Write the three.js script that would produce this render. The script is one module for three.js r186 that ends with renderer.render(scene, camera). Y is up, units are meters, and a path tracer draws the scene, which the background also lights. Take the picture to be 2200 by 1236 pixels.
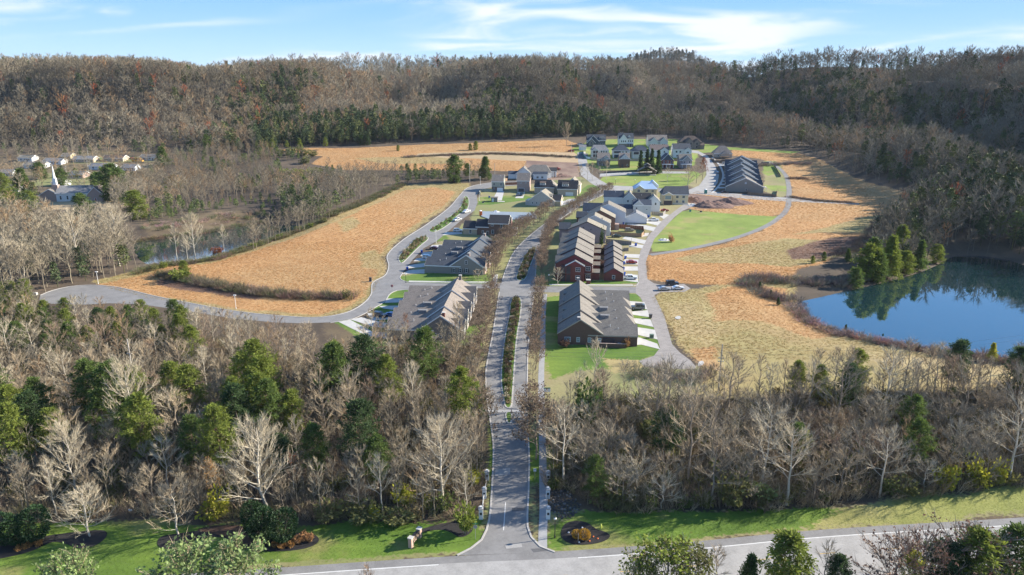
import * as THREE from 'three';
import { mergeGeometries } from 'three/addons/utils/BufferGeometryUtils.js';

// ---------------------------------------------------------------- camera, sky, sun, exposure
const F = 1467, CAM_H = 80, PITCH = 15.8 * Math.PI / 180, SP = Math.sin(PITCH), CP = Math.cos(PITCH);
const scene = new THREE.Scene();
const camera = new THREE.PerspectiveCamera(2 * Math.atan(618 / F) * 180 / Math.PI, 1024 / 575, 1, 6000);
camera.position.set(0, CAM_H, 0);
camera.rotation.set(-PITCH, 0, 0);
const renderer = new THREE.WebGLRenderer({ antialias: true });
renderer.toneMapping = THREE.LinearToneMapping;
renderer.toneMappingExposure = 2.5;
renderer.shadowMap.enabled = true;
const SUN_DIR = new THREE.Vector3(0.90, 0.45, -0.20).normalize();
const sun = new THREE.DirectionalLight(new THREE.Color(1.0, 0.91, 0.77), 5);
sun.name = 'sun';
sun.position.copy(SUN_DIR).multiplyScalar(900).add(new THREE.Vector3(0, 20, -350));
sun.target.position.set(0, 20, -350);
sun.castShadow = true;
Object.assign(sun.shadow.camera, { left: -500, right: 500, top: 400, bottom: -400, near: 1, far: 2400 });
sun.shadow.mapSize.set(4096, 4096);
scene.add(sun, sun.target);
scene.fog = new THREE.FogExp2(new THREE.Color(0.72, 0.82, 0.95), 0.00003);

// ---------------------------------------------------------------- numbers
const rng = (s) => () => { s = (s + 0x6d2b79f5) | 0; let t = Math.imul(s ^ (s >>> 15), 1 | s); t = (t + Math.imul(t ^ (t >>> 7), 61 | t)) ^ t; return ((t ^ (t >>> 14)) >>> 0) / 4294967296; };
const lerp = (a, b, t) => a + (b - a) * t, clamp = (x, a = 0, b = 1) => Math.min(b, Math.max(a, x));
const smooth = (a, b, x) => { const t = clamp((x - a) / (b - a)); return t * t * (3 - 2 * t); };
function hash2(i, j) { let h = Math.imul(i, 374761393) + Math.imul(j, 668265263) | 0; h = Math.imul(h ^ (h >>> 13), 1274126177); return ((h ^ (h >>> 16)) >>> 0) / 4294967296; }
function vnoise(x, y) {
  const i = Math.floor(x), j = Math.floor(y), u = x - i, v = y - j, a = u * u * (3 - 2 * u), b = v * v * (3 - 2 * v);
  const p = hash2(i, j), q = hash2(i + 1, j), r = hash2(i, j + 1), s = hash2(i + 1, j + 1);
  return p + (q - p) * a + (r - p) * b + (p - q - r + s) * a * b;
}
const fbm = (x, y, n = 4) => { let s = 0, a = 0.5, t = 0; for (let k = 0; k < n; k++) { s += a * vnoise(x, y); t += a; x = x * 2.03 + 17.1; y = y * 2.03 + 9.7; a *= 0.5; } return s / t; };
function curve(T) {                                       // monotone piecewise cubic through the points
  const n = T.length, X = T.map((p) => p[0]), Y = T.map((p) => p[1]), D = [], M = [];
  for (let i = 0; i < n - 1; i++) D.push((Y[i + 1] - Y[i]) / (X[i + 1] - X[i]));
  for (let i = 0; i < n; i++) M.push(i === 0 ? D[0] : i === n - 1 ? D[n - 2] : D[i - 1] * D[i] <= 0 ? 0 : 2 * D[i - 1] * D[i] / (D[i - 1] + D[i]));
  return (x) => {
    if (x <= X[0]) return Y[0]; if (x >= X[n - 1]) return Y[n - 1];
    let i = 0; while (x > X[i + 1]) i++;
    const h = X[i + 1] - X[i], t = (x - X[i]) / h, t2 = t * t, t3 = t2 * t;
    return (2 * t3 - 3 * t2 + 1) * Y[i] + (t3 - 2 * t2 + t) * h * M[i] + (-2 * t3 + 3 * t2) * Y[i + 1] + (t3 - t2) * h * M[i + 1];
  };
}
// ---------------------------------------------------------------- the sky
{
  const W = 4096, H = 2048, data = new Float32Array(W * H * 4);
  const gr = curve([[-90, 0.25], [-8, 0.35], [0, 0.60], [2.5, 0.50], [5, 0.36], [8, 0.25], [14, 0.175], [25, 0.125], [90, 0.07]]);
  const gg = curve([[-90, 0.24], [-8, 0.36], [0, 0.78], [2.5, 0.73], [5, 0.62], [8, 0.52], [14, 0.42], [25, 0.34], [90, 0.21]]);
  const gb = curve([[-90, 0.2], [-8, 0.38], [0, 0.94], [2.5, 0.95], [5, 0.94], [8, 0.92], [14, 0.86], [25, 0.76], [90, 0.52]]);
  for (let j = 0; j < H; j++) {
    const el = ((j + 0.5) / H - 0.5) * 180, er = el * Math.PI / 180, c = [gr(el), gg(el), gb(el)];
    for (let i = 0; i < W; i++) {
      const az = ((i + 0.5) / W - 0.5) * 2 * Math.PI, dx = Math.cos(er) * Math.cos(az), dy = Math.sin(er), dz = Math.cos(er) * Math.sin(az);
      let cl = 0;
      if (el > -1 && el < 70) {
        const k = 1 / (Math.max(dy, 0) + 0.085), px = dx * k + 168.298, pz = dz * k + 34.768, wx = fbm(px * 0.5 + 3, pz * 0.5, 3) - 0.5, wz = fbm(px * 0.5 + 40, pz * 0.5 + 8, 3) - 0.5;
        const big = fbm(px * 0.42 + wx * 0.9, pz * 0.42 + wz * 0.9, 3);
        const wisp = fbm(px * 0.9 + pz * 0.5 + wx * 3.6, (pz * 2.1 - px * 0.45) + wz * 3.6, 7);
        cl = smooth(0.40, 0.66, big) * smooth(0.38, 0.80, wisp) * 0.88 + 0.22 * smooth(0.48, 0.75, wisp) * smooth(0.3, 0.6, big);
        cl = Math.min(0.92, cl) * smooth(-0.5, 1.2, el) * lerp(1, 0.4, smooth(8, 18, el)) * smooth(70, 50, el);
      }
      const o = (j * W + i) * 4;
      data[o] = lerp(c[0], 0.86, cl); data[o + 1] = lerp(c[1], 0.91, cl); data[o + 2] = lerp(c[2], 0.98, cl); data[o + 3] = 1;
    }
  }
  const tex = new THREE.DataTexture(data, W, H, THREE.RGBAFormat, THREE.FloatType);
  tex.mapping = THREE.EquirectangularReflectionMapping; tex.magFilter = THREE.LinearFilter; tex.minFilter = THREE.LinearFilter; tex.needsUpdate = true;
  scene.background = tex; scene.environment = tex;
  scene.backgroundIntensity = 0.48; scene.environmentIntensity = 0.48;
}

// ---------------------------------------------------------------- names and groups
const used = {};
function numbered(n) { const k = used[n] = (used[n] ?? -1) + 1; return k ? n + '_' + String(k).padStart(3, '0') : n; }
function tag(o, label, category, group, kind) {
  if (label) o.userData.label = label; if (category) o.userData.category = category;
  if (group) o.userData.group = group; if (kind) o.userData.kind = kind;
  return o;
}
function thing(name, label, category, group, x = 0, y = 0, z = 0, turn = 0) {
  const o = new THREE.Group(); o.name = numbered(name); o.position.set(x, y, z); o.rotation.y = turn; scene.add(o);
  return tag(o, label, category, group);
}
function part(parent, name, geo, mat) { const m = new THREE.Mesh(geo, mat); m.name = name; m.castShadow = m.receiveShadow = true; parent.add(m); return m; }
function top(name, geo, mat, label, category, group, kind) { const m = part(scene, numbered(name), geo, mat); return tag(m, label, category, group, kind); }
function copyOf(src, label, group, x, y, z, turn, s = 1, sy = s) {
  const c = src.clone(); c.name = numbered(src.name.replace(/_\d+$/, '')); scene.add(c); c.position.set(x, y, z); c.rotation.y = turn; c.scale.set(s, sy, s);
  c.userData = { ...src.userData, label }; if (group) c.userData.group = group; else delete c.userData.group;
  return c;
}

// ---------------------------------------------------------------- the lie of the land
// a first, plain profile of the valley floor, then ponds cut into it and the ridge behind
const floorAt = curve([[-400, -1], [60, -0.6], [100, 0], [125, 1.3], [235, 6], [382, 12], [490, 17], [570, 25.7], [650, 35], [690, 41], [900, 56], [3000, 60]]);
function ray(px, py) { const a = (px - 1100) / F, v = -(py - 618) / F; return [a, v * CP - SP, CP + v * SP]; }   // right, up, ahead
function onLevel(px, py, y) { const r = ray(px, py), t = (y - CAM_H) / r[1]; return [r[0] * t, r[2] * t]; }
function inside(P, x, d) { let c = false; for (let i = 0, j = P.length - 1; i < P.length; j = i++) if ((P[i][1] > d) !== (P[j][1] > d) && x < (P[j][0] - P[i][0]) * (d - P[i][1]) / (P[j][1] - P[i][1]) + P[i][0]) c = !c; return c; }
function distTo(P, x, d, closed = true) {
  let m = 1e9;
  for (let i = closed ? 0 : 1, j = closed ? P.length - 1 : 0; i < P.length; j = i++) {
    const ax = P[j][0], ad = P[j][1], bx = P[i][0] - ax, bd = P[i][1] - ad, t = clamp(((x - ax) * bx + (d - ad) * bd) / (bx * bx + bd * bd + 1e-9));
    m = Math.min(m, (x - ax - bx * t) ** 2 + (d - ad - bd * t) ** 2);
  }
  return Math.sqrt(m);
}
const chaikin = (P, closed, n = 2) => { for (let k = 0; k < n; k++) { const Q = []; const L = P.length; if (!closed) Q.push(P[0]); for (let i = 0; i < (closed ? L : L - 1); i++) { const a = P[i], b = P[(i + 1) % L]; Q.push([a[0] * .75 + b[0] * .25, a[1] * .75 + b[1] * .25], [a[0] * .25 + b[0] * .75, a[1] * .25 + b[1] * .75]); } if (!closed) Q.push(P[L - 1]); P = Q; } return P; };
const PONDS = [
  { level: 4.6, wide: 26, name: 'pond', P: [[1706, 650], [1735, 684], [1800, 712], [1880, 732], [1980, 746], [2090, 762], [2230, 775], [2360, 770], [2420, 690], [2330, 610], [2230, 582], [2180, 562], [2130, 551], [2060, 549], [2036, 556], [2010, 573], [1960, 592], [1890, 610], [1800, 630], [1740, 644]] },
  { level: 7.4, wide: 22, name: 'pond', P: [[283, 520], [296, 560], [330, 573], [400, 563], [470, 548], [530, 532], [590, 512], [640, 490], [640, 478], [590, 478], [540, 481], [490, 490], [440, 503], [360, 512], [320, 516]] },
].map((p) => { p.P = chaikin(p.P.map(([x, y]) => onLevel(x, y, p.level)), true); let a = 1e9, b = -1e9, c = 1e9, e = -1e9; for (const [x, d] of p.P) { a = Math.min(a, x); b = Math.max(b, x); c = Math.min(c, d); e = Math.max(e, d); } p.box = [a - p.wide, b + p.wide, c - p.wide, e + p.wide]; return p; });
const hillBase = curve([[-900, 430], [-300, 500], [0, 590], [350, 620], [560, 660], [900, 690], [1230, 700], [1600, 660], [1720, 600], [1850, 480], [1960, 400], [2100, 345], [2260, 315], [2700, 260], [3400, 240]]);
const ridgeD = curve([[-900, 1000], [0, 1150], [480, 1260], [900, 1160], [1300, 1200], [1600, 1060], [1900, 950], [2200, 880], [3000, 800]]);
const ridgeY = curve([[-900, 150], [0, 151], [250, 151], [400, 156], [485, 168], [560, 158], [750, 150], [1000, 152], [1200, 148], [1310, 154], [1420, 163], [1560, 168], [1640, 148], [1750, 142], [1900, 147], [2050, 146], [2200, 134], [2600, 120], [3400, 120]]);
function landAt(x, d) {
  let h = floorAt(d);
  if (d > 120) {
    const P = 1100 + F * 0.98 * clamp(x / d, -2, 2), hb = hillBase(P);
    if (d > hb - 30) {
      const rd = ridgeD(P), v = (ridgeY(P) - 618) / F, up = -(SP + v * CP), hr = CAM_H + up * rd / (CP - v * SP), t = (d - hb) / (rd - hb), b0 = floorAt(hb);
      const spur = fbm(x * 0.0078 + 3.1, d * 0.0042 + 7.7, 3) - 0.5, knob = fbm(x * 0.015 + 1.2, d * 0.012 + 4.4, 2) - 0.5;
      if (t < 1) {
        const w = smooth(0, 1, t), line = lerp(h, Math.max(hr, h), Math.pow(clamp(t), 1.15) * 0.55 + w * 0.45);
        h = d < hb ? h : line + (spur * 165 + knob * 34) * Math.sin(Math.PI * clamp(t)) * smooth(0, 0.22, t) + 40 * Math.exp(-(((t - 0.36 + 0.00018 * P) / 0.13) ** 2)) * smooth(640, 420, P);
        h = Math.min(h, CAM_H + (hr - CAM_H) * d / rd - 3 - 9 * (1 - t));
      } else h = Math.max(hr - (d - rd) * 0.22, 25) ;
    }
    if (d > 1500) { const u = (x - 455) / 260, w = (d - 2150) / 330; h = Math.max(h, 25 + 160 * Math.exp(-u * u * (u < 0 ? 0.9 : 1) - w * w)); }
  }
  for (const p of PONDS) {
    if (x < p.box[0] || x > p.box[1] || d < p.box[2] || d > p.box[3]) continue;
    const r = distTo(p.P, x, d);
    h = inside(p.P, x, d) ? p.level - Math.min(1.6, 0.1 + r * 0.25) : lerp(p.level + 0.15, h, smooth(0, p.wide, r));
  }
  return h;
}
function at(px, py) {                                     // the point of the ground that the lens sees at that pixel: [x, distance ahead]
  const r = ray(px, py); let t = 60, s = 2;
  const f = (k) => CAM_H + r[1] * k - landAt(r[0] * k, r[2] * k);
  if (r[1] >= -0.012) return [r[0] * 1300, r[2] * 1300];
  while (f(t + s) > 0 && t < 2600) t += s;
  let a = t, b = t + s; for (let i = 0; i < 18; i++) { const m = (a + b) / 2; if (f(m) > 0) a = m; else b = m; }
  return [r[0] * a, r[2] * a];
}
const scaleAt = (px, py) => { const [x, d] = at(px, py), y = landAt(x, d); return F / (d * CP + (CAM_H - y) * SP); };
function pixelOf(x, y, d) { const a = d * CP + (CAM_H - y) * SP, u = (y - CAM_H) * CP + d * SP; return [1100 + F * x / a, 618 - F * u / a]; }
// ---------------------------------------------------------------- mesh building
class MB {
  constructor() { this.p = []; this.c = null; this.u = []; }
  tri(a, b, c, col) { this.p.push(...a, ...b, ...c); if (col) { this.c ??= []; for (let k = 0; k < 3; k++) this.c.push(...col); } return this; }
  quad(a, b, c, d, col) { this.tri(a, b, c, col); return this.tri(a, c, d, col); }
  box(x, y, z, w, h, d) {                                 // centre of the foot, size
    const X = [x - w / 2, x + w / 2], Y = [y, y + h], Z = [z - d / 2, z + d / 2], v = (i, j, k) => [X[i], Y[j], Z[k]];
    this.quad(v(0, 0, 1), v(1, 0, 1), v(1, 1, 1), v(0, 1, 1)); this.quad(v(1, 0, 0), v(0, 0, 0), v(0, 1, 0), v(1, 1, 0));
    this.quad(v(1, 0, 1), v(1, 0, 0), v(1, 1, 0), v(1, 1, 1)); this.quad(v(0, 0, 0), v(0, 0, 1), v(0, 1, 1), v(0, 1, 0));
    this.quad(v(0, 1, 1), v(1, 1, 1), v(1, 1, 0), v(0, 1, 0)); return this.quad(v(0, 0, 0), v(1, 0, 0), v(1, 0, 1), v(0, 0, 1));
  }
  tube(P, R, n = 4, col, cap = false) {
    const rings = P.map((p, i) => {
      const a = P[Math.max(0, i - 1)], b = P[Math.min(P.length - 1, i + 1)], t = new THREE.Vector3(b[0] - a[0], b[1] - a[1], b[2] - a[2]).normalize();
      const s = new THREE.Vector3(Math.abs(t.y) > 0.9 ? 1 : 0, Math.abs(t.y) > 0.9 ? 0 : 1, 0).cross(t).normalize(), q = t.clone().cross(s);
      return [...Array(n)].map((_, k) => { const w = k / n * 2 * Math.PI, c = Math.cos(w) * R[i], d = Math.sin(w) * R[i]; return [p[0] + s.x * c + q.x * d, p[1] + s.y * c + q.y * d, p[2] + s.z * c + q.z * d]; });
    });
    for (let i = 0; i < P.length - 1; i++) for (let k = 0; k < n; k++) { const l = (k + 1) % n; this.quad(rings[i][k], rings[i][l], rings[i + 1][l], rings[i + 1][k], col); }
    if (cap) { const e = rings[P.length - 1]; for (let k = 1; k < n - 1; k++) this.tri(e[0], e[k], e[k + 1], col); }
    return this;
  }
  build(uv = true) {
    const g = new THREE.BufferGeometry(); g.setAttribute('position', new THREE.Float32BufferAttribute(this.p, 3));
    if (this.c) g.setAttribute('color', new THREE.Float32BufferAttribute(this.c, 3));
    g.computeVertexNormals(); if (uv) boxUV(g); return g;
  }
}
function boxUV(g) {                                       // uv in metres, by the way each face looks
  if (g.index) { const h = g.toNonIndexed(); g.index = null; for (const k in h.attributes) g.setAttribute(k, h.attributes[k]); }
  const p = g.attributes.position, n = g.attributes.normal, u = new Float32Array(p.count * 2);
  for (let i = 0; i < p.count; i += 3) {
    const nx = Math.abs(n.getX(i)), ny = Math.abs(n.getY(i)), nz = Math.abs(n.getZ(i));
    for (let k = i; k < i + 3; k++) {
      const x = p.getX(k), y = p.getY(k), z = p.getZ(k);
      if (ny > 0.35) { if (nx > nz) { u[k * 2] = z; u[k * 2 + 1] = x / Math.max(ny, 0.3); } else { u[k * 2] = x; u[k * 2 + 1] = z / Math.max(ny, 0.3); } }
      else if (nx > nz) { u[k * 2] = z; u[k * 2 + 1] = y; } else { u[k * 2] = x; u[k * 2 + 1] = y; }
    }
  }
  g.setAttribute('uv', new THREE.BufferAttribute(u, 2)); return g;
}
function texOf(n, f, srgb = true) {                       // f(u, v in 0..1) -> [r, g, b] linear, repeats
  const d = new Uint8Array(n * n * 4), e = (c) => Math.round(255 * clamp(srgb ? (c <= 0.0031308 ? 12.92 * c : 1.055 * Math.pow(c, 1 / 2.4) - 0.055) : c));
  for (let j = 0; j < n; j++) for (let i = 0; i < n; i++) { const c = f(i / n, j / n, i, j), o = (j * n + i) * 4; d[o] = e(c[0]); d[o + 1] = e(c[1]); d[o + 2] = e(c[2]); d[o + 3] = 255; }
  const t = new THREE.DataTexture(d, n, n); t.wrapS = t.wrapT = THREE.RepeatWrapping; t.magFilter = THREE.LinearFilter; t.minFilter = THREE.LinearMipmapLinearFilter; t.generateMipmaps = true;
  if (srgb) t.colorSpace = THREE.SRGBColorSpace; t.needsUpdate = true; return t;
}
const wrapN = (u, v, f, s = 0) => {                       // noise that repeats over the unit square
  const x = u * f, y = v * f, i = Math.floor(x), j = Math.floor(y), a = x - i, b = y - j, A = a * a * (3 - 2 * a), B = b * b * (3 - 2 * b), h = (p, q) => hash2(((p % f) + f) % f + s * 131, ((q % f) + f) % f + s * 71);
  return lerp(lerp(h(i, j), h(i + 1, j), A), lerp(h(i, j + 1), h(i + 1, j + 1), A), B);
};
const wrapF = (u, v, f, s = 0) => wrapN(u, v, f, s) * 0.5 + wrapN(u, v, f * 2, s + 1) * 0.3 + wrapN(u, v, f * 4, s + 2) * 0.2;
const M = {};
const mat = (name, c, rough = 0.9, o = {}) => (M[name] = new THREE.MeshStandardMaterial({ color: new THREE.Color().setRGB(...c), roughness: rough, ...o }));
const rep = (t, metres) => { const k = t.clone(); k.repeat.set(1 / metres, 1 / metres); k.needsUpdate = true; return k; };
const asphaltT = texOf(512, (u, v, i, j) => { const a = wrapF(u, v, 6, 3), b = wrapF(u, v, 40, 9), g = hash2(i, j); const k = 0.72 + 0.36 * a + 0.24 * (b - 0.5) + 0.16 * (g - 0.5); return [k * 0.9, k * 0.9, k * 0.9]; });
const concT = texOf(256, (u, v, i, j) => { const k = 0.82 + 0.2 * (wrapF(u, v, 5, 31) - 0.5) + 0.12 * (hash2(i, j + 900) - 0.5); return [k, k, k]; });
mat('asphalt', [0.235, 0.23, 0.225], 0.88, { map: rep(asphaltT, 14) });
mat('asphaltOld', [0.37, 0.36, 0.345], 0.88, { map: rep(asphaltT, 11) });
mat('asphaltDark', [0.115, 0.115, 0.12], 0.9, { map: rep(asphaltT, 9) });
mat('gravel', [0.31, 0.285, 0.265], 0.95, { map: rep(asphaltT, 7) });
mat('concrete', [0.52, 0.51, 0.48], 0.85, { map: rep(concT, 6) });
mat('concreteWalk', [0.36, 0.36, 0.36], 0.85, { map: rep(concT, 5) });
mat('kerb', [0.46, 0.44, 0.41], 0.85, { map: rep(concT, 4) });
mat('paintWhite', [0.78, 0.78, 0.76], 0.7, { map: rep(concT, 3) });
mat('paintYellow', [0.62, 0.40, 0.10], 0.7, { map: rep(concT, 3) });
mat('mulch', [0.022, 0.02, 0.021], 1, { map: rep(concT, 2) });
mat('leafLitter', [0.10, 0.055, 0.035], 1, { map: rep(concT, 2) });
mat('dirt', [0.21, 0.13, 0.105], 1, { map: rep(asphaltT, 6) });
mat('sill', [0.5, 0.48, 0.43], 0.9);

// ---------------------------------------------------------------- ground cover, one map in metres over the valley floor
const GX = [-460, 460], GD = [70, 780], GN = 2048;
const zone = new Uint8Array(GN * GN);                     // 0 forest floor, then the numbers of the covers below
const toCell = ([x, d]) => [(x - GX[0]) / (GX[1] - GX[0]) * GN, (d - GD[0]) / (GD[1] - GD[0]) * GN];
const line = (pix) => pix.map(([x, y]) => at(x, y));
function fillWorld(id, P) {
  const Q = P.map(toCell), ys = Q.map((q) => q[1]), y0 = Math.max(0, Math.floor(Math.min(...ys))), y1 = Math.min(GN - 1, Math.ceil(Math.max(...ys)));
  for (let y = y0; y <= y1; y++) {
    const X = []; for (let i = 0, j = Q.length - 1; i < Q.length; j = i++) if ((Q[i][1] > y) !== (Q[j][1] > y)) X.push(Q[i][0] + (y - Q[i][1]) * (Q[j][0] - Q[i][0]) / (Q[j][1] - Q[i][1]));
    X.sort((a, b) => a - b);
    for (let k = 0; k + 1 < X.length; k += 2) for (let x = Math.max(0, Math.ceil(X[k])); x <= Math.min(GN - 1, X[k + 1]); x++) zone[y * GN + x] = id;
  }
}
const fill = (id, ...pix) => fillWorld(id, line(pix));
const zoneAt = (x, d) => { const [i, j] = toCell([x, d]).map(Math.floor); return i < 0 || j < 0 || i >= GN || j >= GN ? 0 : zone[j * GN + i]; };
const [ORANGE, ROUGH, LAWN, TAN, DIRT, PALE, LITTER, BRIGHT, WORN, SOIL, STRAW] = [1, 2, 3, 4, 5, 6, 7, 8, 9, 10, 11];
// the village on the left, brush round the left pond
fill(SOIL, [-80, 345], [0, 335], [140, 325], [345, 322], [360, 350], [330, 375], [230, 440], [90, 450], [-80, 440]);
fill(TAN, [150, 352], [345, 348], [350, 336], [170, 338]); fill(WORN, [225, 358], [330, 350], [345, 365], [240, 378]); fill(TAN, [90, 372], [200, 372], [220, 400], [60, 400]); fill(WORN, [60, 432], [250, 432], [300, 445], [100, 452]);
fill(SOIL, [290, 480], [330, 460], [440, 450], [560, 455], [560, 478], [440, 497], [320, 512]);
// left meadow
fill(ROUGH, [196, 604], [300, 582], [350, 564], [450, 556], [560, 522], [690, 472], [780, 432], [860, 398], [925, 395], [1005, 394], [1010, 402], [985, 418], [962, 443], [905, 485], [850, 520], [824, 552], [826, 590], [792, 640], [740, 672], [680, 684], [520, 672], [400, 652], [320, 642], [240, 622]);
fill(ORANGE, [205, 612], [310, 590], [352, 572], [450, 566], [560, 535], [690, 490], [790, 446], [870, 408], [930, 402], [975, 412], [955, 440], [890, 482], [835, 520], [806, 560], [808, 590], [780, 636], [735, 664], [680, 676], [520, 665], [400, 646], [320, 634], [240, 617]);
fill(ROUGH, [770, 545], [805, 535], [822, 560], [812, 580], [775, 575]);
fill(ROUGH, [720, 478], [760, 465], [775, 480], [740, 500]);
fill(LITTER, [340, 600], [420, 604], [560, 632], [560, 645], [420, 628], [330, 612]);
fill(SOIL, [690, 690], [745, 696], [790, 735], [760, 765], [700, 745]);
// far left meadow
fill(ORANGE, [600, 322], [660, 318], [760, 318], [900, 311], [1000, 308], [1110, 304], [1215, 300], [1262, 318], [1250, 340], [1245, 370], [1190, 372], [1105, 368], [1000, 366], [880, 366], [740, 366], [668, 352], [690, 336]);
fill(WORN, [900, 330], [1040, 325], [1240, 328], [1250, 345], [1240, 352], [1000, 340], [880, 342]);
fill(ROUGH, [760, 340], [900, 336], [1000, 342], [1000, 352], [820, 352]);
fill(DIRT, [1130, 345], [1240, 350], [1246, 392], [1190, 392], [1130, 372]);
// ground round the houses in the middle
fill(TAN, [1012, 470], [1028, 415], [1060, 398], [1130, 396], [1245, 380], [1290, 392], [1285, 410], [1245, 430], [1180, 470], [1135, 505], [1105, 540], [1085, 580], [1070, 612], [868, 612], [862, 596], [900, 560], [950, 510], [985, 488]);
fill(LAWN, [866, 606], [862, 594], [908, 588], [1045, 588], [1062, 604], [1060, 612], [872, 610]);
fill(LAWN, [928, 500], [955, 498], [962, 515], [930, 520]);
fill(LAWN, [1024, 440], [1030, 424], [1130, 420], [1150, 428], [1050, 440]);
fill(LAWN, [830, 628], [873, 626], [868, 645], [830, 645]);
fill(LAWN, [1200, 424], [1240, 412], [1262, 398], [1300, 396], [1296, 404], [1240, 425]);
fill(LAWN, [715, 690], [745, 686], [836, 726], [836, 745], [790, 745]);
fill(LAWN, [832, 600], [836, 612], [850, 620], [880, 625], [875, 690], [830, 740], [790, 700], [800, 660]);
fill(TAN, [830, 735], [1010, 732], [1038, 690], [1060, 620], [1075, 618], [1055, 700], [1045, 790], [1030, 800], [1000, 760], [830, 758]);
fill(LAWN, [970, 720], [1010, 700], [1030, 700], [1040, 690], [1030, 770], [980, 748]);
// right of the boulevard
fill(TAN, [1130, 850], [1145, 700], [1152, 612], [1150, 560], [1180, 500], [1250, 440], [1300, 405], [1400, 402], [1490, 412], [1476, 440], [1400, 500], [1378, 560], [1378, 604], [1392, 640], [1418, 700], [1440, 745], [1416, 758], [1500, 795], [1500, 850], [1210, 880], [1178, 860], [1175, 1040], [1140, 1040]);
fill(LAWN, [1160, 640], [1200, 636], [1200, 745], [1372, 735], [1418, 748], [1405, 762], [1375, 774], [1372, 782], [1290, 792], [1225, 800], [1185, 815], [1168, 750]);
fill(LAWN, [1350, 632], [1372, 634], [1420, 745], [1370, 740]);
fill(LAWN, [1160, 604], [1300, 604], [1375, 602], [1372, 608], [1300, 612], [1160, 614]);
fill(STRAW, [1290, 770], [1372, 775], [1372, 800], [1310, 800]);
fill(LAWN, [1176, 1050], [1176, 930], [1200, 900], [1212, 960], [1200, 1060]);
// lower right field and right meadow
fill(ROUGH, [1398, 640], [1428, 626], [1490, 622], [1560, 612], [1690, 596], [1720, 590], [1705, 640], [1706, 662], [1740, 700], [1800, 720], [1900, 745], [2000, 765], [2100, 782], [2260, 800], [2260, 842], [2000, 845], [1800, 842], [1640, 855], [1540, 860], [1490, 850], [1498, 795], [1492, 775], [1448, 738], [1428, 690]);
fill(STRAW, [1430, 650], [1500, 640], [1560, 690], [1520, 740], [1450, 720]);
fill(ORANGE, [1515, 630], [1600, 612], [1690, 620], [1710, 665], [1800, 722], [1740, 730], [1640, 690], [1540, 690]);
fill(ORANGE, [1480, 750], [1540, 745], [1545, 800], [1502, 790]);
fill(STRAW, [1760, 738], [1850, 752], [1960, 768], [2080, 790], [2260, 806], [2260, 822], [2060, 806], [1940, 790], [1840, 768]);
fill(ORANGE, [1388, 598], [1386, 566], [1394, 548], [1470, 540], [1560, 523], [1650, 488], [1690, 455], [1700, 436], [1700, 400], [1688, 374], [1668, 357], [1636, 342], [1570, 334], [1572, 322], [1640, 325], [1715, 330], [1760, 342], [1838, 382], [1940, 412], [1950, 436], [1890, 478], [1855, 515], [1848, 535], [1770, 565], [1720, 578], [1690, 600], [1560, 614], [1490, 612], [1420, 606]);
fill(ROUGH, [1560, 532], [1690, 512], [1845, 522], [1840, 545], [1760, 562], [1700, 574], [1600, 566], [1500, 566], [1450, 556]);
fill(ROUGH, [1850, 470], [1900, 460], [1870, 500], [1760, 500], [1700, 505]);
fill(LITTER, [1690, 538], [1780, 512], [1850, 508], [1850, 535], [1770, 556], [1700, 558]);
fill(BRIGHT, [1400, 541], [1397, 528], [1402, 517], [1428, 486], [1462, 456], [1480, 452], [1665, 466], [1682, 463], [1664, 476], [1636, 491], [1590, 508], [1530, 526], [1460, 537]);
fill(ORANGE, [1476, 444], [1490, 410], [1530, 414], [1600, 420], [1690, 428], [1694, 440], [1686, 458], [1664, 466], [1560, 459], [1480, 451]);
fill(DIRT, [1470, 444], [1478, 416], [1545, 424], [1602, 432], [1596, 442], [1540, 446]);
fill(TAN, [1640, 346], [1668, 346], [1690, 378], [1694, 420], [1675, 424], [1640, 410]);
fill(BRIGHT, [1640, 352], [1662, 350], [1676, 372], [1650, 378], [1640, 372]);
fill(BRIGHT, [1640, 398], [1688, 400], [1692, 412], [1660, 410]);
// the park and the far houses
fill(BRIGHT, [1225, 322], [1262, 304], [1310, 299], [1450, 299], [1560, 316], [1720, 326], [1700, 330], [1570, 322], [1500, 330], [1490, 356], [1400, 366], [1290, 366], [1262, 350]);
fill(BRIGHT, [1278, 396], [1302, 373], [1400, 368], [1490, 368], [1508, 376], [1500, 394], [1440, 404], [1330, 404]);
fill(TAN, [1480, 396], [1512, 366], [1520, 372], [1506, 400], [1490, 408]);
// verges and lawns along the road in front
fill(LAWN, [-200, 1290], [-200, 1135], [0, 1128], [110, 1124], [330, 1118], [420, 1132], [640, 1132], [760, 1122], [870, 1124], [940, 1132], [1030, 1120], [1044, 1000], [1052, 880], [1062, 880], [1060, 1000], [1056, 1060], [1046, 1140], [1015, 1185], [985, 1200], [900, 1206], [560, 1230], [300, 1256]);
fill(TAN, [-200, 1290], [300, 1240], [560, 1214], [700, 1203], [905, 1192], [985, 1190], [990, 1202], [900, 1208], [560, 1234], [300, 1262]);
fill(TAN, [1026, 1148], [1036, 1090], [1042, 1030], [1060, 1020], [1056, 1070], [1046, 1140], [1034, 1152]);
fill(LAWN, [1136, 1040], [1136, 930], [1160, 930], [1160, 1040]);
fill(TAN, [1134, 1150], [1136, 1040], [1160, 1040], [1158, 1180]);
fill(TAN, [1172, 1190], [1174, 1060], [1250, 1100], [1560, 1100], [1800, 1086], [2000, 1064], [2280, 1036], [2280, 1108], [1750, 1144], [1480, 1170], [1180, 1194]);
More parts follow.
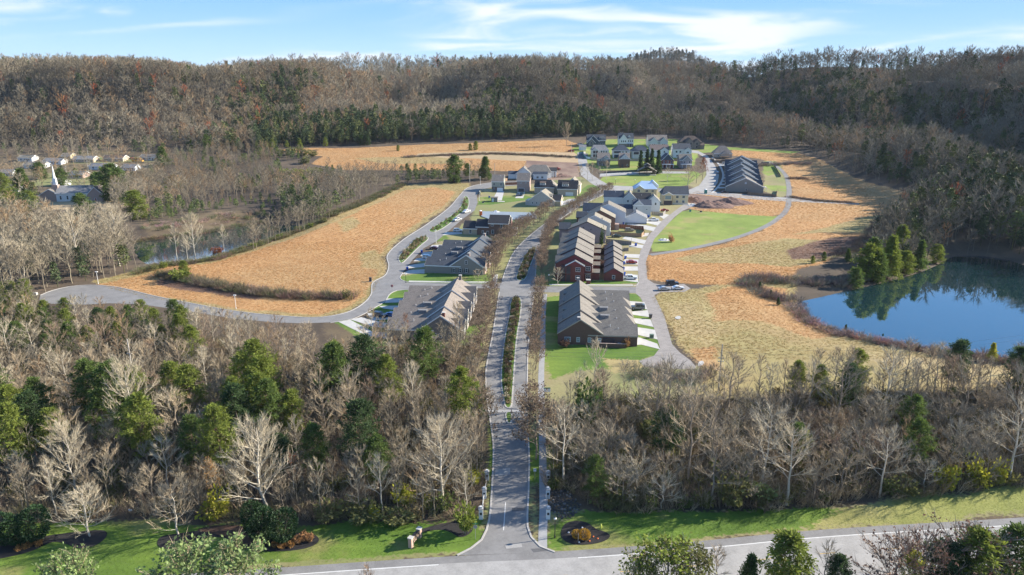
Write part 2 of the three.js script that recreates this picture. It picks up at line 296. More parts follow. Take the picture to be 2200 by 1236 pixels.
fill(LAWN, [1178, 1180], [1180, 1140], [1215, 1120], [1235, 1104], [1560, 1102], [1740, 1092], [1790, 1096], [1740, 1128], [1600, 1148], [1480, 1158], [1300, 1172]);
fill(PALE, [1740, 1128], [1800, 1092], [2000, 1068], [2280, 1040], [2280, 1100], [1740, 1138]);
fill(SOIL, [1178, 1100], [1180, 1050], [1220, 1045], [1260, 1080], [1240, 1104], [1225, 1120]);
{
  const cover = [
    [[0.062, 0.045, 0.03], [0.105, 0.075, 0.048]], [[0.42, 0.232, 0.092], [0.37, 0.235, 0.105]], [[0.345, 0.25, 0.11], [0.27, 0.222, 0.088]], [[0.07, 0.145, 0.012], [0.125, 0.19, 0.022]],
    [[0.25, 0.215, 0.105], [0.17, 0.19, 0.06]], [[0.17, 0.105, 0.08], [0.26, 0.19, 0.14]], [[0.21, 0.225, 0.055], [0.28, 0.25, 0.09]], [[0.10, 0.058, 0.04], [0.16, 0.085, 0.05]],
    [[0.155, 0.225, 0.03], [0.21, 0.26, 0.05]], [[0.40, 0.29, 0.165], [0.30, 0.23, 0.13]], [[0.10, 0.072, 0.042], [0.16, 0.125, 0.062]], [[0.37, 0.28, 0.135], [0.30, 0.245, 0.10]],
  ];
  const d8 = new Uint8Array(GN * GN * 4), e = (c) => Math.round(255 * (c <= 0.0031308 ? 12.92 * c : 1.055 * Math.pow(c, 1 / 2.4) - 0.055));
  const at8 = (i, j) => zone[clamp(j, 0, GN - 1) * GN + clamp(i, 0, GN - 1)];
  for (let j = 0; j < GN; j++) for (let i = 0; i < GN; i++) {
    const x = GX[0] + (i + 0.5) / GN * (GX[1] - GX[0]), d = GD[0] + (j + 0.5) / GN * (GD[1] - GD[0]);
    const w1 = vnoise(x * 0.13, d * 0.13) - 0.5, w2 = vnoise(x * 0.13 + 77, d * 0.13 + 31) - 0.5, w3 = hash2(i, j) - 0.5, w4 = hash2(i + 5000, j) - 0.5;
    let z = at8(i, j); const soft = z === 0 || z === 1 || z === 2 || z === 4 || z === 6 || z === 7 || z === 10 || z === 11;
    const q = soft ? 7 : 1.6; z = at8(Math.round(i + w1 * q + w3 * q * 0.7), Math.round(j + w2 * q + w4 * q * 0.7));
    const [a, b] = cover[z], big = fbm(x * 0.022 + z * 9, d * 0.022 + z * 4, 3), mid = fbm(x * 0.17 + 50, d * 0.17, 3), fine = hash2(i + 9, j + 3);
    const t = clamp(smooth(0.3, 0.7, big) * 0.75 + (mid - 0.5) * 0.9);
    let k = 0.8 + 0.35 * mid + 0.22 * (fine - 0.5);
    let tan = 0; if (z === 3 || z === 8) tan = smooth(0.56, 0.78, fbm(x * 0.09 + 20, d * 0.13 + 60, 4)) * 0.65;
    if (z === 8 || z === 3) k *= 0.96 + 0.05 * Math.sin(d * 2.4 + x * 0.15 + w1 * 2);
    const o = (j * GN + i) * 4; for (let c = 0; c < 3; c++) d8[o + c] = e(clamp(lerp(lerp(a[c], b[c], t), [0.27, 0.225, 0.085][c], tan) * k)); d8[o + 3] = 255;
  }
  const t = new THREE.DataTexture(d8, GN, GN); t.colorSpace = THREE.SRGBColorSpace; t.magFilter = THREE.LinearFilter; t.wrapS = t.wrapT = THREE.ClampToEdgeWrapping; t.needsUpdate = true;
  M.ground = new THREE.MeshStandardMaterial({ map: t, roughness: 1 });
}
{ // the ground sheet: close lines on the valley floor, wider ones beyond
  const X = [], D = [];
  for (let x = 0; x < 420; x += 4) X.push(x); for (let x = 420, s = 5; x < 3400; x += s, s *= 1.07) X.push(x);
  const XS = [...X.slice(1).reverse().map((v) => -v), ...X];
  for (let d = -400; d < 60; d += 40) D.push(d); for (let d = 60; d < 720; d += 4) D.push(d); for (let d = 720; d < 1340; d += 10) D.push(d); for (let d = 1340; d < 3300; d += 45) D.push(d);
  const n = XS.length, pos = new Float32Array(n * D.length * 3), uv = new Float32Array(n * D.length * 2), idx = [];
  for (let j = 0; j < D.length; j++) for (let i = 0; i < n; i++) {
    const k = j * n + i; pos.set([XS[i], landAt(XS[i], D[j]), -D[j]], k * 3); uv.set([(XS[i] - GX[0]) / (GX[1] - GX[0]), (D[j] - GD[0]) / (GD[1] - GD[0])], k * 2);
    if (i < n - 1 && j < D.length - 1) idx.push(k, k + 1, k + n, k + 1, k + n + 1, k + n);
  }
  const g = new THREE.BufferGeometry(); g.setAttribute('position', new THREE.BufferAttribute(pos, 3)); g.setAttribute('uv', new THREE.BufferAttribute(uv, 2)); g.setIndex(idx); g.computeVertexNormals();
  tag(top('ground', g, M.ground), 'grassy valley floor and wooded hill slopes', null, null, 'structure');
}
// ---------------------------------------------------------------- sheets laid on the ground, strips, kerbs
function drape(P, lift, step = 5) {                       // outline [x, d] -> a sheet that follows the ground
  const sh = P.map(([x, d]) => new THREE.Vector2(x, d)); if (THREE.ShapeUtils.area(sh) < 0) sh.reverse();
  const m = new MB(), split = (a, b, c, n) => {
    const l = [a.distanceTo(b), b.distanceTo(c), c.distanceTo(a)], k = l.indexOf(Math.max(...l));
    if (n && l[k] > step) { const [p, q, r] = k === 0 ? [a, b, c] : k === 1 ? [b, c, a] : [c, a, b], h = p.clone().add(q).multiplyScalar(0.5); split(p, h, r, n - 1); split(h, q, r, n - 1); } else m.tri(...[a, b, c].map((v) => [v.x, landAt(v.x, v.y) + lift, -v.y]));
  };
  for (const [i, j, k] of THREE.ShapeUtils.triangulateShape(sh, [])) split(sh[i], sh[j], sh[k], 12);
  return m.build();
}
function sampled(P, gap = 3) {                            // a smooth line through points [x, d]
  const c = new THREE.CatmullRomCurve3(P.map(([x, d]) => new THREE.Vector3(x, 0, d)), false, 'centripetal');
  return c.getSpacedPoints(Math.max(2, Math.ceil(c.getLength() / gap))).map((v) => [v.x, v.z]);
}
function side(P, off) { return P.map((p, i) => { const a = P[Math.max(0, i - 1)], b = P[Math.min(P.length - 1, i + 1)], l = Math.hypot(b[0] - a[0], b[1] - a[1]) || 1; return [p[0] + (b[1] - a[1]) / l * off, p[1] - (b[0] - a[0]) / l * off]; }); }   // to the right of the way it runs
const setting = (name, geo, m, label) => tag(top(name, geo, m), label, null, null, 'structure');
const sheet = (name, pix, m, lift, label, round = 0) => setting(name, drape(round ? chaikin(line(pix), true, round) : line(pix), lift), m, label);
const strip = (name, P, w, m, lift, label) => setting(name, drape([...side(P, -w / 2), ...side(P, w / 2).reverse()], lift, 4), m, label);
function kerbGeo(P, w = 0.36, h = 0.13) {
  const m = new MB(), L = side(P, -w / 2), R = side(P, w / 2), v = (q, y) => [q[0], landAt(q[0], q[1]) + y, -q[1]];
  for (let i = 0; i + 1 < P.length; i++) { m.quad(v(L[i], h), v(R[i], h), v(R[i + 1], h), v(L[i + 1], h)); m.quad(v(L[i], -0.1), v(L[i], h), v(L[i + 1], h), v(L[i + 1], -0.1)); m.quad(v(R[i], h), v(R[i], -0.1), v(R[i + 1], -0.1), v(R[i + 1], h)); }
  return m.build();
}
const kerb = (P, label) => setting('kerb', kerbGeo(P), M.kerb, label);
// ---------------------------------------------------------------- water
for (const [i, p] of PONDS.entries()) {
  const m = new MB(), sh = p.P.map(([x, d]) => new THREE.Vector2(x, d));
  for (const f of THREE.ShapeUtils.triangulateShape(sh, [])) m.tri(...f.map((k) => [sh[k].x, p.level, -sh[k].y]));
  const n = texOf(256, (u, v) => [0.5 + 0.5 * 0.012 * (wrapF(u, v, 8, 5) - 0.5), 0.5 + 0.5 * 0.03 * (wrapF(u, v, 16, 8) - 0.5), 1], false); n.repeat.set(1 / 30, 1 / 14);
  M.water ??= new THREE.MeshPhysicalMaterial({ color: new THREE.Color().setRGB(0.010, 0.034, 0.042), roughness: 0.03, ior: 2.25, clearcoat: 1, clearcoatRoughness: 0.02, normalMap: n, normalScale: new THREE.Vector2(0.5, 0.5) });
  setting('pond', m.build(), M.water, i ? 'narrow pond behind the left meadow' : 'blue pond on the right below the wooded hill');
}
// ---------------------------------------------------------------- roads
{
  const far = sampled(line([[-420, 1285], [-150, 1262], [300, 1240], [560, 1224], [780, 1209], [985, 1196], [1190, 1187], [1480, 1166], [1750, 1141], [2200, 1113], [2700, 1078]]), 5);
  setting('main_road', drape([...far, ...side(far, 12.6).reverse()], 0.03, 4), M.asphaltOld, 'two-lane main road across the foreground');
  const shoulder = side(far, 1.0);
  setting('road_shoulder', drape([...side(far, -0.1), ...side(far, 1.7).reverse()], 0.038, 4), M.asphalt, 'darker paved shoulder of the main road');
  const cut = (P, a, b) => P.filter(([x]) => x > a && x < b), edge = side(far, 1.9);
  for (const [a, b] of [[-200, -12.5], [10.2, 200]]) setting('road_marking', drape([...side(cut(edge, a, b), -0.08), ...side(cut(edge, a, b), 0.08).reverse()], 0.045, 4), M.paintWhite, 'white edge line of the main road');
  const mid = sampled(side(far, 6.1), 3.1);
  for (let i = 0; i + 1 < mid.length; i += 4) if (mid[i][0] > -60 && mid[i][0] < 110) setting('road_marking', drape([...side([mid[i], mid[i + 1]], -0.07), ...side([mid[i], mid[i + 1]], 0.07).reverse()], 0.045, 4), M.paintYellow, 'yellow centre dash of the main road');
}
const EL = [[982, 1194], [1010, 1180], [1030, 1166], [1041, 1150], [1051, 1117], [1057, 1047], [1060, 958], [1054, 909], [1046, 853], [1044, 800], [1050, 760], [1058, 722], [1066, 670], [1075, 618], [1089, 574], [1105, 541], [1133, 511], [1179, 475], [1240, 434], [1273, 419], [1298, 404]];
const ER = [[1192, 1187], [1161, 1175], [1143, 1157], [1134.5, 1138], [1136, 1047], [1137, 983], [1133, 906], [1133, 800], [1134, 760], [1137, 722], [1142, 670], [1148, 626], [1150, 600], [1153, 563], [1160, 541], [1164, 525], [1170, 509], [1201, 474], [1264, 434], [1292, 421], [1312, 409]];
const eL = sampled(line(EL), 3), eR = sampled(line(ER), 3);
setting('entrance_road', drape([...eL, ...eR.reverse()], 0.034, 4), M.asphalt, 'asphalt entrance road with a planted median running up to the houses');
eR.reverse();
setting('road_marking', drape(line([[1081, 1140], [1082.6, 1140], [1087, 1080], [1085.6, 1080]]), 0.042), M.paintWhite, 'worn white line in the mouth of the entrance road');
{ const k = (P, a, b) => P.filter(([, d]) => d > a && d < b); const d1 = at(1075, 628)[1], d2 = at(1089, 606)[1];
  kerb(k(eL, 0, d1), 'pale kerb on the left of the entrance road'); kerb(k(eL, d2, 999), 'pale kerb on the left of the upper entrance road');
  kerb(k(eR, 0, d1), 'pale kerb on the right of the entrance road'); kerb(k(eR, d2, 999), 'pale kerb on the right of the upper entrance road'); }
const LOOP = [[1120, 390], [1060, 392], [1022, 398], [1004, 404], [988, 420], [965, 446], [916, 483], [864, 517], [832, 549], [835, 572], [826, 593], [802, 606], [797, 633], [782, 651], [747, 671], [689, 682], [600, 679], [500, 668], [400, 650], [330, 636], [290, 626], [250, 617], [200, 613], [150, 616], [110, 625], [86, 635]];
const LOOPR = [[84, 645], [110, 653], [180, 655], [235, 652], [300, 654], [400, 668], [500, 685], [600, 694], [660, 695], [710, 693], [753, 686], [782, 674], [806, 660], [826, 648], [838, 631], [852, 624], [873, 622], [960, 619], [1080, 620], [1080, 611], [960, 610], [874, 607], [862, 602], [858, 597], [864, 587], [885, 560], [910, 534], [937, 519], [954, 505], [995, 470], [1020, 452], [1026, 435], [1024, 420], [1030, 408], [1060, 402], [1120, 398]];
setting('side_road', drape([...sampled(line(LOOP), 4), ...line(LOOPR)], 0.03, 5), M.asphalt, 'side road looping along the meadow to a turning circle on the left');
kerb(sampled(line(LOOP), 3), 'pale kerb along the meadow side of the loop road');
kerb(sampled(line([[1080, 610], [960, 609], [876, 606], [863, 602], [859, 597], [865, 587]]), 2), 'pale kerb of the corner below the dark roofed row');
kerb(sampled(line([[710, 694], [753, 687], [782, 675], [806, 661], [826, 649], [838, 632], [852, 625], [873, 623], [960, 620]]), 2), 'pale kerb beside the driveways of the grey brown row');
setting('cross_street', drape(line([[1140, 616], [1240, 617], [1380, 617], [1380, 630], [1240, 629], [1140, 628]]), 0.026, 4), M.asphalt, 'short cross street to the right alley');
kerb(sampled(line([[1152, 615.5], [1250, 616], [1345, 616], [1366, 614], [1372, 607]]), 2), 'pale kerb before the red brick row');
setting('alley', drape(line([[1373, 608], [1370, 571], [1376, 539], [1393, 507], [1418, 478], [1448, 455], [1468, 440], [1476, 432], [1492, 434], [1490, 444], [1467, 453], [1450, 466], [1430, 487], [1405, 515], [1396, 539], [1388, 562], [1391, 600], [1405, 609], [1420, 612], [1470, 611], [1484, 620], [1470, 628], [1420, 628], [1406, 634], [1428, 681], [1444, 740], [1461, 758], [1484, 775], [1495, 788], [1493, 794], [1420, 793], [1385, 789], [1373, 776], [1405, 765], [1418, 748], [1409, 717], [1396, 678], [1376, 639], [1366, 631], [1366, 616]]), 0.036, 4), M.gravel, 'grey gravelly alley behind the right hand rows');
strip('footpath', sampled(line([[1652, 347], [1672, 360], [1688, 376], [1695, 400], [1695, 426], [1692, 447], [1680, 463], [1650, 484], [1600, 505], [1540, 522], [1470, 537], [1397, 548]])), 3.3, M.asphalt, 0.044, 'narrow asphalt footpath curving round the bright lawn');
setting('street', drape(line([[1300, 398], [1350, 400], [1420, 405], [1480, 408], [1502, 399], [1518, 376], [1517, 361], [1512, 338], [1500, 330], [1470, 326], [1470, 321], [1500, 324], [1521, 335], [1536, 355], [1545, 376], [1542, 393], [1528, 412], [1600, 418], [1690, 425], [1770, 432], [1846, 437], [1846, 440], [1690, 433], [1600, 427], [1520, 419], [1480, 416], [1420, 413], [1340, 409], [1305, 412]]), 0.032, 5), M.asphaltOld, 'street round the park and up past the far row');
setting('street', drape(line([[1304, 412], [1270, 394], [1248, 376], [1243, 352], [1240, 328], [1258, 326], [1262, 350], [1268, 372], [1288, 386], [1310, 398]]), 0.028, 5), M.asphaltOld, 'street between the building sites and the park');
setting('street', drape(line([[1288, 380], [1290, 373], [1400, 368], [1480, 369], [1480, 373], [1400, 373]]), 0.024, 5), M.asphaltOld, 'narrow street along the back of the park');
setting('driveway', drape(line([[1243, 342], [1262, 342], [1263, 330], [1240, 330]]), 0.05, 5), M.asphaltDark, 'patch of fresh dark asphalt by the far left house');
// medians
const LAWNMAT = mat('lawn', [0.09, 0.165, 0.018], 1, { map: rep(concT, 3) });
function island(pix, label, m = M.lawn, r = 2) { const P = chaikin(line(pix), true, r); setting('median', drape(P, 0.11, 3), m, label); kerb([...P, P[0]], label + ', its kerb'); return P; }
const MED1 = island([[1098, 641], [1094, 680], [1085, 722], [1077, 790], [1077, 830], [1083, 860], [1086, 877], [1099, 877], [1101, 850], [1104, 800], [1110, 722], [1118, 680], [1121, 642], [1110, 637]], 'long planted median of the entrance road');
island([[1086, 886], [1088, 905], [1094, 912], [1099, 906], [1100, 886]], 'grass nose of the median', M.lawn, 1);
const MED2 = island([[1107, 600], [1116, 574], [1126, 552], [1135, 540], [1146, 531], [1153, 534], [1147, 552], [1138, 574], [1130, 600], [1118, 604]], 'second planted median above the crossing');
const ISA = island([[854, 552], [861, 569], [876, 555], [899, 531], [925, 511], [908, 508], [890, 515], [870, 537]], 'planted island between loop road and alley');
const ISB = island([[918, 496], [934, 501], [969, 480], [983, 462], [1007, 450], [1008, 424], [996, 421], [992, 444], [966, 467], [931, 488]], 'long grass strip beside the upper alley');
sheet('walkway', [[1038, 881], [1134, 881], [1134, 886], [1038, 886]], M.concreteWalk, 0.05, 'paved crossing over the entrance road');
// walks and driveways
strip('sidewalk', sampled(line([[1166, 1186], [1166, 1150], [1168, 1100], [1167, 1040], [1166, 980], [1164, 900], [1163, 800], [1166, 740], [1167, 680], [1171, 632]])), 1.65, M.concreteWalk, 0.03, 'concrete walk on the right of the entrance road');
strip('sidewalk', sampled(line([[878, 604.6], [960, 606], [1042, 606.5], [1066, 606]])), 1.5, M.concrete, 0.05, 'pale walk beside the left cross street');
strip('sidewalk', sampled(line([[1180, 612], [1250, 612.5], [1360, 613]])), 1.4, M.concrete, 0.05, 'pale walk in front of the red brick row');
strip('sidewalk', sampled(line([[1530, 415], [1549, 393], [1554, 376], [1546, 355], [1530, 338]])), 1.5, M.concrete, 0.05, 'curved walk along the far row');
strip('sidewalk', sampled(line([[1066, 590], [1064, 602], [1062, 612]])), 1.6, M.concrete, 0.05, 'short walk by the boulevard trees');
strip('sidewalk', sampled(line([[1290, 376], [1340, 371.5], [1420, 371]])), 1.3, M.concrete, 0.05, 'pale walk behind the park');
const drives = {
  'grey brown row': [[[833, 642], [871, 641], [866, 650], [826, 651]], [[814, 658], [862, 657], [857, 668], [823, 663]], [[787, 673], [852, 673], [842, 686], [800, 689]], [[753, 687], [776, 682], [832, 695], [832, 706], [800, 702]], [[727, 692], [753, 688], [800, 713], [834, 715], [834, 729], [785, 721]]],
  'slate blue row': [[[864, 589], [878, 581], [912, 579], [912, 588]], [[873, 577], [879, 570], [912, 566], [912, 574]], [[888, 562], [894, 556], [926, 552], [922, 560]], [[903, 550], [908, 543], [936, 540], [931, 549]], [[922, 534], [928, 527], [950, 526], [948, 533]]],
  'dark brick row': [[[1349, 647], [1385, 650], [1391, 665], [1350, 664]], [[1354, 670], [1391, 667], [1397, 682], [1361, 677]], [[1360, 684], [1398, 687], [1404, 703], [1366, 695]], [[1366, 703], [1407, 709], [1413, 730], [1366, 719]], [[1366, 725], [1375, 726], [1412, 739], [1418, 751], [1378, 741], [1366, 742]]],
  'red garage row': [[[1339, 603], [1372, 607], [1370, 591], [1339, 589]], [[1339, 582], [1371, 582], [1370, 573], [1340, 573]], [[1340, 568], [1371, 569], [1372, 558], [1342, 557]], [[1341, 553], [1373, 555], [1375, 547], [1342, 546]], [[1352, 530], [1380, 534], [1383, 527], [1354, 523]], [[1337, 513], [1384, 525], [1389, 517], [1344, 508]], [[1375, 510], [1392, 507], [1395, 501], [1386, 501]]],
  'white and tan houses': [[[1345, 484], [1404, 497], [1409, 489], [1386, 484], [1350, 480]], [[1385, 478], [1413, 485], [1421, 476], [1391, 470]], [[1416, 464], [1426, 471], [1438, 462], [1422, 458]]],
  'far row': [[[1543, 402], [1562, 402], [1562, 405], [1541, 405]], [[1547, 395], [1563, 395], [1563, 398], [1545, 398]], [[1550, 388], [1563, 388], [1563, 391], [1549, 391]], [[1552, 381], [1564, 381], [1564, 384], [1551, 384]], [[1552, 374], [1566, 374], [1566, 377], [1552, 377]], [[1546, 352], [1568, 352], [1568, 357], [1549, 357]]],
  'brick houses on the left': [[[1057, 431], [1078, 431], [1083, 411], [1068, 411]], [[1107, 426], [1124, 426], [1128, 413], [1112, 413]], [[1205, 443], [1228, 436], [1240, 428], [1222, 428], [1200, 437]], [[958, 499], [993, 499], [993, 503], [950, 506]]],
};
const ord = ['first', 'second', 'third', 'fourth', 'fifth', 'sixth', 'seventh'];
for (const k in drives) drives[k].forEach((p, i) => sheet('driveway', p, M.concrete, 0.056, `${ord[i]} pale concrete driveway of the ${k}`));
sheet('patio', [[1034, 455], [1150, 458], [1154, 471], [1060, 475], [1034, 466]], mat('slab', [0.27, 0.32, 0.36], 0.6, { map: rep(concT, 4) }), 0.35, 'grey blue foundation slab of a house not yet built');
// planting beds in front
sheet('mulch_bed', [[-80, 1215], [-80, 1170], [20, 1168], [60, 1160], [110, 1150], [170, 1143], [225, 1138], [233, 1152], [205, 1175], [170, 1181], [148, 1172], [120, 1163], [95, 1172], [70, 1185], [20, 1198]], M.mulch, 0.06, 'dark mulch bed with round hollies on the far left', 2);
sheet('mulch_bed', [[335, 1168], [345, 1152], [390, 1146], [430, 1140], [500, 1142], [540, 1150], [600, 1152], [660, 1142], [688, 1156], [680, 1172], [640, 1184], [560, 1187], [520, 1180], [500, 1170], [490, 1158], [450, 1153], [410, 1165], [375, 1180], [345, 1180]], M.mulch, 0.06, 'long curved mulch bed with two hollies', 2);
sheet('mulch_bed', [[410, 1140], [470, 1128], [540, 1132], [552, 1165], [525, 1172], [505, 1158], [470, 1150]], M.leafLitter, 0.075, 'brown leaf litter in the long mulch bed', 2);
sheet('mulch_bed', [[890, 1143], [930, 1130], [980, 1120], [1000, 1122], [1020, 1136], [1005, 1152], [985, 1156], [965, 1142], [940, 1138], [905, 1146]], M.mulch, 0.06, 'mulch bed behind the entrance sign', 2);
const HEART = chaikin(line([[1203, 1150], [1210, 1128], [1230, 1119], [1262, 1122], [1280, 1138], [1304, 1144], [1314, 1155], [1290, 1168], [1240, 1173], [1212, 1164]]), true, 2);
setting('mulch_bed', drape(HEART, 0.06, 3), M.mulch, 'dark heart shaped mulch bed with two golden shrubs');
sheet('drain_cover', [[1458, 676], [1466, 671], [1474, 673], [1470, 680]].map(([x, y]) => [x - 10, y + 8]), M.concrete, 0.12, 'pale concrete drain cover in the rough field', 1);
sheet('drain_cover', [[1500, 790], [1500, 779], [1510, 775], [1514, 783]], M.concrete, 0.1, 'pale concrete apron at the end of the alley', 1);

for (const [i, p] of [[[1064, 1010], [1096, 1006], [1096, 1020], [1063, 1024]], [[1100, 1092], [1128, 1090], [1128, 1098], [1100, 1100]], [[1062, 700], [1080, 698], [1078, 712], [1060, 714]], [[1112, 655], [1138, 650], [1137, 660], [1112, 664]], [[1085, 1172], [1120, 1168], [1122, 1176], [1088, 1180]], [[1140, 1180], [1172, 1178], [1178, 1184], [1146, 1188]]].entries()) sheet('road_patch', p, i % 2 ? M.asphaltDark : M.asphaltOld, 0.039, `${ord[i]} patch in the asphalt of the entrance road`);
// ---------------------------------------------------------------- houses: materials
const shingleT = texOf(256, (u, v, i, j) => { const row = Math.floor(v * 32), f = v * 32 - row, col = Math.floor(u * 16 + (row % 2) * 0.5 + hash2(row, 7)), h = hash2(col & 15, row), k = 0.80 + 0.34 * (h - 0.5) + 0.1 * (hash2(i, j) - 0.5) + 0.18 * (wrapF(u, v, 4, 12) - 0.5) - (f < 0.14 ? 0.22 : 0); return [k, k, k]; });
const sidingT = texOf(128, (u, v, i, j) => { const f = (v * 8) % 1, k = 0.95 - (f < 0.14 ? 0.28 : 0) + 0.05 * (wrapF(u, v, 4, 2) - 0.5); return [k, k, k]; });
const brickT = texOf(256, (u, v, i, j) => { const row = Math.floor(v * 24), fv = v * 24 - row, c = u * 8 + (row % 2) * 0.5, cc = Math.floor(c), fu = c - cc, m = fv < 0.16 || fu < 0.07, h = hash2(cc & 7, row + 50), k = m ? 1.35 : 0.72 + 0.65 * h; return m ? [k * 0.9, k * 0.95, k] : [k, k * (0.9 + 0.15 * hash2(cc & 7, row)), k * 0.95]; });
const boardT = texOf(128, (u, v, i, j) => { const b = Math.floor(u * 8), f = u * 8 - b, k = 0.78 + 0.3 * hash2(b, 3) + 0.1 * (wrapF(u, v, 8, 6) - 0.5) - (f < 0.1 ? 0.4 : 0); return [k, k, k]; });
const roofM = (n, c) => mat(n, c, 0.9, { map: rep(shingleT, 5), bumpMap: rep(shingleT, 5), bumpScale: 0.02 });
const sideM = (n, c) => mat(n, c, 0.75, { map: rep(sidingT, 1.6) });
const brickM = (n, c) => mat(n, c, 0.92, { map: rep(brickT, 1.9) });
roofM('roofGreyBrown', [0.26, 0.225, 0.195]); roofM('roofGrey', [0.225, 0.205, 0.178]); roofM('roofSlate', [0.078, 0.09, 0.108]); roofM('roofBlack', [0.042, 0.043, 0.05]); roofM('roofTan', [0.30, 0.27, 0.215]); roofM('roofNavy', [0.045, 0.065, 0.10]); roofM('roofBrown', [0.135, 0.10, 0.082]); roofM('roofLight', [0.25, 0.25, 0.255]); roofM('roofPink', [0.20, 0.155, 0.14]);
mat('roofWrap', [0.42, 0.54, 0.68], 0.5); mat('roofMetal', [0.10, 0.10, 0.105], 0.45, { metalness: 0.4 });
sideM('sideWhite', [0.74, 0.74, 0.73]); sideM('sideIce', [0.62, 0.68, 0.74]); sideM('sideGrey', [0.30, 0.30, 0.29]); sideM('sideTaupe', [0.27, 0.245, 0.215]); sideM('sideBeige', [0.52, 0.475, 0.40]); sideM('sideCream', [0.68, 0.58, 0.37]); sideM('sideNavy', [0.065, 0.085, 0.11]); sideM('sideSage', [0.36, 0.37, 0.31]); sideM('sideRed', [0.21, 0.045, 0.045]); sideM('sideTan', [0.44, 0.36, 0.25]); sideM('sidePale', [0.58, 0.59, 0.57]);
brickM('brickDark', [0.165, 0.098, 0.074]); brickM('brickRed', [0.175, 0.062, 0.048]); brickM('brickGrey', [0.205, 0.18, 0.16]); brickM('brickPink', [0.36, 0.27, 0.235]); brickM('brickMauve', [0.30, 0.265, 0.265]); brickM('brickBuff', [0.42, 0.35, 0.28]); brickM('brickPale', [0.46, 0.43, 0.395]);
mat('trim', [0.78, 0.78, 0.76], 0.6); mat('trimGrey', [0.5, 0.52, 0.54], 0.6); mat('trimDark', [0.06, 0.06, 0.065], 0.6); mat('shutter', [0.03, 0.033, 0.04], 0.6); mat('glass', [0.035, 0.05, 0.065], 0.08, { metalness: 0.2 }); mat('glassPale', [0.22, 0.28, 0.30], 0.12);
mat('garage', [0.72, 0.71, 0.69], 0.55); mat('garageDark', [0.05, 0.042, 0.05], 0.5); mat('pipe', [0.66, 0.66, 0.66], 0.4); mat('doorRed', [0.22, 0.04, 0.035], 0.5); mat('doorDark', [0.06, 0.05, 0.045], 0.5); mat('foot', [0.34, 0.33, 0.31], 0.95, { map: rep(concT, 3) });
mat('wood', [0.36, 0.235, 0.14], 0.9, { map: rep(boardT, 1.2) }); mat('woodGrey', [0.25, 0.235, 0.215], 0.95, { map: rep(boardT, 1.2) }); mat('woodRed', [0.28, 0.12, 0.07], 0.9, { map: rep(boardT, 1.2) }); mat('woodBrown', [0.20, 0.145, 0.105], 0.9, { map: rep(boardT, 1.2) }); mat('woodGreen', [0.30, 0.34, 0.29], 0.9, { map: rep(boardT, 1.2) }); mat('vinyl', [0.75, 0.76, 0.76], 0.6); mat('ply', [0.5, 0.36, 0.2], 0.9); mat('osbDark', [0.14, 0.09, 0.06], 0.95); mat('bare', [0.62, 0.60, 0.56], 0.9);

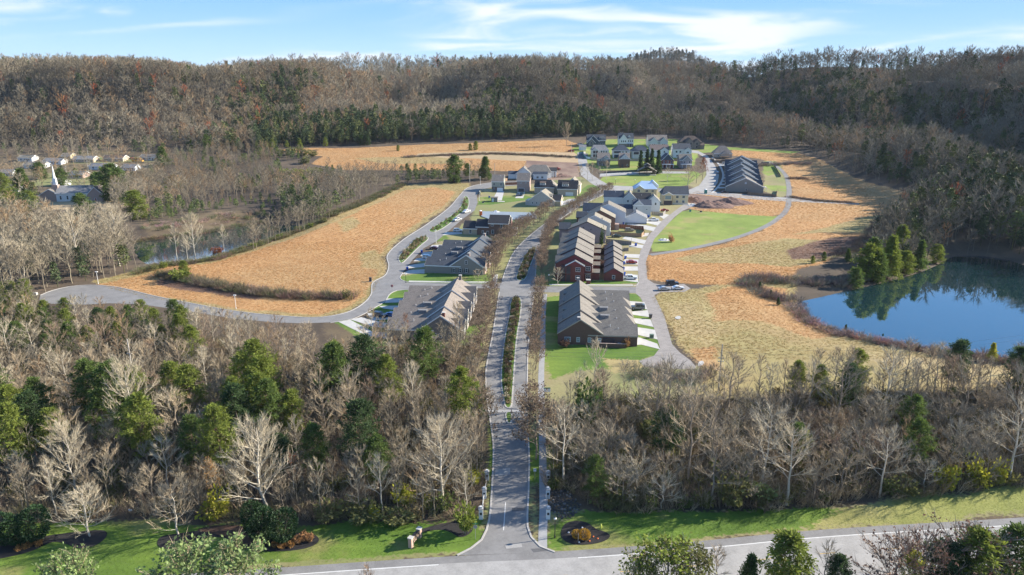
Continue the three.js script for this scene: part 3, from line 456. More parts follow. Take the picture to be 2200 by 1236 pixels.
// ---------------------------------------------------------------- houses: the parts kit. Local axes: x right, z towards the viewer, y up, foot at the ground
const UNIT = new THREE.BoxGeometry(1, 1, 1);
class House {
  constructor(name, label, category, group, px, py, rot, mats = {}) {
    const [x, d] = at(px, py); this.k = scaleAt(px, py); this.x = x; this.d = d; this.y = landAt(x, d); this.rot = rot * Math.PI / 180;
    this.o = thing(name, label, category, group, x, this.y, -d, -this.rot); this.m = { wall: M.sideWhite, roof: M.roofGrey, trim: M.trim, ...mats };
  }
  px(n) { return n / this.k; }
  ground(x, z) { const c = Math.cos(this.rot), s = Math.sin(this.rot); return landAt(this.x + x * c - z * s, this.d - (z * c + x * s)) - this.y; }   // how the land lies at a local spot
  add(name, geo, m, parent = this.o) { return part(parent, name, geo, m); }
  box(name, x, y, z, w, h, d, m, parent) { return this.add(name, new MB().box(x, y, z, w, h, d).build(), m, parent); }
  // a gabled or hipped volume. axis: the way the ridge runs. hipA, hipB: how far the ridge stops short of each end
  gable({ x = 0, z = 0, w, d, eave, ridge, axis = 'z', y = 0, wall = this.m.wall, roof = this.m.roof, trim = this.m.trim, over = 0.4, hipA = 0, hipB = 0, gableWall, sink = 1.5, rake = true, walls = true, name = 'wall' }) {
    const sw = axis === 'x', L = sw ? w : d, W = sw ? d : w, R = (a, b, c) => sw ? [x + c, y + b, z - a] : [x + a, y + b, z + c];   // a across, b up, c along the ridge
    const h = W / 2, l = L / 2, m = new MB(), q = new MB(), t = new MB(), E = eave, G = ridge, slope = (G - E) / h;
    if (walls) {
      m.quad(R(h, -sink, l), R(h, -sink, -l), R(h, E, -l), R(h, E, l)); m.quad(R(-h, -sink, -l), R(-h, -sink, l), R(-h, E, l), R(-h, E, -l));
      m.quad(R(-h, -sink, l), R(h, -sink, l), R(h, E, l), R(-h, E, l)); m.quad(R(h, -sink, -l), R(-h, -sink, -l), R(-h, E, -l), R(h, E, -l));
      const ga = gableWall ? new MB() : m; if (!hipB) ga.tri(R(-h, E, l), R(h, E, l), R(0, G, l)); if (!hipA) ga.tri(R(h, E, -l), R(-h, E, -l), R(0, G, -l));
      this.add(name, m.build(), wall); if (gableWall) this.add('gable', ga.build(), gableWall);
    }
    const a = l + over, th = 0.2, ov = h + over, ey = E - over * slope, za = hipA ? -a + 0 : -a, zb = a, ra = -a + (hipA ? hipA + over : 0), rb = a - (hipB ? hipB + over : 0), y0 = 0.04;
    for (const s of [-1, 1]) { const A = R(s * ov, ey + y0, za), B = R(s * ov, ey + y0, zb), C = R(0, G + y0, rb), D = R(0, G + y0, ra), up = (p) => [p[0], p[1] + th, p[2]]; const f = s > 0 ? (p, r, u, v) => q.quad(p, v, u, r) : (p, r, u, v) => q.quad(p, r, u, v);
      f(up(A), up(B), up(C), up(D)); f(A, D, C, B); q.quad(A, B, up(B), up(A)); if (!hipB) q.quad(B, C, up(C), up(B)); if (!hipA) q.quad(A, D, up(D), up(A)); }
    if (hipB) q.tri(R(-ov, ey + y0 + th, zb), R(ov, ey + y0 + th, zb), R(0, G + y0 + th, rb)); if (hipA) q.tri(R(ov, ey + y0 + th, za), R(-ov, ey + y0 + th, za), R(0, G + y0 + th, ra));
    const roofMesh = this.add('roof', q.build(), roof);
    if (rake) {
      const bar = (A, B, hh) => { const n = 0.09; t.quad([A[0], A[1] - hh, A[2]], [B[0], B[1] - hh, B[2]], [B[0], B[1] + 0.26, B[2]], [A[0], A[1] + 0.26, A[2]]); };
      for (const s of [-1, 1]) { if (!hipB) bar(R(s * (ov + 0.02), ey, zb + 0.02), R(0, G, zb + 0.02), 0.14); if (!hipA) bar(R(s * (ov + 0.02), ey, za - 0.02), R(0, G, za - 0.02), 0.14); bar(R(s * (ov + 0.03), ey, za), R(s * (ov + 0.03), ey, zb), 0.1); }
      this.add('trim', t.build(), trim);
    }
    return roofMesh;
  }
  // window on a wall that looks towards dir: 'f' front, 'b' back, 'r' right, 'l' left; x, z is the wall's spot, y the sill
  opening(x, y, z, dir) { const o = new THREE.Matrix4().makeRotationY({ f: 0, r: Math.PI / 2, b: Math.PI, l: -Math.PI / 2 }[dir]); o.setPosition(x, y, z); return o; }
  win(x, y, z, dir, w = 1.0, h = 1.5, { shutters, pane = M.glass, frame = this.m.trim, panes = 1, rows = 2 } = {}) {
    const m = new MB(), f = 0.09, T = this.opening(x, y, z, dir);
    m.box(-w / 2 - f / 2, 0, 0.04, f, h, 0.14); m.box(w / 2 + f / 2, 0, 0.04, f, h, 0.14); m.box(0, -f, 0.05, w + 2 * f, f, 0.18); m.box(0, h, 0.04, w + 2 * f, f, 0.14);
    for (let i = 1; i < panes; i++) m.box(-w / 2 + w * i / panes, 0, 0.03, 0.06, h, 0.1); for (let i = 1; i < rows; i++) m.box(0, h * i / rows - 0.03, 0.032, w, 0.055, 0.1);
    const g = m.build(); g.applyMatrix4(T); const a = this.add('window', g, frame); const p = new MB().box(0, 0, 0, w, h, 0.05).build(); p.applyMatrix4(T); this.add('pane', p, pane, a);
    if (shutters) for (const s of [-1, 1]) { const k = new MB().box(s * (w / 2 + 0.32), -0.05, 0.03, 0.4, h + 0.1, 0.09).build(); k.applyMatrix4(T); this.add('shutter', k, shutters, a); }
    return a;
  }
  garage(x, z, dir, w = 4.8, h = 2.2, m = M.garage, y = 0) { const T = this.opening(x, y, z, dir), g = new MB(), t = new MB(); for (let i = 0; i < 4; i++) g.box(0, i * h / 4, 0.03, w, h / 4 - 0.05, 0.1); g.box(0, 0, 0.02, w, h, 0.06); t.box(-w / 2 - 0.07, 0, 0.05, 0.14, h, 0.16).box(w / 2 + 0.07, 0, 0.05, 0.14, h, 0.16).box(0, h, 0.05, w + 0.28, 0.16, 0.16); const a = g.build(), b = t.build(); a.applyMatrix4(T); b.applyMatrix4(T); const q = this.add('garage_door', a, m); this.add('frame', b, this.m.trim, q); }
  door(x, z, dir, y = 0, m = M.doorDark) { const T = this.opening(x, y, z, dir), g = new MB().box(0, 0, 0.03, 0.95, 2.1, 0.08).build(), t = new MB().box(-0.54, 0, 0.05, 0.13, 2.1, 0.14).box(0.54, 0, 0.05, 0.13, 2.1, 0.14).box(0, 2.1, 0.05, 1.2, 0.14, 0.14).build(); g.applyMatrix4(T); t.applyMatrix4(T); const q = this.add('door', g, m); this.add('frame', t, this.m.trim, q); }
  chimney(x, y, z, h = 1.4, m = M.brickRed, w = 0.8) { const c = this.box('chimney', x, y, z, w, h, w, m); this.box('chimney_cap', x, y + h, z, w + 0.2, 0.14, w + 0.2, M.concrete, c); }
  vent(x, y, z, h = 0.7) { this.add('vent_pipe', new MB().tube([[x, y, z], [x, y + h, z]], [0.1, 0.1], 6, null, true).build(), M.pipe); }
  dormer(x, y, z, w, h, dp, { shed = false, wall = this.m.wall, roof = this.m.roof, n = 1, dir = 'f' } = {}) {
    this.box('dormer', x, y, z - dp / 2, w, h, dp, wall);
    if (shed) { const q = new MB(), a = w / 2 + 0.25, v = (i, yy, zz) => [x + i * a, yy, zz], y1 = y + h - 0.05, y2 = y + h + dp * 0.28; q.quad(v(-1, y1, z + 0.3), v(1, y1, z + 0.3), v(1, y2, z - dp - 0.3), v(-1, y2, z - dp - 0.3)); q.quad(v(-1, y1 + 0.16, z + 0.3), v(1, y1 + 0.16, z + 0.3), v(1, y2 + 0.16, z - dp - 0.3), v(-1, y2 + 0.16, z - dp - 0.3)); q.quad(v(-1, y1, z + 0.3), v(1, y1, z + 0.3), v(1, y1 + 0.16, z + 0.3), v(-1, y1 + 0.16, z + 0.3)); this.add('dormer_roof', q.build(), roof); }
    else this.gable({ x, z: z - dp / 2, w, d: dp, y: y + h, eave: 0, ridge: w * 0.42, axis: 'z', wall, roof, over: 0.22, sink: 0 });
    for (let i = 0; i < n; i++) this.win(x + (i - (n - 1) / 2) * (w * 0.86 / n), y + h * 0.25, z, 'f', Math.min(0.8, w * 0.62 / n), h * 0.55, {});
  }
  posts(list, y0, y1, m = this.m.trim, t = 0.22) { for (const [x, z] of list) this.box('post', x, y0, z, t, y1 - y0, t, m); }
}
// a row of homes joined side by side: a stepped main roof along the row, a wing to one side and cross gables to the other
function townRow(label, px, py, rot, o) {
  const b = new House('row_house', label, 'houses', null, px, py, rot, o.mats), { n, uw, W, eave, ridge, wing = 1, wl, we = 3, wr = 5.2, xg = 0, xh = 5.2, hipWing } = o;
  for (let i = 0; i < n; i++) {
    const z = -uw * (i + 0.5), y = b.ground(0, z) + (i % 2 ? 0.3 : 0), e = i === 0 || i === n - 1;
    b.gable({ x: 0, z, w: W, d: uw, eave, ridge, y, over: 0.18, sink: 2.5, axis: 'z', gableWall: o.gableWall });
    if (wl) { const x = wing * (W / 2 + wl / 2), ln = hipWing && i && i < n - 1; const L = wl + W * 0.32, xc = wing * (W / 2 + wl - L / 2), dd = uw * (o.wd ?? 0.98); b.gable({ x: xc - (ln ? wing * 0.0 : 0), z, w: L, d: dd, eave: we, ridge: wr, y, axis: 'x', over: 0.14, sink: 2.5, ...(ln ? (wing > 0 ? { hipB: 2.8 } : { hipA: 2.8 }) : {}) });
      b.garage(wing * (W / 2 + wl), z, wing > 0 ? 'r' : 'l', 4.6, 2.15, M.garage, y);
      b.vent(wing * (W / 2 + wl * 0.22), y + wr - 0.9, z + dd * 0.14, 1.1); b.vent(wing * (W / 2 + wl * 0.45), y + wr - 1.3, z + dd * 0.22, 0.8);
      if (o.sky && (i === 1 || i === 2)) { const s = new MB(), xs = wing * (W / 2 + 0.9), zz = z + dd * 0.1; const yy = y + wr - 0.7; s.box(xs, yy - 0.6, zz, 2.6, 1.3, 2.0); b.add('roof_window', s.build(), M.roofLight); } }
    if (xg) { const L = W / 2 + 0.6, xc = -wing * (W / 2 + 0.6 - L / 2); b.gable({ x: xc, z: z + uw * 0.12, w: L, d: uw * 0.55, eave, ridge: xh, y, axis: 'x', over: 0.2, sink: 2.5, wall: o.porchWall }); b.win(-wing * (W / 2 + 0.62), y + 0.9, z + uw * 0.12, wing > 0 ? 'l' : 'r', 1.6, 1.5, { panes: 2 }); b.door(-wing * (W / 2 + 0.02), z - uw * 0.32, wing > 0 ? 'l' : 'r', y, M.doorRed); }
  }
  return b;
}
// ---------------------------------------------------------------- trees and plants: shapes
const bark = (name, c) => mat(name, c, 0.95);
bark('barkGrey', [0.25, 0.205, 0.155]); bark('barkPale', [0.46, 0.415, 0.335]); bark('barkDark', [0.12, 0.095, 0.075]); bark('barkPine', [0.15, 0.10, 0.075]);
bark('twigTan', [0.39, 0.31, 0.205]); bark('twigPale', [0.47, 0.405, 0.29]); bark('twigRed', [0.285, 0.205, 0.14]); bark('twigGrey', [0.30, 0.255, 0.185]);
const leafM = (name, c, o = {}) => { M[name] = new THREE.MeshPhysicalMaterial({ color: new THREE.Color().setRGB(...c), roughness: 1, specularIntensity: 0.3, transmission: 0.4, thickness: 0, vertexColors: true, side: THREE.DoubleSide, ...o }); return M[name]; };
leafM('needle', [0.10, 0.15, 0.034]); leafM('needleYellow', [0.175, 0.215, 0.036]); leafM('needleDark', [0.055, 0.095, 0.032]); leafM('holly', [0.03, 0.075, 0.022], { roughness: 0.6, specularIntensity: 0.5 });
leafM('brownLeaf', [0.16, 0.118, 0.085]); leafM('goldLeaf', [0.40, 0.24, 0.03]); leafM('yellowGreen', [0.38, 0.37, 0.045]); leafM('rust', [0.26, 0.085, 0.035]); leafM('sage', [0.20, 0.27, 0.10]); leafM('olive', [0.17, 0.175, 0.062]); leafM('orangeLeaf', [0.36, 0.20, 0.07]); leafM('redLeaf', [0.26, 0.06, 0.035]);
leafM('straw', [0.40, 0.23, 0.105]); leafM('strawGreen', [0.27, 0.24, 0.095]); leafM('turf', [0.085, 0.165, 0.028]); leafM('russet', [0.14, 0.08, 0.06]);

const V = (x, y, z) => new THREE.Vector3(x, y, z), A3 = (v) => [v.x, v.y, v.z];
function twig(m, p, dir, len, w, r, col) {                // one long thin triangle
  const a = V(r() - 0.5, r() - 0.5, r() - 0.5).cross(dir).normalize().multiplyScalar(w / 2), e = p.clone().addScaledVector(dir, len);
  e.y += len * 0.08; m.tri(A3(p.clone().add(a)), A3(p.clone().sub(a)), A3(e), col);
}
function tilt(dir, amt, r) { return dir.clone().add(V(r() - 0.5, r() - 0.5, r() - 0.5).multiplyScalar(2 * amt)).normalize(); }
// a leafless tree: { trunk, crown } and the ends of its branches
function bareTree(seed, o = {}) {
  const { h = 16, R = 4.2, first = 0.32, limbs = 15, subs = 6, twigs = 8, tw = 0.055, rise = 0.9, trunkR = 0.2, wob = 0.5, shape = 0.6, tl = 1.15, fork = false } = o;
  const r = rng(seed), T = new MB(), C = new MB(), ends = [];
  const P = [], N = 6; for (let i = 0; i <= N; i++) P.push(V((i ? (r() - 0.5) * wob : 0), h * 0.93 * i / N, (i ? (r() - 0.5) * wob : 0)));
  P[0].y = -0.8; T.tube(P.map(A3), P.map((_, i) => trunkR * (1 - 0.88 * i / N) + 0.02), 5);
  const onTrunk = (t) => { const k = clamp(t) * N, i = Math.min(N - 1, Math.floor(k)); return P[i].clone().lerp(P[i + 1], k - i); };
  for (let i = 0; i < limbs; i++) {
    const t = lerp(first, 0.97, Math.pow((i + 0.5) / limbs, 0.85)), az = i * 2.39996 + r() * 0.8, s = onTrunk(t), k = (t - first) / (1 - first);
    const prof = shape < 1 ? Math.sin(Math.PI * Math.pow(lerp(0.22, 1, k), shape)) ** 0.7 + 0.18 : 1.05 - k * 0.85, L = R * clamp(prof, 0.2, 1.1) * (0.8 + 0.4 * r());
    const up = rise * (0.45 + 0.75 * k) + (r() - 0.5) * 0.3; let dir = V(Math.cos(az), up, Math.sin(az)).normalize();
    const Q = [s]; let p = s; for (let q = 0; q < 3; q++) { dir = tilt(dir, 0.16, r); dir.y += 0.08; dir.normalize(); p = p.clone().addScaledVector(dir, L / 3); Q.push(p); }
    const br = trunkR * (0.34 - 0.2 * k) * (fork && i < 3 ? 1.35 : 1); T.tube(Q.map(A3), [br, br * 0.7, br * 0.45, 0.02], i < limbs / 2 ? 4 : 3);
    for (let j = 0; j < subs; j++) {
      const q = lerp(0.22, 1, (j + r() * 0.6) / subs) * 3, a = Math.min(2, Math.floor(q)), s2 = Q[a].clone().lerp(Q[a + 1], q - a), d2 = tilt(Q[a + 1].clone().sub(Q[a]).normalize(), 0.62, r); d2.y += 0.22; d2.normalize();
      const L2 = L * lerp(0.5, 0.26, j / subs) * (0.7 + 0.5 * r()) + 0.4, m2 = s2.clone().addScaledVector(d2, L2 * 0.55), d3 = tilt(d2, 0.2, r), e2 = m2.clone().addScaledVector(d3, L2 * 0.5);
      C.tube([s2, m2, e2].map(A3), [0.045, 0.03, 0.012].map((x) => x * (tw / 0.055) * 0.9), 3);
      for (let w = 0; w < twigs; w++) { const f = lerp(0.15, 1, (w + r()) / twigs), b = f < 0.5 ? s2.clone().lerp(m2, f * 2) : m2.clone().lerp(e2, f * 2 - 1), dd = tilt(d2, 0.75, r); dd.y += 0.18; dd.normalize(); twig(C, b, dd, tl * (0.5 + 0.8 * r()), tw, r); }
      ends.push(e2, m2);
    }
  }
  return { trunk: T.build(), crown: C.build(), ends, h };
}
function leaves(points, per, spread, size, seed, flat = 0, tone = 0.35) {
  const r = rng(seed), m = new MB();
  for (const p of points) { const k = 1 + tone * (r() - 0.5) * 2; for (let i = 0; i < per; i++) {
    const c = V(p.x + (r() + r() - 1) * spread, p.y + (r() + r() - 1) * spread, p.z + (r() + r() - 1) * spread), d = V(r() - 0.5, (r() - 0.5) * (1 - flat), r() - 0.5).normalize(), q = d.clone().cross(V(r() - 0.5, r() - 0.5, r() - 0.5)).normalize(), s = size * (0.6 + 0.8 * r()), kk = k * (0.85 + 0.3 * r()), col = [kk, kk, kk];
    const e = c.clone().addScaledVector(d, s), a = c.clone().addScaledVector(d, s * 0.5);
    m.quad(A3(c), A3(a.clone().addScaledVector(q, s * 0.28)), A3(e), A3(a.clone().addScaledVector(q, -s * 0.28)), col);
  } }
  return m.build(false);
}
function needles(m, c, R, n, size, r, tone) {             // a tuft of pine needles
  for (let i = 0; i < n; i++) {
    const d = V(r() - 0.5, (r() - 0.38) * 0.8, r() - 0.5).normalize(), b = c.clone().addScaledVector(d, R * 0.15 * r()), L = R * (0.55 + 0.6 * r()), q = d.clone().cross(V(r() - 0.5, r() - 0.5, r() - 0.5)).normalize().multiplyScalar(size * (0.6 + 0.7 * r())), k = tone * (0.82 + 0.36 * r());
    m.tri(A3(b), A3(b.clone().addScaledVector(d, L).add(q)), A3(b.clone().addScaledVector(d, L * 0.95).sub(q)), [k, k, k]);
  }
}
// kinds: loblolly (round, open, high crown), white (layered), cedar (dense cone)
function pine(seed, o = {}) {
  const { h = 17, base = 0.42, R = 3.2, layers = 11, arms = 5, tufts = 3, n = 14, tr = 0.95, size = 0.16, round = true, trunkR = 0.19 } = o;
  const r = rng(seed), T = new MB(), C = new MB(), bend = [(r() - 0.5) * 1.2, (r() - 0.5) * 1.2], pt = (t) => V(bend[0] * t * t, h * t, bend[1] * t * t);
  T.tube([-0.05, 0.3, 0.6, 0.97].map((t) => A3(pt(t))), [trunkR, trunkR * 0.8, trunkR * 0.55, 0.03], 5);
  for (let i = 0; i < layers; i++) {
    const k = (i + 0.3 * r()) / (layers - 1 + 0.3), t = lerp(base, 0.98, k), s = pt(t), prof = round ? Math.pow(Math.sin(Math.PI * lerp(0.24, 0.97, k)), 0.75) : 1.02 - 0.93 * k;
    for (let a = 0; a < arms; a++) {
      if (r() < 0.1) continue;
      const az = a / arms * 6.283 + i * 1.1 + r() * 0.9, L = R * prof * (0.62 + 0.6 * r()), up = round ? lerp(-0.05, 0.55, k) : lerp(0.05, 0.3, k), d = V(Math.cos(az), up, Math.sin(az)), e = s.clone().addScaledVector(d, L);
      T.tube([s, e].map(A3), [0.05, 0.015], 3);
      for (let q = 0; q < tufts; q++) { const f = lerp(0.42, 1, (q + 0.5) / tufts), c = s.clone().lerp(e, f).add(V(r() - 0.5, (r() - 0.5) * 0.6, r() - 0.5).multiplyScalar(L * 0.3)); needles(C, c, tr * (0.75 + 0.5 * r()), n, size, r, 0.7 + 0.6 * r()); }
    }
  }
  needles(C, pt(0.99), tr, n, size, r, 1.1);
  return { trunk: T.build(), crown: C.build(false), h };
}
function blob(seed, o = {}) {                             // a dense leafy mass on short stems
  const { rx = 1, ry = 1, rz = 1, n = 700, size = 0.28, lump = 0.25, low = 0.05, stems = 5, fill = 0.55, tone = 0.3 } = o, r = rng(seed), C = new MB(), T = new MB();
  for (let i = 0; i < stems; i++) { const az = i * 2.4; T.tube([[0.1 * Math.cos(az), -0.3, 0.1 * Math.sin(az)], [rx * 0.35 * Math.cos(az), ry * 0.7, rz * 0.35 * Math.sin(az)], [rx * 0.6 * Math.cos(az + 0.3), ry * 1.35, rz * 0.6 * Math.sin(az + 0.3)]], [0.06 * ry ** 0.5, 0.04, 0.012], 3); }
  const L = [...Array(9)].map(() => [V(r() - 0.5, r() - 0.3, r() - 0.5).normalize(), 0.4 + r()]);
  for (let i = 0; i < n; i++) {
    const d = V(r() - 0.5, r() - 0.5, r() - 0.5).normalize(); let k = 1 - lump; for (const [v, w] of L) k += lump * w * Math.max(0, d.dot(v) - 0.55) * 1.6;
    k *= Math.pow(lerp(1 - fill, 1, r()), 0.5); const c = V(d.x * rx * k, Math.max(low, ry * (1 + d.y * k)), d.z * rz * k), t = 1 + tone * (vnoise(d.x * 3 + 9, d.z * 3 + d.y * 3) - 0.5) * 2, dd = tilt(d, 0.8, r), q = dd.clone().cross(V(r() - 0.5, r() - 0.5, r() - 0.5)).normalize(), s = size * (0.6 + 0.8 * r()), kk = t * (0.85 + 0.3 * r());
    C.quad(A3(c), A3(c.clone().addScaledVector(dd, s * 0.5).addScaledVector(q, s * 0.32)), A3(c.clone().addScaledVector(dd, s)), A3(c.clone().addScaledVector(dd, s * 0.5).addScaledVector(q, -s * 0.32)), [kk, kk, kk]);
  }
  return { trunk: T.build(), crown: C.build(false) };
}
function thicket(seed, o = {}) {                          // many thin stems from the ground
  const { R = 2, h = 3, stems = 26, twigs = 9, tw = 0.05 } = o, r = rng(seed), C = new MB();
  for (let i = 0; i < stems; i++) {
    const az = r() * 6.283, q = Math.sqrt(r()) * R * 0.7, s = V(Math.cos(az) * q, -0.2, Math.sin(az) * q), d = V(Math.cos(az) * q / R * 0.9, 1, Math.sin(az) * q / R * 0.9), H = h * (0.55 + 0.5 * r()), e = s.clone().addScaledVector(tilt(d, 0.2, r), H);
    C.tube([s, s.clone().lerp(e, 0.6).add(V(r() - 0.5, 0, r() - 0.5).multiplyScalar(0.4)), e].map(A3), [0.05, 0.03, 0.01], 3);
    for (let w = 0; w < twigs; w++) { const b = s.clone().lerp(e, lerp(0.25, 1, r())), dd = tilt(d.clone().normalize(), 0.8, r); dd.y = Math.abs(dd.y) * 0.7 + 0.1; twig(C, b, dd.normalize(), h * 0.3 * (0.5 + r()), tw, r); }
  }
  return C.build();
}
function tuft(seed, n, h, w, lean) { const r = rng(seed), m = new MB(); for (let i = 0; i < n; i++) { const az = r() * 6.28, q = r() * 0.55, s = V(Math.cos(az) * q, -0.05, Math.sin(az) * q), d = V((r() - 0.5) * lean, 1, (r() - 0.5) * lean).normalize(), k = 0.75 + 0.5 * r(), a = V(Math.cos(az * 3), 0, Math.sin(az * 3)).multiplyScalar(w), e = s.clone().addScaledVector(d, h * (0.6 + 0.6 * r())); m.tri(A3(s.clone().add(a)), A3(s.clone().sub(a)), A3(e), [k, k, k]); } return m.build(false); }

// ---------------------------------------------------------------- planting
function tree(name, label, category, group, g, barkM, crownM, x, d, turn = 0, s = 1, sy = s) {
  const o = thing(name, label, category, group, x, landAt(x, d), -d, turn); o.scale.set(s, sy, s);
  part(o, 'trunk', g.trunk, barkM); part(o, 'crown', g.crown, crownM); return o;
}
function withLeaves(o, g, m) { part(o, 'foliage', g, m); return o; }
const scatterIn = (P, gap, seed, ok = () => true, tries = 30000, taken = []) => {      // points kept apart from each other
  const r = rng(seed), X = P.map((p) => p[0]), D = P.map((p) => p[1]), x0 = Math.min(...X), x1 = Math.max(...X), d0 = Math.min(...D), d1 = Math.max(...D), out = [], cell = new Map(), key = (x, d) => Math.floor(x / gap) * 9973 + Math.floor(d / gap);
  const add = (x, d) => { const k = key(x, d); (cell.get(k) ?? cell.set(k, []).get(k)).push([x, d]); };
  taken.forEach(([x, d]) => add(x, d));
  for (let t = 0; t < tries; t++) {
    const x = lerp(x0, x1, r()), d = lerp(d0, d1, r()); if (!inside(P, x, d) || !ok(x, d)) continue;
    let free = true; for (let i = -1; i <= 1 && free; i++) for (let j = -1; j <= 1 && free; j++) for (const q of cell.get(key(x + i * gap, d + j * gap)) ?? []) if ((q[0] - x) ** 2 + (q[1] - d) ** 2 < gap * gap) { free = false; break; }
    if (free) { add(x, d); out.push([x, d]); }
  }
  return out;
};
function inst(name, geo, m, list, label, parent) {        // list of [x, d, scale, scaleY, turn, [r, g, b]?, sink]
  const im = new THREE.InstancedMesh(geo, m, list.length), q = new THREE.Matrix4(), e = new THREE.Euler(), Q = new THREE.Quaternion(), c = new THREE.Color();
  list.forEach(([x, d, s, sy, t, col, sink = 0], i) => { Q.setFromEuler(e.set(0, t, 0)); q.compose(V(x, landAt(x, d) - sink, -d), Q, V(s, sy, s)); im.setMatrixAt(i, q); if (col) im.setColorAt(i, c.setRGB(...col)); });
  im.name = parent ? name : numbered(name); im.castShadow = im.receiveShadow = true; (parent ?? scene).add(im);
  if (!parent) tag(im, label, 'vegetation', null, 'stuff'); return im;
}
const onRoad = (x, d) => false;
// ---------------------------------------------------------------- the far woods, as masses
{
  const r = rng(77);
  const farBare = [1, 2, 3, 4].map((s) => { const g = bareTree(500 + s, { h: 17, R: 4.1, first: 0.3, limbs: 10, subs: 4, twigs: 4, tw: 0.17, tl: 1.7, trunkR: 0.16 }); return mergeGeometries([g.trunk, g.crown]); });
  const midBare = [1, 2, 3].map((s) => { const g = bareTree(540 + s, { h: 16, R: 3.6, first: 0.34, limbs: 12, subs: 5, twigs: 5, tw: 0.095, tl: 1.35, trunkR: 0.15 }); return mergeGeometries([g.trunk, g.crown]); });
  const farPine = [1, 2, 3].map((s) => { const g = pine(600 + s, { h: 16, base: 0.3, R: 3, layers: 7, arms: 4, tufts: 2, n: 9, tr: 1.3, size: 0.3, round: s < 3 }); const k = g.trunk.attributes.position.count, w = new Float32Array(k * 3); for (let i = 0; i < k; i++) w.set([0.9, 0.75, 0.75], i * 3); g.trunk.deleteAttribute('uv'); g.trunk.setAttribute('color', new THREE.BufferAttribute(w, 3)); return mergeGeometries([g.trunk, g.crown]); });
  M.farTwig = new THREE.MeshStandardMaterial({ color: new THREE.Color(1, 1, 1), roughness: 1 });
  M.farNeedle = new THREE.MeshStandardMaterial({ color: new THREE.Color(1, 1, 1), roughness: 0.85, vertexColors: true, side: THREE.DoubleSide });
  const tone = (x, d) => { const n = fbm(x * 0.011 + 3, d * 0.008 + 8, 3), v = r(); const c = v < 0.03 + 0.25 * smooth(0.5, 0.7, fbm(x * 0.006 + 70, d * 0.006, 2)) ? [0.33, 0.215, 0.13] : v < 0.28 ? [0.35, 0.285, 0.21] : v < 0.6 ? [0.27, 0.215, 0.16] : [0.235, 0.19, 0.145]; const k = 0.45 + 1.15 * n; return [c[0] * k * 0.83, c[1] * k * 0.885, c[2] * k * 0.85]; };
  const pineTone = () => { const k = 0.75 + 0.5 * r(); return r() < 0.4 ? [0.12 * k, 0.14 * k, 0.042 * k] : [0.068 * k, 0.098 * k, 0.036 * k]; };
  // hillside: everything beyond the open valley floor
  const open = line([[-60, 322], [120, 316], [350, 316], [420, 330], [560, 330], [600, 318], [760, 312], [900, 306], [1110, 299], [1215, 295], [1310, 292], [1450, 291], [1560, 308], [1720, 320], [1760, 334], [1840, 374], [1950, 404], [1965, 440], [1900, 480], [1868, 515], [1860, 545], [1900, 596], [1960, 580], [2036, 545], [2130, 542], [2240, 570], [2400, 600], [2600, 700], [2600, 900]]);
  const valley = [...open, [600, 90], [-600, 90], [-600, at(-60, 322)[1]]];
  const B = [[], [], [], []], P = [[], [], []], UN = [];
  const step = (d) => d < 560 ? 5.2 : d < 900 ? 5.6 : d < 1350 ? 6.6 : 16;
  for (let d = 250; d < 2500; d += step(d)) {
    if (d > 1420 && d < 1850) continue;
    const s = step(d), hw = d * 0.80 + 25;
    for (let x = -hw; x < hw; x += s) {
      const X = x + (r() - 0.5) * s * 0.95, D = d + (r() - 0.5) * s * 0.95; r();
      if (d > 1800 && (X < 40 || X > 1000)) continue;
      if (inside(valley, X, D)) continue; if (D < 1420 && D > ridgeD(1100 + F * 0.98 * X / D) + 24) continue;
      const pd = distTo(open, X, D, false);
      if (PONDS.some((p) => X > p.box[0] && X < p.box[1] && D > p.box[2] && D < p.box[3] && (inside(p.P, X, D) || distTo(p.P, X, D) < 3))) continue;
      const g = fbm(X * 0.012 + 30, D * 0.009 + 11, 3), px = 1100 + F * X / D, low = D < hillBase(px) + 45;
      let pineP = g > 0.60 ? 0.42 : 0.03; if (low && px > 560 && px < 1300) pineP = 0.8; if (low && px >= 1300 && px < 1600) pineP = 0.3; if (px > 1600 && D < 640) pineP += 0.12; if (D > 1000) pineP *= 0.5; if (D > 1850) pineP = 0.5;
      const rim = D < 1420 && D > ridgeD(px) - 40; if (rim && r() < 0.4) continue;
      const sc = (rim ? 1.25 : 1) * (0.72 + 0.5 * r()) * (D > 1850 ? 1.5 : 1) * (pd < 8 ? 0.75 : 1) * (0.85 + 0.3 * fbm(X * 0.03, D * 0.03, 2)), t = r() * 6.283;
      if (r() < pineP) P[Math.floor(r() * 3)].push([X, D, sc * (0.9 + 0.3 * r()), sc * (0.85 + 0.3 * r()), t, D > 1850 ? [0.10, 0.10, 0.07] : pineTone()]);
      else { let c = tone(X, D); const u = r(); if (u < 0.016 && D < 1150) c = [0.34, 0.10, 0.04]; else if (u < 0.02) c = [0.33, 0.17, 0.07]; B[Math.floor(r() * 4)].push([X, D, sc * (0.9 + 0.25 * r()), sc * (0.9 + 0.35 * r()), t, c]); }
    }
  }
  const hill = thing('hillside_forest', 'leafless brown woods with scattered pines covering the far hills', 'forest'); hill.userData.kind = 'stuff';
  B.forEach((l, i) => inst('bare_trees', farBare[i], M.farTwig, l, null, hill)); P.forEach((l, i) => inst('pines', farPine[i], M.farNeedle, l, null, hill));
  // woods on the valley floor to the left, round the pond and the village
  const wm = line([[-120, 505], [60, 505], [150, 512], [262, 524], [270, 560], [300, 582], [215, 600], [120, 618], [70, 640], [-140, 660]]);
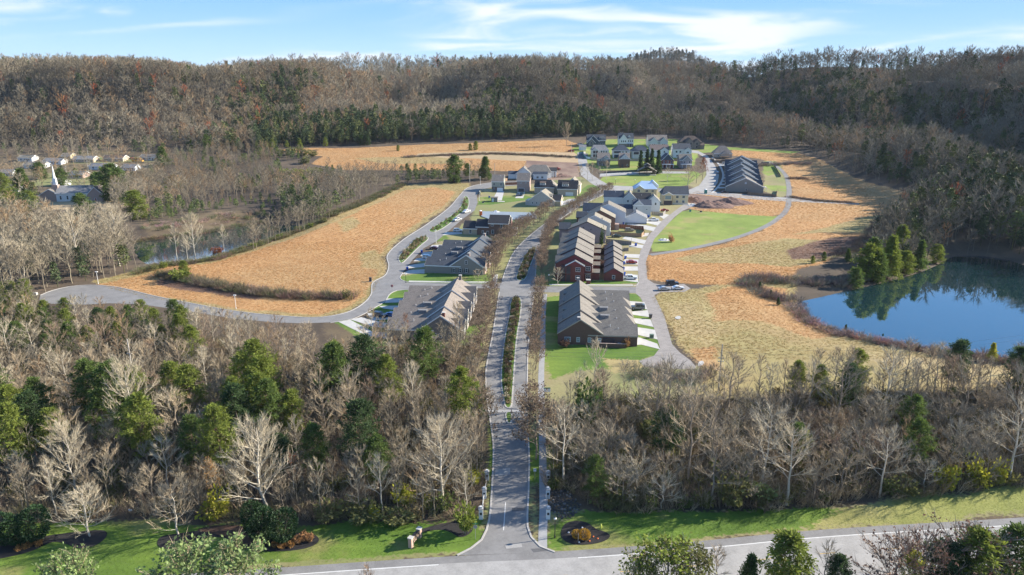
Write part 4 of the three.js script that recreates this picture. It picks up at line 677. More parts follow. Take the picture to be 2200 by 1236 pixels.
  const strip1 = line([[560, 478], [440, 494], [320, 508], [270, 512], [240, 480], [250, 440], [300, 395], [350, 352], [400, 330], [555, 325], [640, 335], [690, 366], [760, 372], [900, 372], [1000, 372], [1050, 376], [1050, 388], [1000, 391], [920, 392], [860, 396], [780, 430], [690, 470]]);
  const b2 = [[], [], []], p2 = [[], [], []], brush = [];
  const pixAtF = (x, d) => pixelOf(x, landAt(x, d), d);
  const dry = (x, d) => PONDS.every((p) => !inside(p.P, x, d) && distTo(p.P, x, d) > 2);
  for (const [x, d] of scatterIn(wm, 4.2, 11, dry)) { const sc = 0.8 + 0.45 * r(); if (r() < 0.1) p2[Math.floor(r() * 3)].push([x, d, sc * 0.8, sc * 0.6, r() * 6, pineTone()]); else b2[Math.floor(r() * 3)].push([x, d, sc, sc * 1.05, r() * 6, tone(x, d)]); }
  const clear = line([[596, 345], [700, 345], [700, 396], [610, 396]]);
  for (const [x, d] of scatterIn(strip1, 4.6, 12, (x, d) => dry(x, d) && !inside(clear, x, d) && (distTo(PONDS[1].P, x, d) > 26 || pixAtF(x, d)[0] > 560))) {
    const q = pixAtF(x, d), lowB = q[1] > 446 && q[0] < 570, n = fbm(x * 0.03 + 5, d * 0.02, 2) + (lowB ? 0.07 : 0), sc = (0.55 + 0.4 * r()) * (d > 480 ? 0.78 : 1.15) * (q[0] < 600 ? lerp(0.36, 1, smooth(30, 75, distTo(PONDS[1].P, x, d))) : 1), t = r() * 6;
    if (n > 0.57 ? r() < 0.7 : r() < 0.05) p2[Math.floor(r() * 3)].push([x, d, sc * (lowB ? 1.5 : 0.9), sc * (lowB ? 1.0 : 0.64), t, r() < 0.6 ? [0.11, 0.15, 0.04] : pineTone()]); else b2[Math.floor(r() * 3)].push([x, d, sc, sc * 1.05, t, tone(x, d)]);
  }
  for (const [x, d] of scatterIn(line([[545, 540], [560, 530], [640, 502], [720, 468], [716, 458], [640, 488], [560, 520], [545, 528]]), 4.4, 23, dry)) { const sc = 0.55 + 0.35 * r(); b2[Math.floor(r() * 3)].push([x, d, sc, sc * 1.1, r() * 6, tone(x, d)]); }
  const vill = line([[-120, 330], [120, 322], [350, 320], [360, 352], [330, 400], [250, 452], [140, 480], [-120, 500]]), homes = [[178, 349], [243, 347], [322, 345], [214, 365], [72, 362], [163, 383], [26, 412], [168, 432], [120, 425], [215, 425], [290, 345], [110, 353], [52, 346], [278, 366], [128, 400], [12, 378]].map(([x, y]) => at(x, y));
  for (const [x, d] of scatterIn(vill, 7.6, 19, (x, d) => homes.every(([a, b]) => Math.abs(a - x) > 11 || d > b + 16 || d < b - 9), 9000)) { const q = pixelOf(x, landAt(x, d), d); if (q[1] > 350 && q[1] < 432 && r() < 0.35) continue; if (q[1] > 428 && q[0] > 70 && q[0] < 240) continue; const sc = 0.6 + 0.45 * r(); if (r() < (q[1] > 425 ? 0.5 : 0.16)) p2[Math.floor(r() * 3)].push([x, d, sc * 0.95, sc * 0.72, r() * 6, pineTone()]); else b2[Math.floor(r() * 3)].push([x, d, sc * 1.15, sc, r() * 6, tone(x, d)]); }
  const vw = thing('valley_woods', 'leafless grey woods round the left pond and below the village', 'forest'); vw.userData.kind = 'stuff';
  b2.forEach((l, i) => inst('bare_trees', midBare[i], M.farTwig, l, null, vw)); p2.forEach((l, i) => inst('pines', farPine[i], M.farNeedle, l, null, vw));
  globalThis.WOODS = { midBare, farPine, tone, pineTone };
}
// ---------------------------------------------------------------- the five long rows
{ // lower left, grey brown
  const b = townRow('long row of grey brown brick homes with stepped gables, lower left of the entrance road', 947, 731, 3.6, { n: 5, uw: 8.3, W: 13.4, eave: 3.2, ridge: 7.9, wing: -1, wl: 10.8, wr: 5.6, xg: 1, xh: 6, sky: 1, mats: { wall: M.brickGrey, roof: M.roofGreyBrown }, porchWall: M.brickPale });
  b.win(3.7, 0.9, 0.02, 'f', 1.9, 1.5, { panes: 2, frame: M.trimGrey }); b.win(-0.1, 0.9, 0.02, 'f', 0.8, 1.2); b.win(-1.8, 0.9, 0.02, 'f', 0.8, 1.2); b.box('wall_vent', -0.1, 4.9, 0.03, 0.75, 0.6, 0.1, M.shutter);
  b.chimney(0.9, 7.2, -1.3, 1.6, M.brickRed, 0.9); b.chimney(1.0, 9.2, -40, 1.6, M.brickGrey, 0.9);
}
{ // lower right, dark brick
  const b = townRow('long row of dark brown brick homes with grey stepped roofs, right of the entrance road', 1246, 741, 4.9, { n: 5, uw: 8.3, W: 14, eave: 3.4, ridge: 8.0, wing: 1, wl: 10.7, wr: 5.6, xg: 0, sky: 1, hipWing: 1, mats: { wall: M.brickDark, roof: M.roofGrey, trim: mat('trimTan', [0.42, 0.36, 0.29], 0.7) } });
  b.win(-3.9, 1.0, 0.02, 'f', 1.8, 1.4, { panes: 2, pane: M.glassPale, frame: M.trim }); b.win(-0.6, 1.0, 0.02, 'f', 0.9, 1.35, { pane: M.glassPale, frame: M.trim }); b.win(2.9, 1.0, 0.02, 'f', 0.9, 1.35, { pane: M.glassPale, frame: M.trim }); b.win(6.0, 1.0, 0.02, 'f', 0.9, 1.3, { pane: M.glassPale, frame: M.trim });
  b.chimney(-0.5, 7.2, -1.0, 1.5, M.brickPink, 0.85); b.chimney(-0.6, 9.6, -40, 1.3, M.brickPink, 0.8);
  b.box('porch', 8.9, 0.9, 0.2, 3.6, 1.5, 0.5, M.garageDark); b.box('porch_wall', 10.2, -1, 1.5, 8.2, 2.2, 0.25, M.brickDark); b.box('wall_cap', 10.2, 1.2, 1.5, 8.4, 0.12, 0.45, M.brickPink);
  for (let i = 1; i < 5; i++) { b.dormer; b.box('shed_dormer', -4.6, b.ground(0, -8.3 * i) + 4.1, -8.3 * i - 2.2, 2.2, 1.3, 3.4, M.roofGrey); }
}
{ // upper left, slate blue roofs
  const b = townRow('row of grey homes with slate blue stepped roofs and black shutters, left of the median', 1002, 590, 9, { n: 4, uw: 9.4, W: 14, eave: 3.2, ridge: 8.0, wing: -1, wl: 10.8, wr: 5.7, xg: 1, xh: 6, sky: 1, mats: { wall: M.sideTaupe, roof: M.roofSlate }, porchWall: M.brickPink });
  for (const x of [-5.3, -2.6, 0.1]) b.win(x, 0.9, 0.02, 'f', 0.9, 1.5, { shutters: M.shutter }); b.win(4.9, 0.8, 0.02, 'f', 1.8, 1.5, { shutters: M.shutter, panes: 3 }); b.win(0, 4.5, 0.02, 'f', 0.9, 1.4);
  b.chimney(0.9, 7.2, -1.4, 1.6, M.brickPink, 0.85); b.chimney(0.7, 8.8, -36, 1.5, M.brickPink, 0.85);
}
{ // upper right, red brick town houses
  const b = new House('row_house', 'two storey dark red brick town house row with grey ribbed roof beside the boulevard', 'houses', null, 1233, 603, 7.7, { wall: M.brickRed, roof: M.roofGrey });
  const n = 5, uw = 10, W = 14.4;
  for (let i = 0; i < n; i++) {
    const z = -uw * (i + 0.5), y = b.ground(0, z) + (i % 2) * 0.25; b.gable({ x: 0, z, w: W, d: uw, eave: 6.9, ridge: 10.6, y, over: 0.2, sink: 2.5, gableWall: M.sideRed, trim: M.trimDark });
    b.box('party_wall', 0, y + 10.4, z - uw / 2, 0.3, 0.5, 0.4, M.trimDark);
    b.gable({ x: -W / 2 + 2.4, z, w: 6, d: uw * 0.5, eave: 6.4, ridge: 8.7, y, axis: 'x', over: 0.2, sink: 3, trim: M.trimDark });
    for (const dz of [-2.6, 0, 2.6]) { b.win(W / 2 + 0.02, y + 4.3, z + dz, 'r', 0.9, 1.4); b.win(-W / 2 - 0.62, y + 4.3, z + dz * 0.6, 'l', 0.8, 1.4); }
    b.gable({ x: W / 2 + 1.5, z: z + 1, w: 3, d: 4, eave: 2.8, ridge: 3.8, y, axis: 'x', over: 0.2, sink: 2, trim: M.trimDark, roof: M.roofTan });
    b.vent(2.5, y + 9, z + 1.5, 0.6); b.vent(3.6, y + 8.6, z - 1.5, 0.5);
  }
  b.gable({ x: 0.4, z: 0.9, w: 7.2, d: 1.8, eave: 6.7, ridge: 8.7, axis: 'z', over: 0.3, sink: 2, gableWall: M.sideRed });
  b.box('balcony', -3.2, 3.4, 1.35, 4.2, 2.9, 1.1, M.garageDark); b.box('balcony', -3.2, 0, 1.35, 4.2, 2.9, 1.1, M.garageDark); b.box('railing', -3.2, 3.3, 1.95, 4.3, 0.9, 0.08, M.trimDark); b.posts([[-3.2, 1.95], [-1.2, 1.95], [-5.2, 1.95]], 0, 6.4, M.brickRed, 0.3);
  for (const y of [1, 4.3]) { b.win(1.6, y, 1.82, 'f', 1.7, 1.5, { panes: 2 }); b.win(5.6, y, 0.02, 'f', 1.7, 1.7, { panes: 2 }); }
  b.box('awning', 5.6, 3.1, 0.6, 2.6, 0.25, 1.2, M.trimDark); b.chimney(5.9, 0, 3.4, 1.4, M.brickRed, 1.6);
}
{ // the garages behind it
  const b = new House('garage_row', 'low row of red brick garages with grey ridged roof behind the red town houses', 'garages', null, 1318, 604, 7.7, { wall: M.brickRed, roof: M.roofGrey });
  for (let i = 0; i < 5; i++) { const z = -9 * (i + 0.5), y = b.ground(0, z) + i * 0.1; b.gable({ x: 0, z, w: 7.6, d: 9, eave: 2.9, ridge: 5.1, y, over: 0.25, sink: 2, gableWall: M.sideRed, trim: M.trimDark }); for (const dz of [-2.2, 2.2]) b.garage(3.82, z + dz, 'r', 2.7, 2.1, M.garage, y); }
  b.win(0, 0.9, 0.02, 'f', 1.0, 1.4);
}
// ---------------------------------------------------------------- detached houses above it on the right, gable ends towards us
function sideHouse(label, px, py, rot, W, D, eave, ridge, mats, extra) {
  const b = new House('house', label, 'house', null, px, py, rot, mats); const m = b.px(W);
  b.gable({ x: 0, z: -D / 2, w: m, d: D, eave, ridge, axis: 'z', over: 0.25, sink: 2.5 });
  for (const y of [1, 4.1]) for (const z of [-2, -D + 2]) b.win(m / 2 + 0.02, y, z, 'r', 0.9, 1.4);
  extra?.(b, m); return b;
}
const tall = (label, px, py, W, D, eave, ridge, mats, extra) => sideHouse(label, px, py, 9, W, D, eave, ridge, mats, extra);
tall('tall house with mauve brick gable end just above the red row', 1260, 522, 80, 10.5, 6.4, 10.4, { wall: M.brickMauve, roof: M.roofTan, trim: M.trimDark }, (b, m) => { b.gable({ x: -m / 2 - 2, z: -6, w: 5, d: 7, eave: 6, ridge: 8.6, axis: 'x', roof: M.roofSlate, sink: 2 }); b.win(-1.6, 7.4, 0.02, 'f', 0.3, 0.4, { rows: 1 }); b.win(2, 6.6, 0.02, 'f', 0.3, 0.4, { rows: 1 }); });
tall('tall house with pale tan gable and white rear wall, second above the red row', 1276, 506, 68, 10.2, 6.3, 10.2, { wall: M.sidePale, roof: M.roofTan }, (b, m) => { b.box('flat_dormer', m / 4 - 1, 7.9, -1.6, 2.3, 0.9, 3.0, M.roofGrey); });
tall('tall house with dark brown brick gable, third above the red row', 1288, 494, 64, 11, 6.4, 10.3, { wall: M.brickDark, roof: M.roofTan, trim: M.trimDark }, (b, m) => { b.gable({ x: -m / 2 - 2, z: -6, w: 5, d: 6, eave: 6, ridge: 8.4, axis: 'x', roof: M.roofSlate, sink: 2 }); b.box('rear_porch', m / 2 + 1.2, 0, -3, 2.2, 3, 4, M.brickPink); });
tall('large house with pale blue white gable end and grey roof right of the boulevard', 1305, 482, 75, 13, 6.6, 11, { wall: M.sideIce, roof: M.roofGrey }, (b, m) => { b.gable({ x: -m / 2 + 1, z: -8, w: 10, d: 9, eave: 6.4, ridge: 10.2, axis: 'x', roof: M.roofNavy, sink: 2 }); b.vent(1.5, 9, -4, 0.7); });
{ // the white cluster
  const b = new House('house', 'white house with navy roof whose ridge runs across, left in the white cluster', 'house', null, 1318, 446, 8, { wall: M.sideWhite, roof: M.roofNavy });
  b.gable({ x: 0, z: -4.2, w: b.px(42), d: 8.5, eave: 6.2, ridge: 9.6, axis: 'x', over: 0.3, sink: 2.5 }); for (const x of [-4, 0.5, 4]) { b.win(x, 4.1, 0.02, 'f', 0.9, 1.4); b.win(x, 1, 0.02, 'f', 0.9, 1.4); } b.win(b.px(42) / 2 + 0.02, 4, -4, 'r', 0.9, 1.5); b.vent(1, 9, -3, 0.6);
}
{
  const b = new House('house', 'white and grey house with tan front gable in the middle of the white cluster', 'house', null, 1352, 449, 8, { wall: M.sidePale, roof: M.roofTan });
  b.gable({ x: 0, z: -5, w: b.px(28), d: 11, eave: 6.2, ridge: 10, axis: 'z', over: 0.3, sink: 2.5 }); b.gable({ x: b.px(24), z: -4, w: b.px(40), d: 9, eave: 6, ridge: 9.2, axis: 'x', roof: M.roofBlack, over: 0.3, sink: 2.5 }); b.win(-1, 4.1, 0.52, 'f', 0.9, 1.4); b.win(2, 4.1, 0.52, 'f', 0.9, 1.4); b.vent(7, 8, -2, 0.6);
}
{
  const b = new House('house', 'white two storey house with small dark hip over its corner in the white cluster', 'house', null, 1379, 466, 8, { wall: M.sidePale, roof: M.roofNavy });
  b.gable({ x: 0, z: -5.5, w: b.px(37), d: 11, eave: 6.6, ridge: 9.0, axis: 'x', over: 0.3, sink: 2.5 }); b.gable({ x: -b.px(8), z: -3, w: b.px(22), d: 6.6, eave: 6.55, ridge: 9.2, axis: 'z', over: 0.3, sink: 2.5 }); b.win(-3.2, 3.9, 0.32, 'f', 0.9, 1.5); b.win(2.6, 4, 0.02, 'f', 0.7, 0.6, { rows: 1 }); b.win(b.px(37) / 2 + 0.02, 4, -3, 'r', 0.9, 1.4);
  b.gable({ x: -b.px(34), z: -3, w: b.px(34), d: 8, eave: 3.2, ridge: 6.4, axis: 'x', over: 0.3, sink: 2.5 });
}
{
  const b = new House('house', 'white house with tan roofed rear gable facing the alley, right of the white cluster', 'house', null, 1404, 455, 8, { wall: M.sideWhite, roof: M.roofTan });
  b.gable({ x: 0, z: -5, w: b.px(26), d: 10, eave: 6.2, ridge: 9.4, axis: 'z', over: 0.3, sink: 2.5 }); b.win(1, 4, 0.02, 'f', 0.9, 1.4); b.garage(b.px(26) / 2, -5, 'r', 4.8, 2.2);
}
{
  const b = new House('garage', 'white garage with grey hipped roof and front gable below the white cluster', 'garage', null, 1366, 481, 9, { wall: M.sideWhite, roof: M.roofLight });
  b.gable({ x: 0, z: -5.5, w: b.px(46), d: 11, eave: 3.2, ridge: 6.0, axis: 'z', over: 0.35, sink: 2.5 }); b.gable({ x: -b.px(22), z: -7.5, w: b.px(30), d: 9, eave: 3.6, ridge: 6.6, axis: 'x', roof: M.roofSlate, over: 0.3, sink: 2.5, wall: M.sidePale }); b.box('foundation', 0, -2, 0.1, b.px(46) + 0.1, 2.6, 0.3, M.foot); b.garage(b.px(46) / 2, -5.5, 'r', 4.8, 2.2, M.garage);
}
{
  const b = new House('house', 'cream two storey house with navy hip roof and white lower corner beside the dirt mounds', 'house', null, 1450, 439, 4, { wall: M.sideCream, roof: M.roofSlate });
  const w = b.px(55); b.gable({ x: 0, z: -5.5, w, d: 11, eave: 6.2, ridge: 10.4, axis: 'x', over: 0.45, sink: 2.5, hipA: 2, hipB: 0 }); b.gable({ x: -w * 0.30, z: 0.6, w: 5.6, d: 4.4, eave: 6.1, ridge: 7.6, axis: 'z', over: 0.3, sink: 2.5, roof: M.roofTan });
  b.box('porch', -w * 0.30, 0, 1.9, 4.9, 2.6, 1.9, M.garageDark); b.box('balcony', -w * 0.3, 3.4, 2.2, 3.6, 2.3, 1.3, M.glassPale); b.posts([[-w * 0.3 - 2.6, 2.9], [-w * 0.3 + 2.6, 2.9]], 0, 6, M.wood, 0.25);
  for (const x of [w * 0.08, w * 0.32]) { b.win(x, 3.9, 0.02, 'f', 1.5, 1.5, { panes: 2 }); b.win(x, 1.0, 0.02, 'f', 1.3, 1.4, { panes: 2 }); } b.box('foundation', w * 0.2, -1.2, 0.12, w * 0.62, 1.7, 0.24, M.bare); b.win(w / 2 + 0.02, 4, -4, 'r', 1.2, 1.4); b.vent(3, 9.6, -5, 0.6);
}
{
  const b = new House('house', 'yellow house being built under pale blue roof wrap', 'house', null, 1386, 424, 6, { wall: M.sideCream, roof: M.roofWrap, trim: M.trim });
  const w = b.px(48); b.gable({ x: 0, z: -6, w, d: 12, eave: 5.6, ridge: 9.8, axis: 'x', over: 0.4, sink: 2.5, hipA: 5, hipB: 4 }); b.gable({ x: -w * 0.26, z: -2, w: 6, d: 6, eave: 5.5, ridge: 7.6, axis: 'z', over: 0.3, sink: 2.5 }); b.gable({ x: w * 0.36, z: -9, w: 7, d: 8, eave: 7, ridge: 10, axis: 'z', over: 0.3, sink: 2.5, wall: M.bare });
  b.win(-w * 0.3, 3.4, 1.02, 'f', 1.6, 1.8, { panes: 2 }); b.win(w * 0.06, 3.4, 0.02, 'f', 1.6, 1.5, { panes: 2 }); b.win(w * 0.32, 3.4, 0.02, 'f', 1.4, 1.4, { panes: 2 }); b.box('scaffold', w * 0.62, 0, 1, 2.6, 0.15, 2, M.ply); b.posts([[w * 0.56, 1.8], [w * 0.68, 1.8], [w * 0.62, 0.6]], -0.5, 5.6, M.ply, 0.16);
}
// ---------------------------------------------------------------- left of the boulevard
{
  const b = new House('house', 'dark brown brick house with two low wings and a tall end above the slate row', 'house', null, 1071, 507, 9, { wall: M.brickDark, roof: M.roofBlack });
  const w = b.px(42); b.gable({ x: 0, z: -5, w, d: 10, eave: 6.4, ridge: 9.8, axis: 'x', over: 0.35, sink: 2.5 }); b.gable({ x: -b.px(35), z: -5.2, w: b.px(30), d: 9, eave: 4.2, ridge: 7.4, axis: 'x', over: 0.2, sink: 2.5 }); b.gable({ x: -b.px(63), z: -5, w: b.px(30), d: 9, eave: 3.2, ridge: 6.4, axis: 'x', over: 0.25, sink: 2.5, wall: M.sideTan });
  b.win(-3, 1, 0.02, 'f', 1.1, 1.9); b.win(1.6, 3.8, 0.02, 'f', 1.1, 1.9); b.win(-3.2, 5, 0.02, 'f', 1.2, 0.8, { panes: 2, rows: 1 }); b.win(-b.px(35), 1, -0.68, 'f', 0.8, 1.3); b.win(-b.px(62), 1, -0.48, 'f', 1.2, 1.6); b.door(-b.px(24), -0.68, 'f');
  b.gable({ x: w / 2 - 1.6, z: -5, w: 5, d: 5.4, eave: 6.3, ridge: 8.8, axis: 'x', over: 0.2, sink: 2, wall: M.brickRed }); b.box('porch_roof', w / 2 + 2.4, 3, -4, 2.8, 0.25, 7, M.trimGrey); b.posts([[w / 2 + 3.6, -0.8], [w / 2 + 3.6, -4], [w / 2 + 3.6, -7.2]], 0, 3); b.box('porch', w / 2 + 1.9, -1, -4, 3.8, 1.4, 7, M.foot);
}
{
  const b = new House('house', 'beige brick ranch house with hipped gable front and small row of side windows', 'house', null, 1166, 443, 14, { wall: M.brickPale, roof: M.roofTan });
  const w = b.px(66); b.gable({ x: -w * 0.05, z: -6.5, w: w * 0.86, d: 13, eave: 3.3, ridge: 9.0, axis: 'z', over: 0.3, sink: 2.5 }); b.gable({ x: w * 0.36, z: -6, w: w * 0.42, d: 9, eave: 3.3, ridge: 6.4, axis: 'x', over: 0.25, sink: 2.5, roof: M.roofBlack, wall: M.sideTan });
  for (const x of [-6.4, -3.8, -1.2, 2.2]) b.win(x, 1.3, 0.02, 'f', 0.8, 1.1); b.dormer(w * 0.2, 4.4, -3.2, 3, 1.6, 3, { shed: true, roof: M.roofTan }); b.garage(w * 0.57, -6, 'r', 4.8, 2.3); b.box('wing', -w * 0.5, -1, -5, 3.4, 4.2, 8, M.brickPale);
}
{
  const b = new House('house', 'brick house with dark roof and one white shed dormer, its gable lit from the right', 'house', null, 1219, 421, 10, { wall: M.brickBuff, roof: M.roofBlack });
  const w = b.px(42); b.gable({ x: 0, z: -5.5, w, d: 11, eave: 4.6, ridge: 9.6, axis: 'x', over: 0.35, sink: 2.5, trim: M.trim }); b.dormer(-w * 0.13, 6.0, -1.4, 4.2, 1.7, 3.4, { shed: true, n: 3, wall: M.sideWhite }); b.garage(w * 0.1, 0, 'f', 4.8, 2.2); b.gable({ x: w * 0.22, z: -13, w: 9.5, d: 13, eave: 6.2, ridge: 10.6, axis: 'z', over: 0.3, sink: 2.5, wall: M.sideBeige, roof: M.roofTan }); b.win(w / 2 + 0.02, 4.4, -5, 'r', 1, 1.4); b.win(w / 2 + 0.02, 1, -3, 'r', 1, 1.4);
}
{
  const b = new House('house', 'low brick house with dark roof and white dormer left of the lit gable', 'house', null, 1169, 416, 10, { wall: M.brickBuff, roof: M.roofBlack });
  const w = b.px(42); b.gable({ x: 0, z: -5, w, d: 10, eave: 4.2, ridge: 8.6, axis: 'x', over: 0.35, sink: 2.5, hipB: 2.5 }); b.dormer(-1.2, 5.4, -1.2, 3.8, 1.6, 3.2, { shed: true, n: 3, wall: M.sideWhite, roof: M.roofBrown }); b.gable({ x: w * 0.3, z: -8, w: 8, d: 8, eave: 4.4, ridge: 7.6, axis: 'z', over: 0.3, sink: 2, roof: M.roofTan, wall: M.sideBeige }); b.garage(0, 0, 'f', 4.6, 2.2);
}
{
  const b = new House('house', 'narrow tall pinkish brick house with dark garage and two cars in front', 'house', null, 1124, 412, 6, { wall: M.brickPink, roof: M.roofGreyBrown });
  const w = b.px(27); b.gable({ x: 0, z: -5.5, w, d: 11, eave: 7.4, ridge: 12, axis: 'x', over: 0.3, sink: 2.5 }); b.win(-1.6, 5.6, 0.02, 'f', 0.7, 0.8); b.win(2, 5.6, 0.02, 'f', 0.7, 0.8); b.garage(-1.4, 0, 'f', 4, 2.3, M.garageDark); for (const y of [1.2, 4.4]) b.win(w / 2 + 0.02, y, -4, 'r', 0.9, 1.4); b.vent(2, 11, -4, 0.7);
}
{
  const b = new House('house', 'narrow sage green house with brick ground floor and white garage door at the bend', 'house', null, 1069, 411, 6, { wall: M.sideSage, roof: M.roofGreyBrown });
  const w = b.px(25); b.gable({ x: 0, z: -5, w, d: 10, eave: 6.6, ridge: 10.6, axis: 'x', over: 0.3, sink: 2.5 }); b.box('brick_base', 0, -2, 0.08, w + 0.12, 4.9, 0.2, M.brickDark); b.win(-2.4, 3.9, 0.04, 'f', 1.0, 1.7, {}); b.win(2.4, 3.9, 0.04, 'f', 1.0, 1.7, {}); b.garage(1.7, 0.16, 'f', 3.8, 2.3); b.door(-2.4, 0.16, 'f'); b.vent(1.5, 9.6, -4, 0.8);
}
{
  const b = new House('house', 'large white house with spreading grey hip roofs beside the building site', 'house', null, 1141, 385, 4, { wall: M.sideWhite, roof: M.roofGrey });
  b.gable({ x: b.px(14), z: -11, w: b.px(58), d: 15, eave: 4.4, ridge: 9.4, axis: 'x', over: 0.5, sink: 2.5, hipA: 6, hipB: 4 }); b.gable({ x: -b.px(16), z: -5, w: b.px(32), d: 12, eave: 4.2, ridge: 8.6, axis: 'z', over: 0.5, sink: 2.5 }); b.gable({ x: b.px(20), z: -2, w: b.px(30), d: 5, eave: 3.6, ridge: 5.2, axis: 'x', over: 0.3, sink: 2.5, roof: M.roofNavy }); b.gable({ x: -b.px(38), z: -4, w: b.px(22), d: 7, eave: 3.4, ridge: 5.4, axis: 'x', over: 0.3, sink: 2.5, roof: M.roofNavy });
  b.gable({ x: b.px(44), z: -12, w: b.px(20), d: 9, eave: 5, ridge: 7.4, axis: 'x', over: 0.3, sink: 2.5, roof: M.roofBlack }); b.win(b.px(14), 0.8, 0.52, 'f', 1.5, 1.3, { panes: 2 }); b.win(b.px(24), 0.8, 0.52, 'f', 1.5, 1.3, { panes: 2 }); b.win(-b.px(16), 1, 1.02, 'f', 1.6, 1.4, { panes: 2 }); b.posts([[b.px(40), -6], [b.px(50), -6]], 0, 5, M.brickDark, 0.5);
}
{
  const b = new House('pump_house', 'small grey flat roofed brick shed on the lawn below the narrow houses', 'shed', null, 1062, 434, 2, { wall: M.sideWhite, roof: M.roofGrey });
  b.box('wall', 0, -1, -2, 4, 3.6, 4, M.brickGrey); b.box('roof', 0, 2.6, -2, 4.5, 0.25, 4.5, M.roofGrey); b.door(-0.9, 0.01, 'f', 0, M.trim); b.win(0.9, 0.8, 0.01, 'f', 0.8, 1.1); b.box('slab', 4.2, -0.6, -1, 4.5, 0.8, 3, M.concrete);
}
// ---------------------------------------------------------------- far houses round the park
function farHouse(label, px, py, rot, mats, fn) { const b = new House('house', label, 'house', null, px, py, rot, mats); fn(b, (n) => b.px(n)); return b; }
const rowWins = (b, xs, ys, z, dir = 'f', w = 1, h = 1.5) => { for (const y of ys) for (const x of xs) b.win(x, y, z, dir, w, h, { rows: 1 }); };
farHouse('dark navy house with white trimmed twin gable and white dormer at the far left', 1281, 314, 2, { wall: M.sideNavy, roof: M.roofSlate }, (b, p) => { const w = p(39); b.gable({ z: -5.5, w, d: 11, eave: 5.2, ridge: 10, axis: 'x', over: 0.4 }); b.gable({ x: -p(7), z: -3, w: p(25), d: 8, eave: 4.4, ridge: 9.4, axis: 'z', over: 0.35 }); b.gable({ x: -p(11), z: -1.6, w: p(17), d: 8, eave: 3.2, ridge: 7, axis: 'z', over: 0.35 }); b.dormer(p(12), 6.2, -1.6, 4.4, 1.6, 4, { shed: true, n: 3, wall: M.sideWhite }); b.win(-p(14), 1, 2.44, 'f', 1, 2.2); b.win(-p(8), 1, 2.44, 'f', 1, 2.2); b.win(-p(11), 4.4, 2.44, 'f', 2, 1.2, { panes: 2 }); rowWins(b, [p(7), p(12), p(16)], [1.2], 0.02); });
farHouse('white house with steep gable over brick ground floor, second of the far back row', 1345, 315, 2, { wall: M.sideWhite, roof: M.roofSlate }, (b, p) => { const w = p(31); b.gable({ z: -5.5, w, d: 11, eave: 7, ridge: 11.6, axis: 'x', over: 0.35, wall: M.sideWhite }); b.gable({ x: -p(6), z: -3, w: p(17), d: 8, eave: 6.4, ridge: 11, axis: 'z', over: 0.3 }); b.box('brick_base', -p(5), -2, 0.6, p(21), 4.6, 1.0, M.brickGrey); b.box('porch', p(9), 0, 0.9, 5, 2.6, 1.8, M.garageDark); b.posts([[p(6), 1.9], [p(12), 1.9]], 0, 3); rowWins(b, [-p(10), -p(6), -p(2)], [4], 1.02, 'f', 0.9, 1.6); rowWins(b, [p(5), p(9), p(13)], [4.2], 0.02, 'f', 0.9, 1.5); b.dormer(p(6), 7.6, -1.2, 1.9, 1.4, 3); b.chimney(-p(11), 11, -6, 1.2, M.brickGrey, 0.7); b.chimney(-p(7), 11.2, -6, 1.2, M.brickGrey, 0.7); });
farHouse('pale grey house with two matching front gables, third of the far back row', 1413, 316, 0, { wall: M.sidePale, roof: M.roofGreyBrown }, (b, p) => { const w = p(41); b.gable({ z: -6, w, d: 12, eave: 5.4, ridge: 10.4, axis: 'x', over: 0.35 }); for (const x of [-p(9), p(12)]) b.gable({ x, z: -2.4, w: p(17), d: 8, eave: 4.8, ridge: 8.4, axis: 'z', over: 0.35 }); rowWins(b, [-p(12), -p(8), p(10), p(14)], [1.4], 1.62); b.garage(0, 0.02, 'f', 4.6, 2.2); b.vent(-6, 9.4, -6, 0.8); });
farHouse('large brown brick house with many hipped gables at the right of the far back row', 1484, 320, 4, { wall: M.brickGrey, roof: M.roofBrown, trim: M.trimDark }, (b, p) => { b.gable({ z: -8, w: p(48), d: 13, eave: 6, ridge: 11, axis: 'x', over: 0.4, hipA: 6, hipB: 6 }); b.gable({ x: -p(4), z: -3, w: p(19), d: 9, eave: 5.4, ridge: 9.6, axis: 'z', over: 0.35 }); b.gable({ x: p(12), z: -3, w: p(15), d: 9, eave: 5.2, ridge: 8.6, axis: 'z', over: 0.35 }); b.gable({ x: p(21), z: -2, w: p(14), d: 7, eave: 3.2, ridge: 5.2, axis: 'x', over: 0.3 }); rowWins(b, [-p(7), -p(1), p(12)], [1.2, 3.9], 1.52); b.door(p(4), 0, 'f'); });
farHouse('tan brick house with hip roof and wooden deck fence above the far row', 1553, 339, 6, { wall: M.brickBuff, roof: M.roofGreyBrown }, (b, p) => { b.gable({ z: -6, w: p(38), d: 12, eave: 3.6, ridge: 9.4, axis: 'x', over: 0.4, hipA: 5, hipB: 5 }); b.gable({ x: p(4), z: -1, w: p(16), d: 6, eave: 3.2, ridge: 5.6, axis: 'z', over: 0.3, hipB: 2 }); b.box('deck', p(2), 1.2, 3.2, p(18), 0.25, 3, M.wood); b.posts([[-p(5), 4.4], [p(9), 4.4], [p(2), 4.4]], -1, 1.2, M.wood); rowWins(b, [-p(10), p(12)], [1], 0.02); });
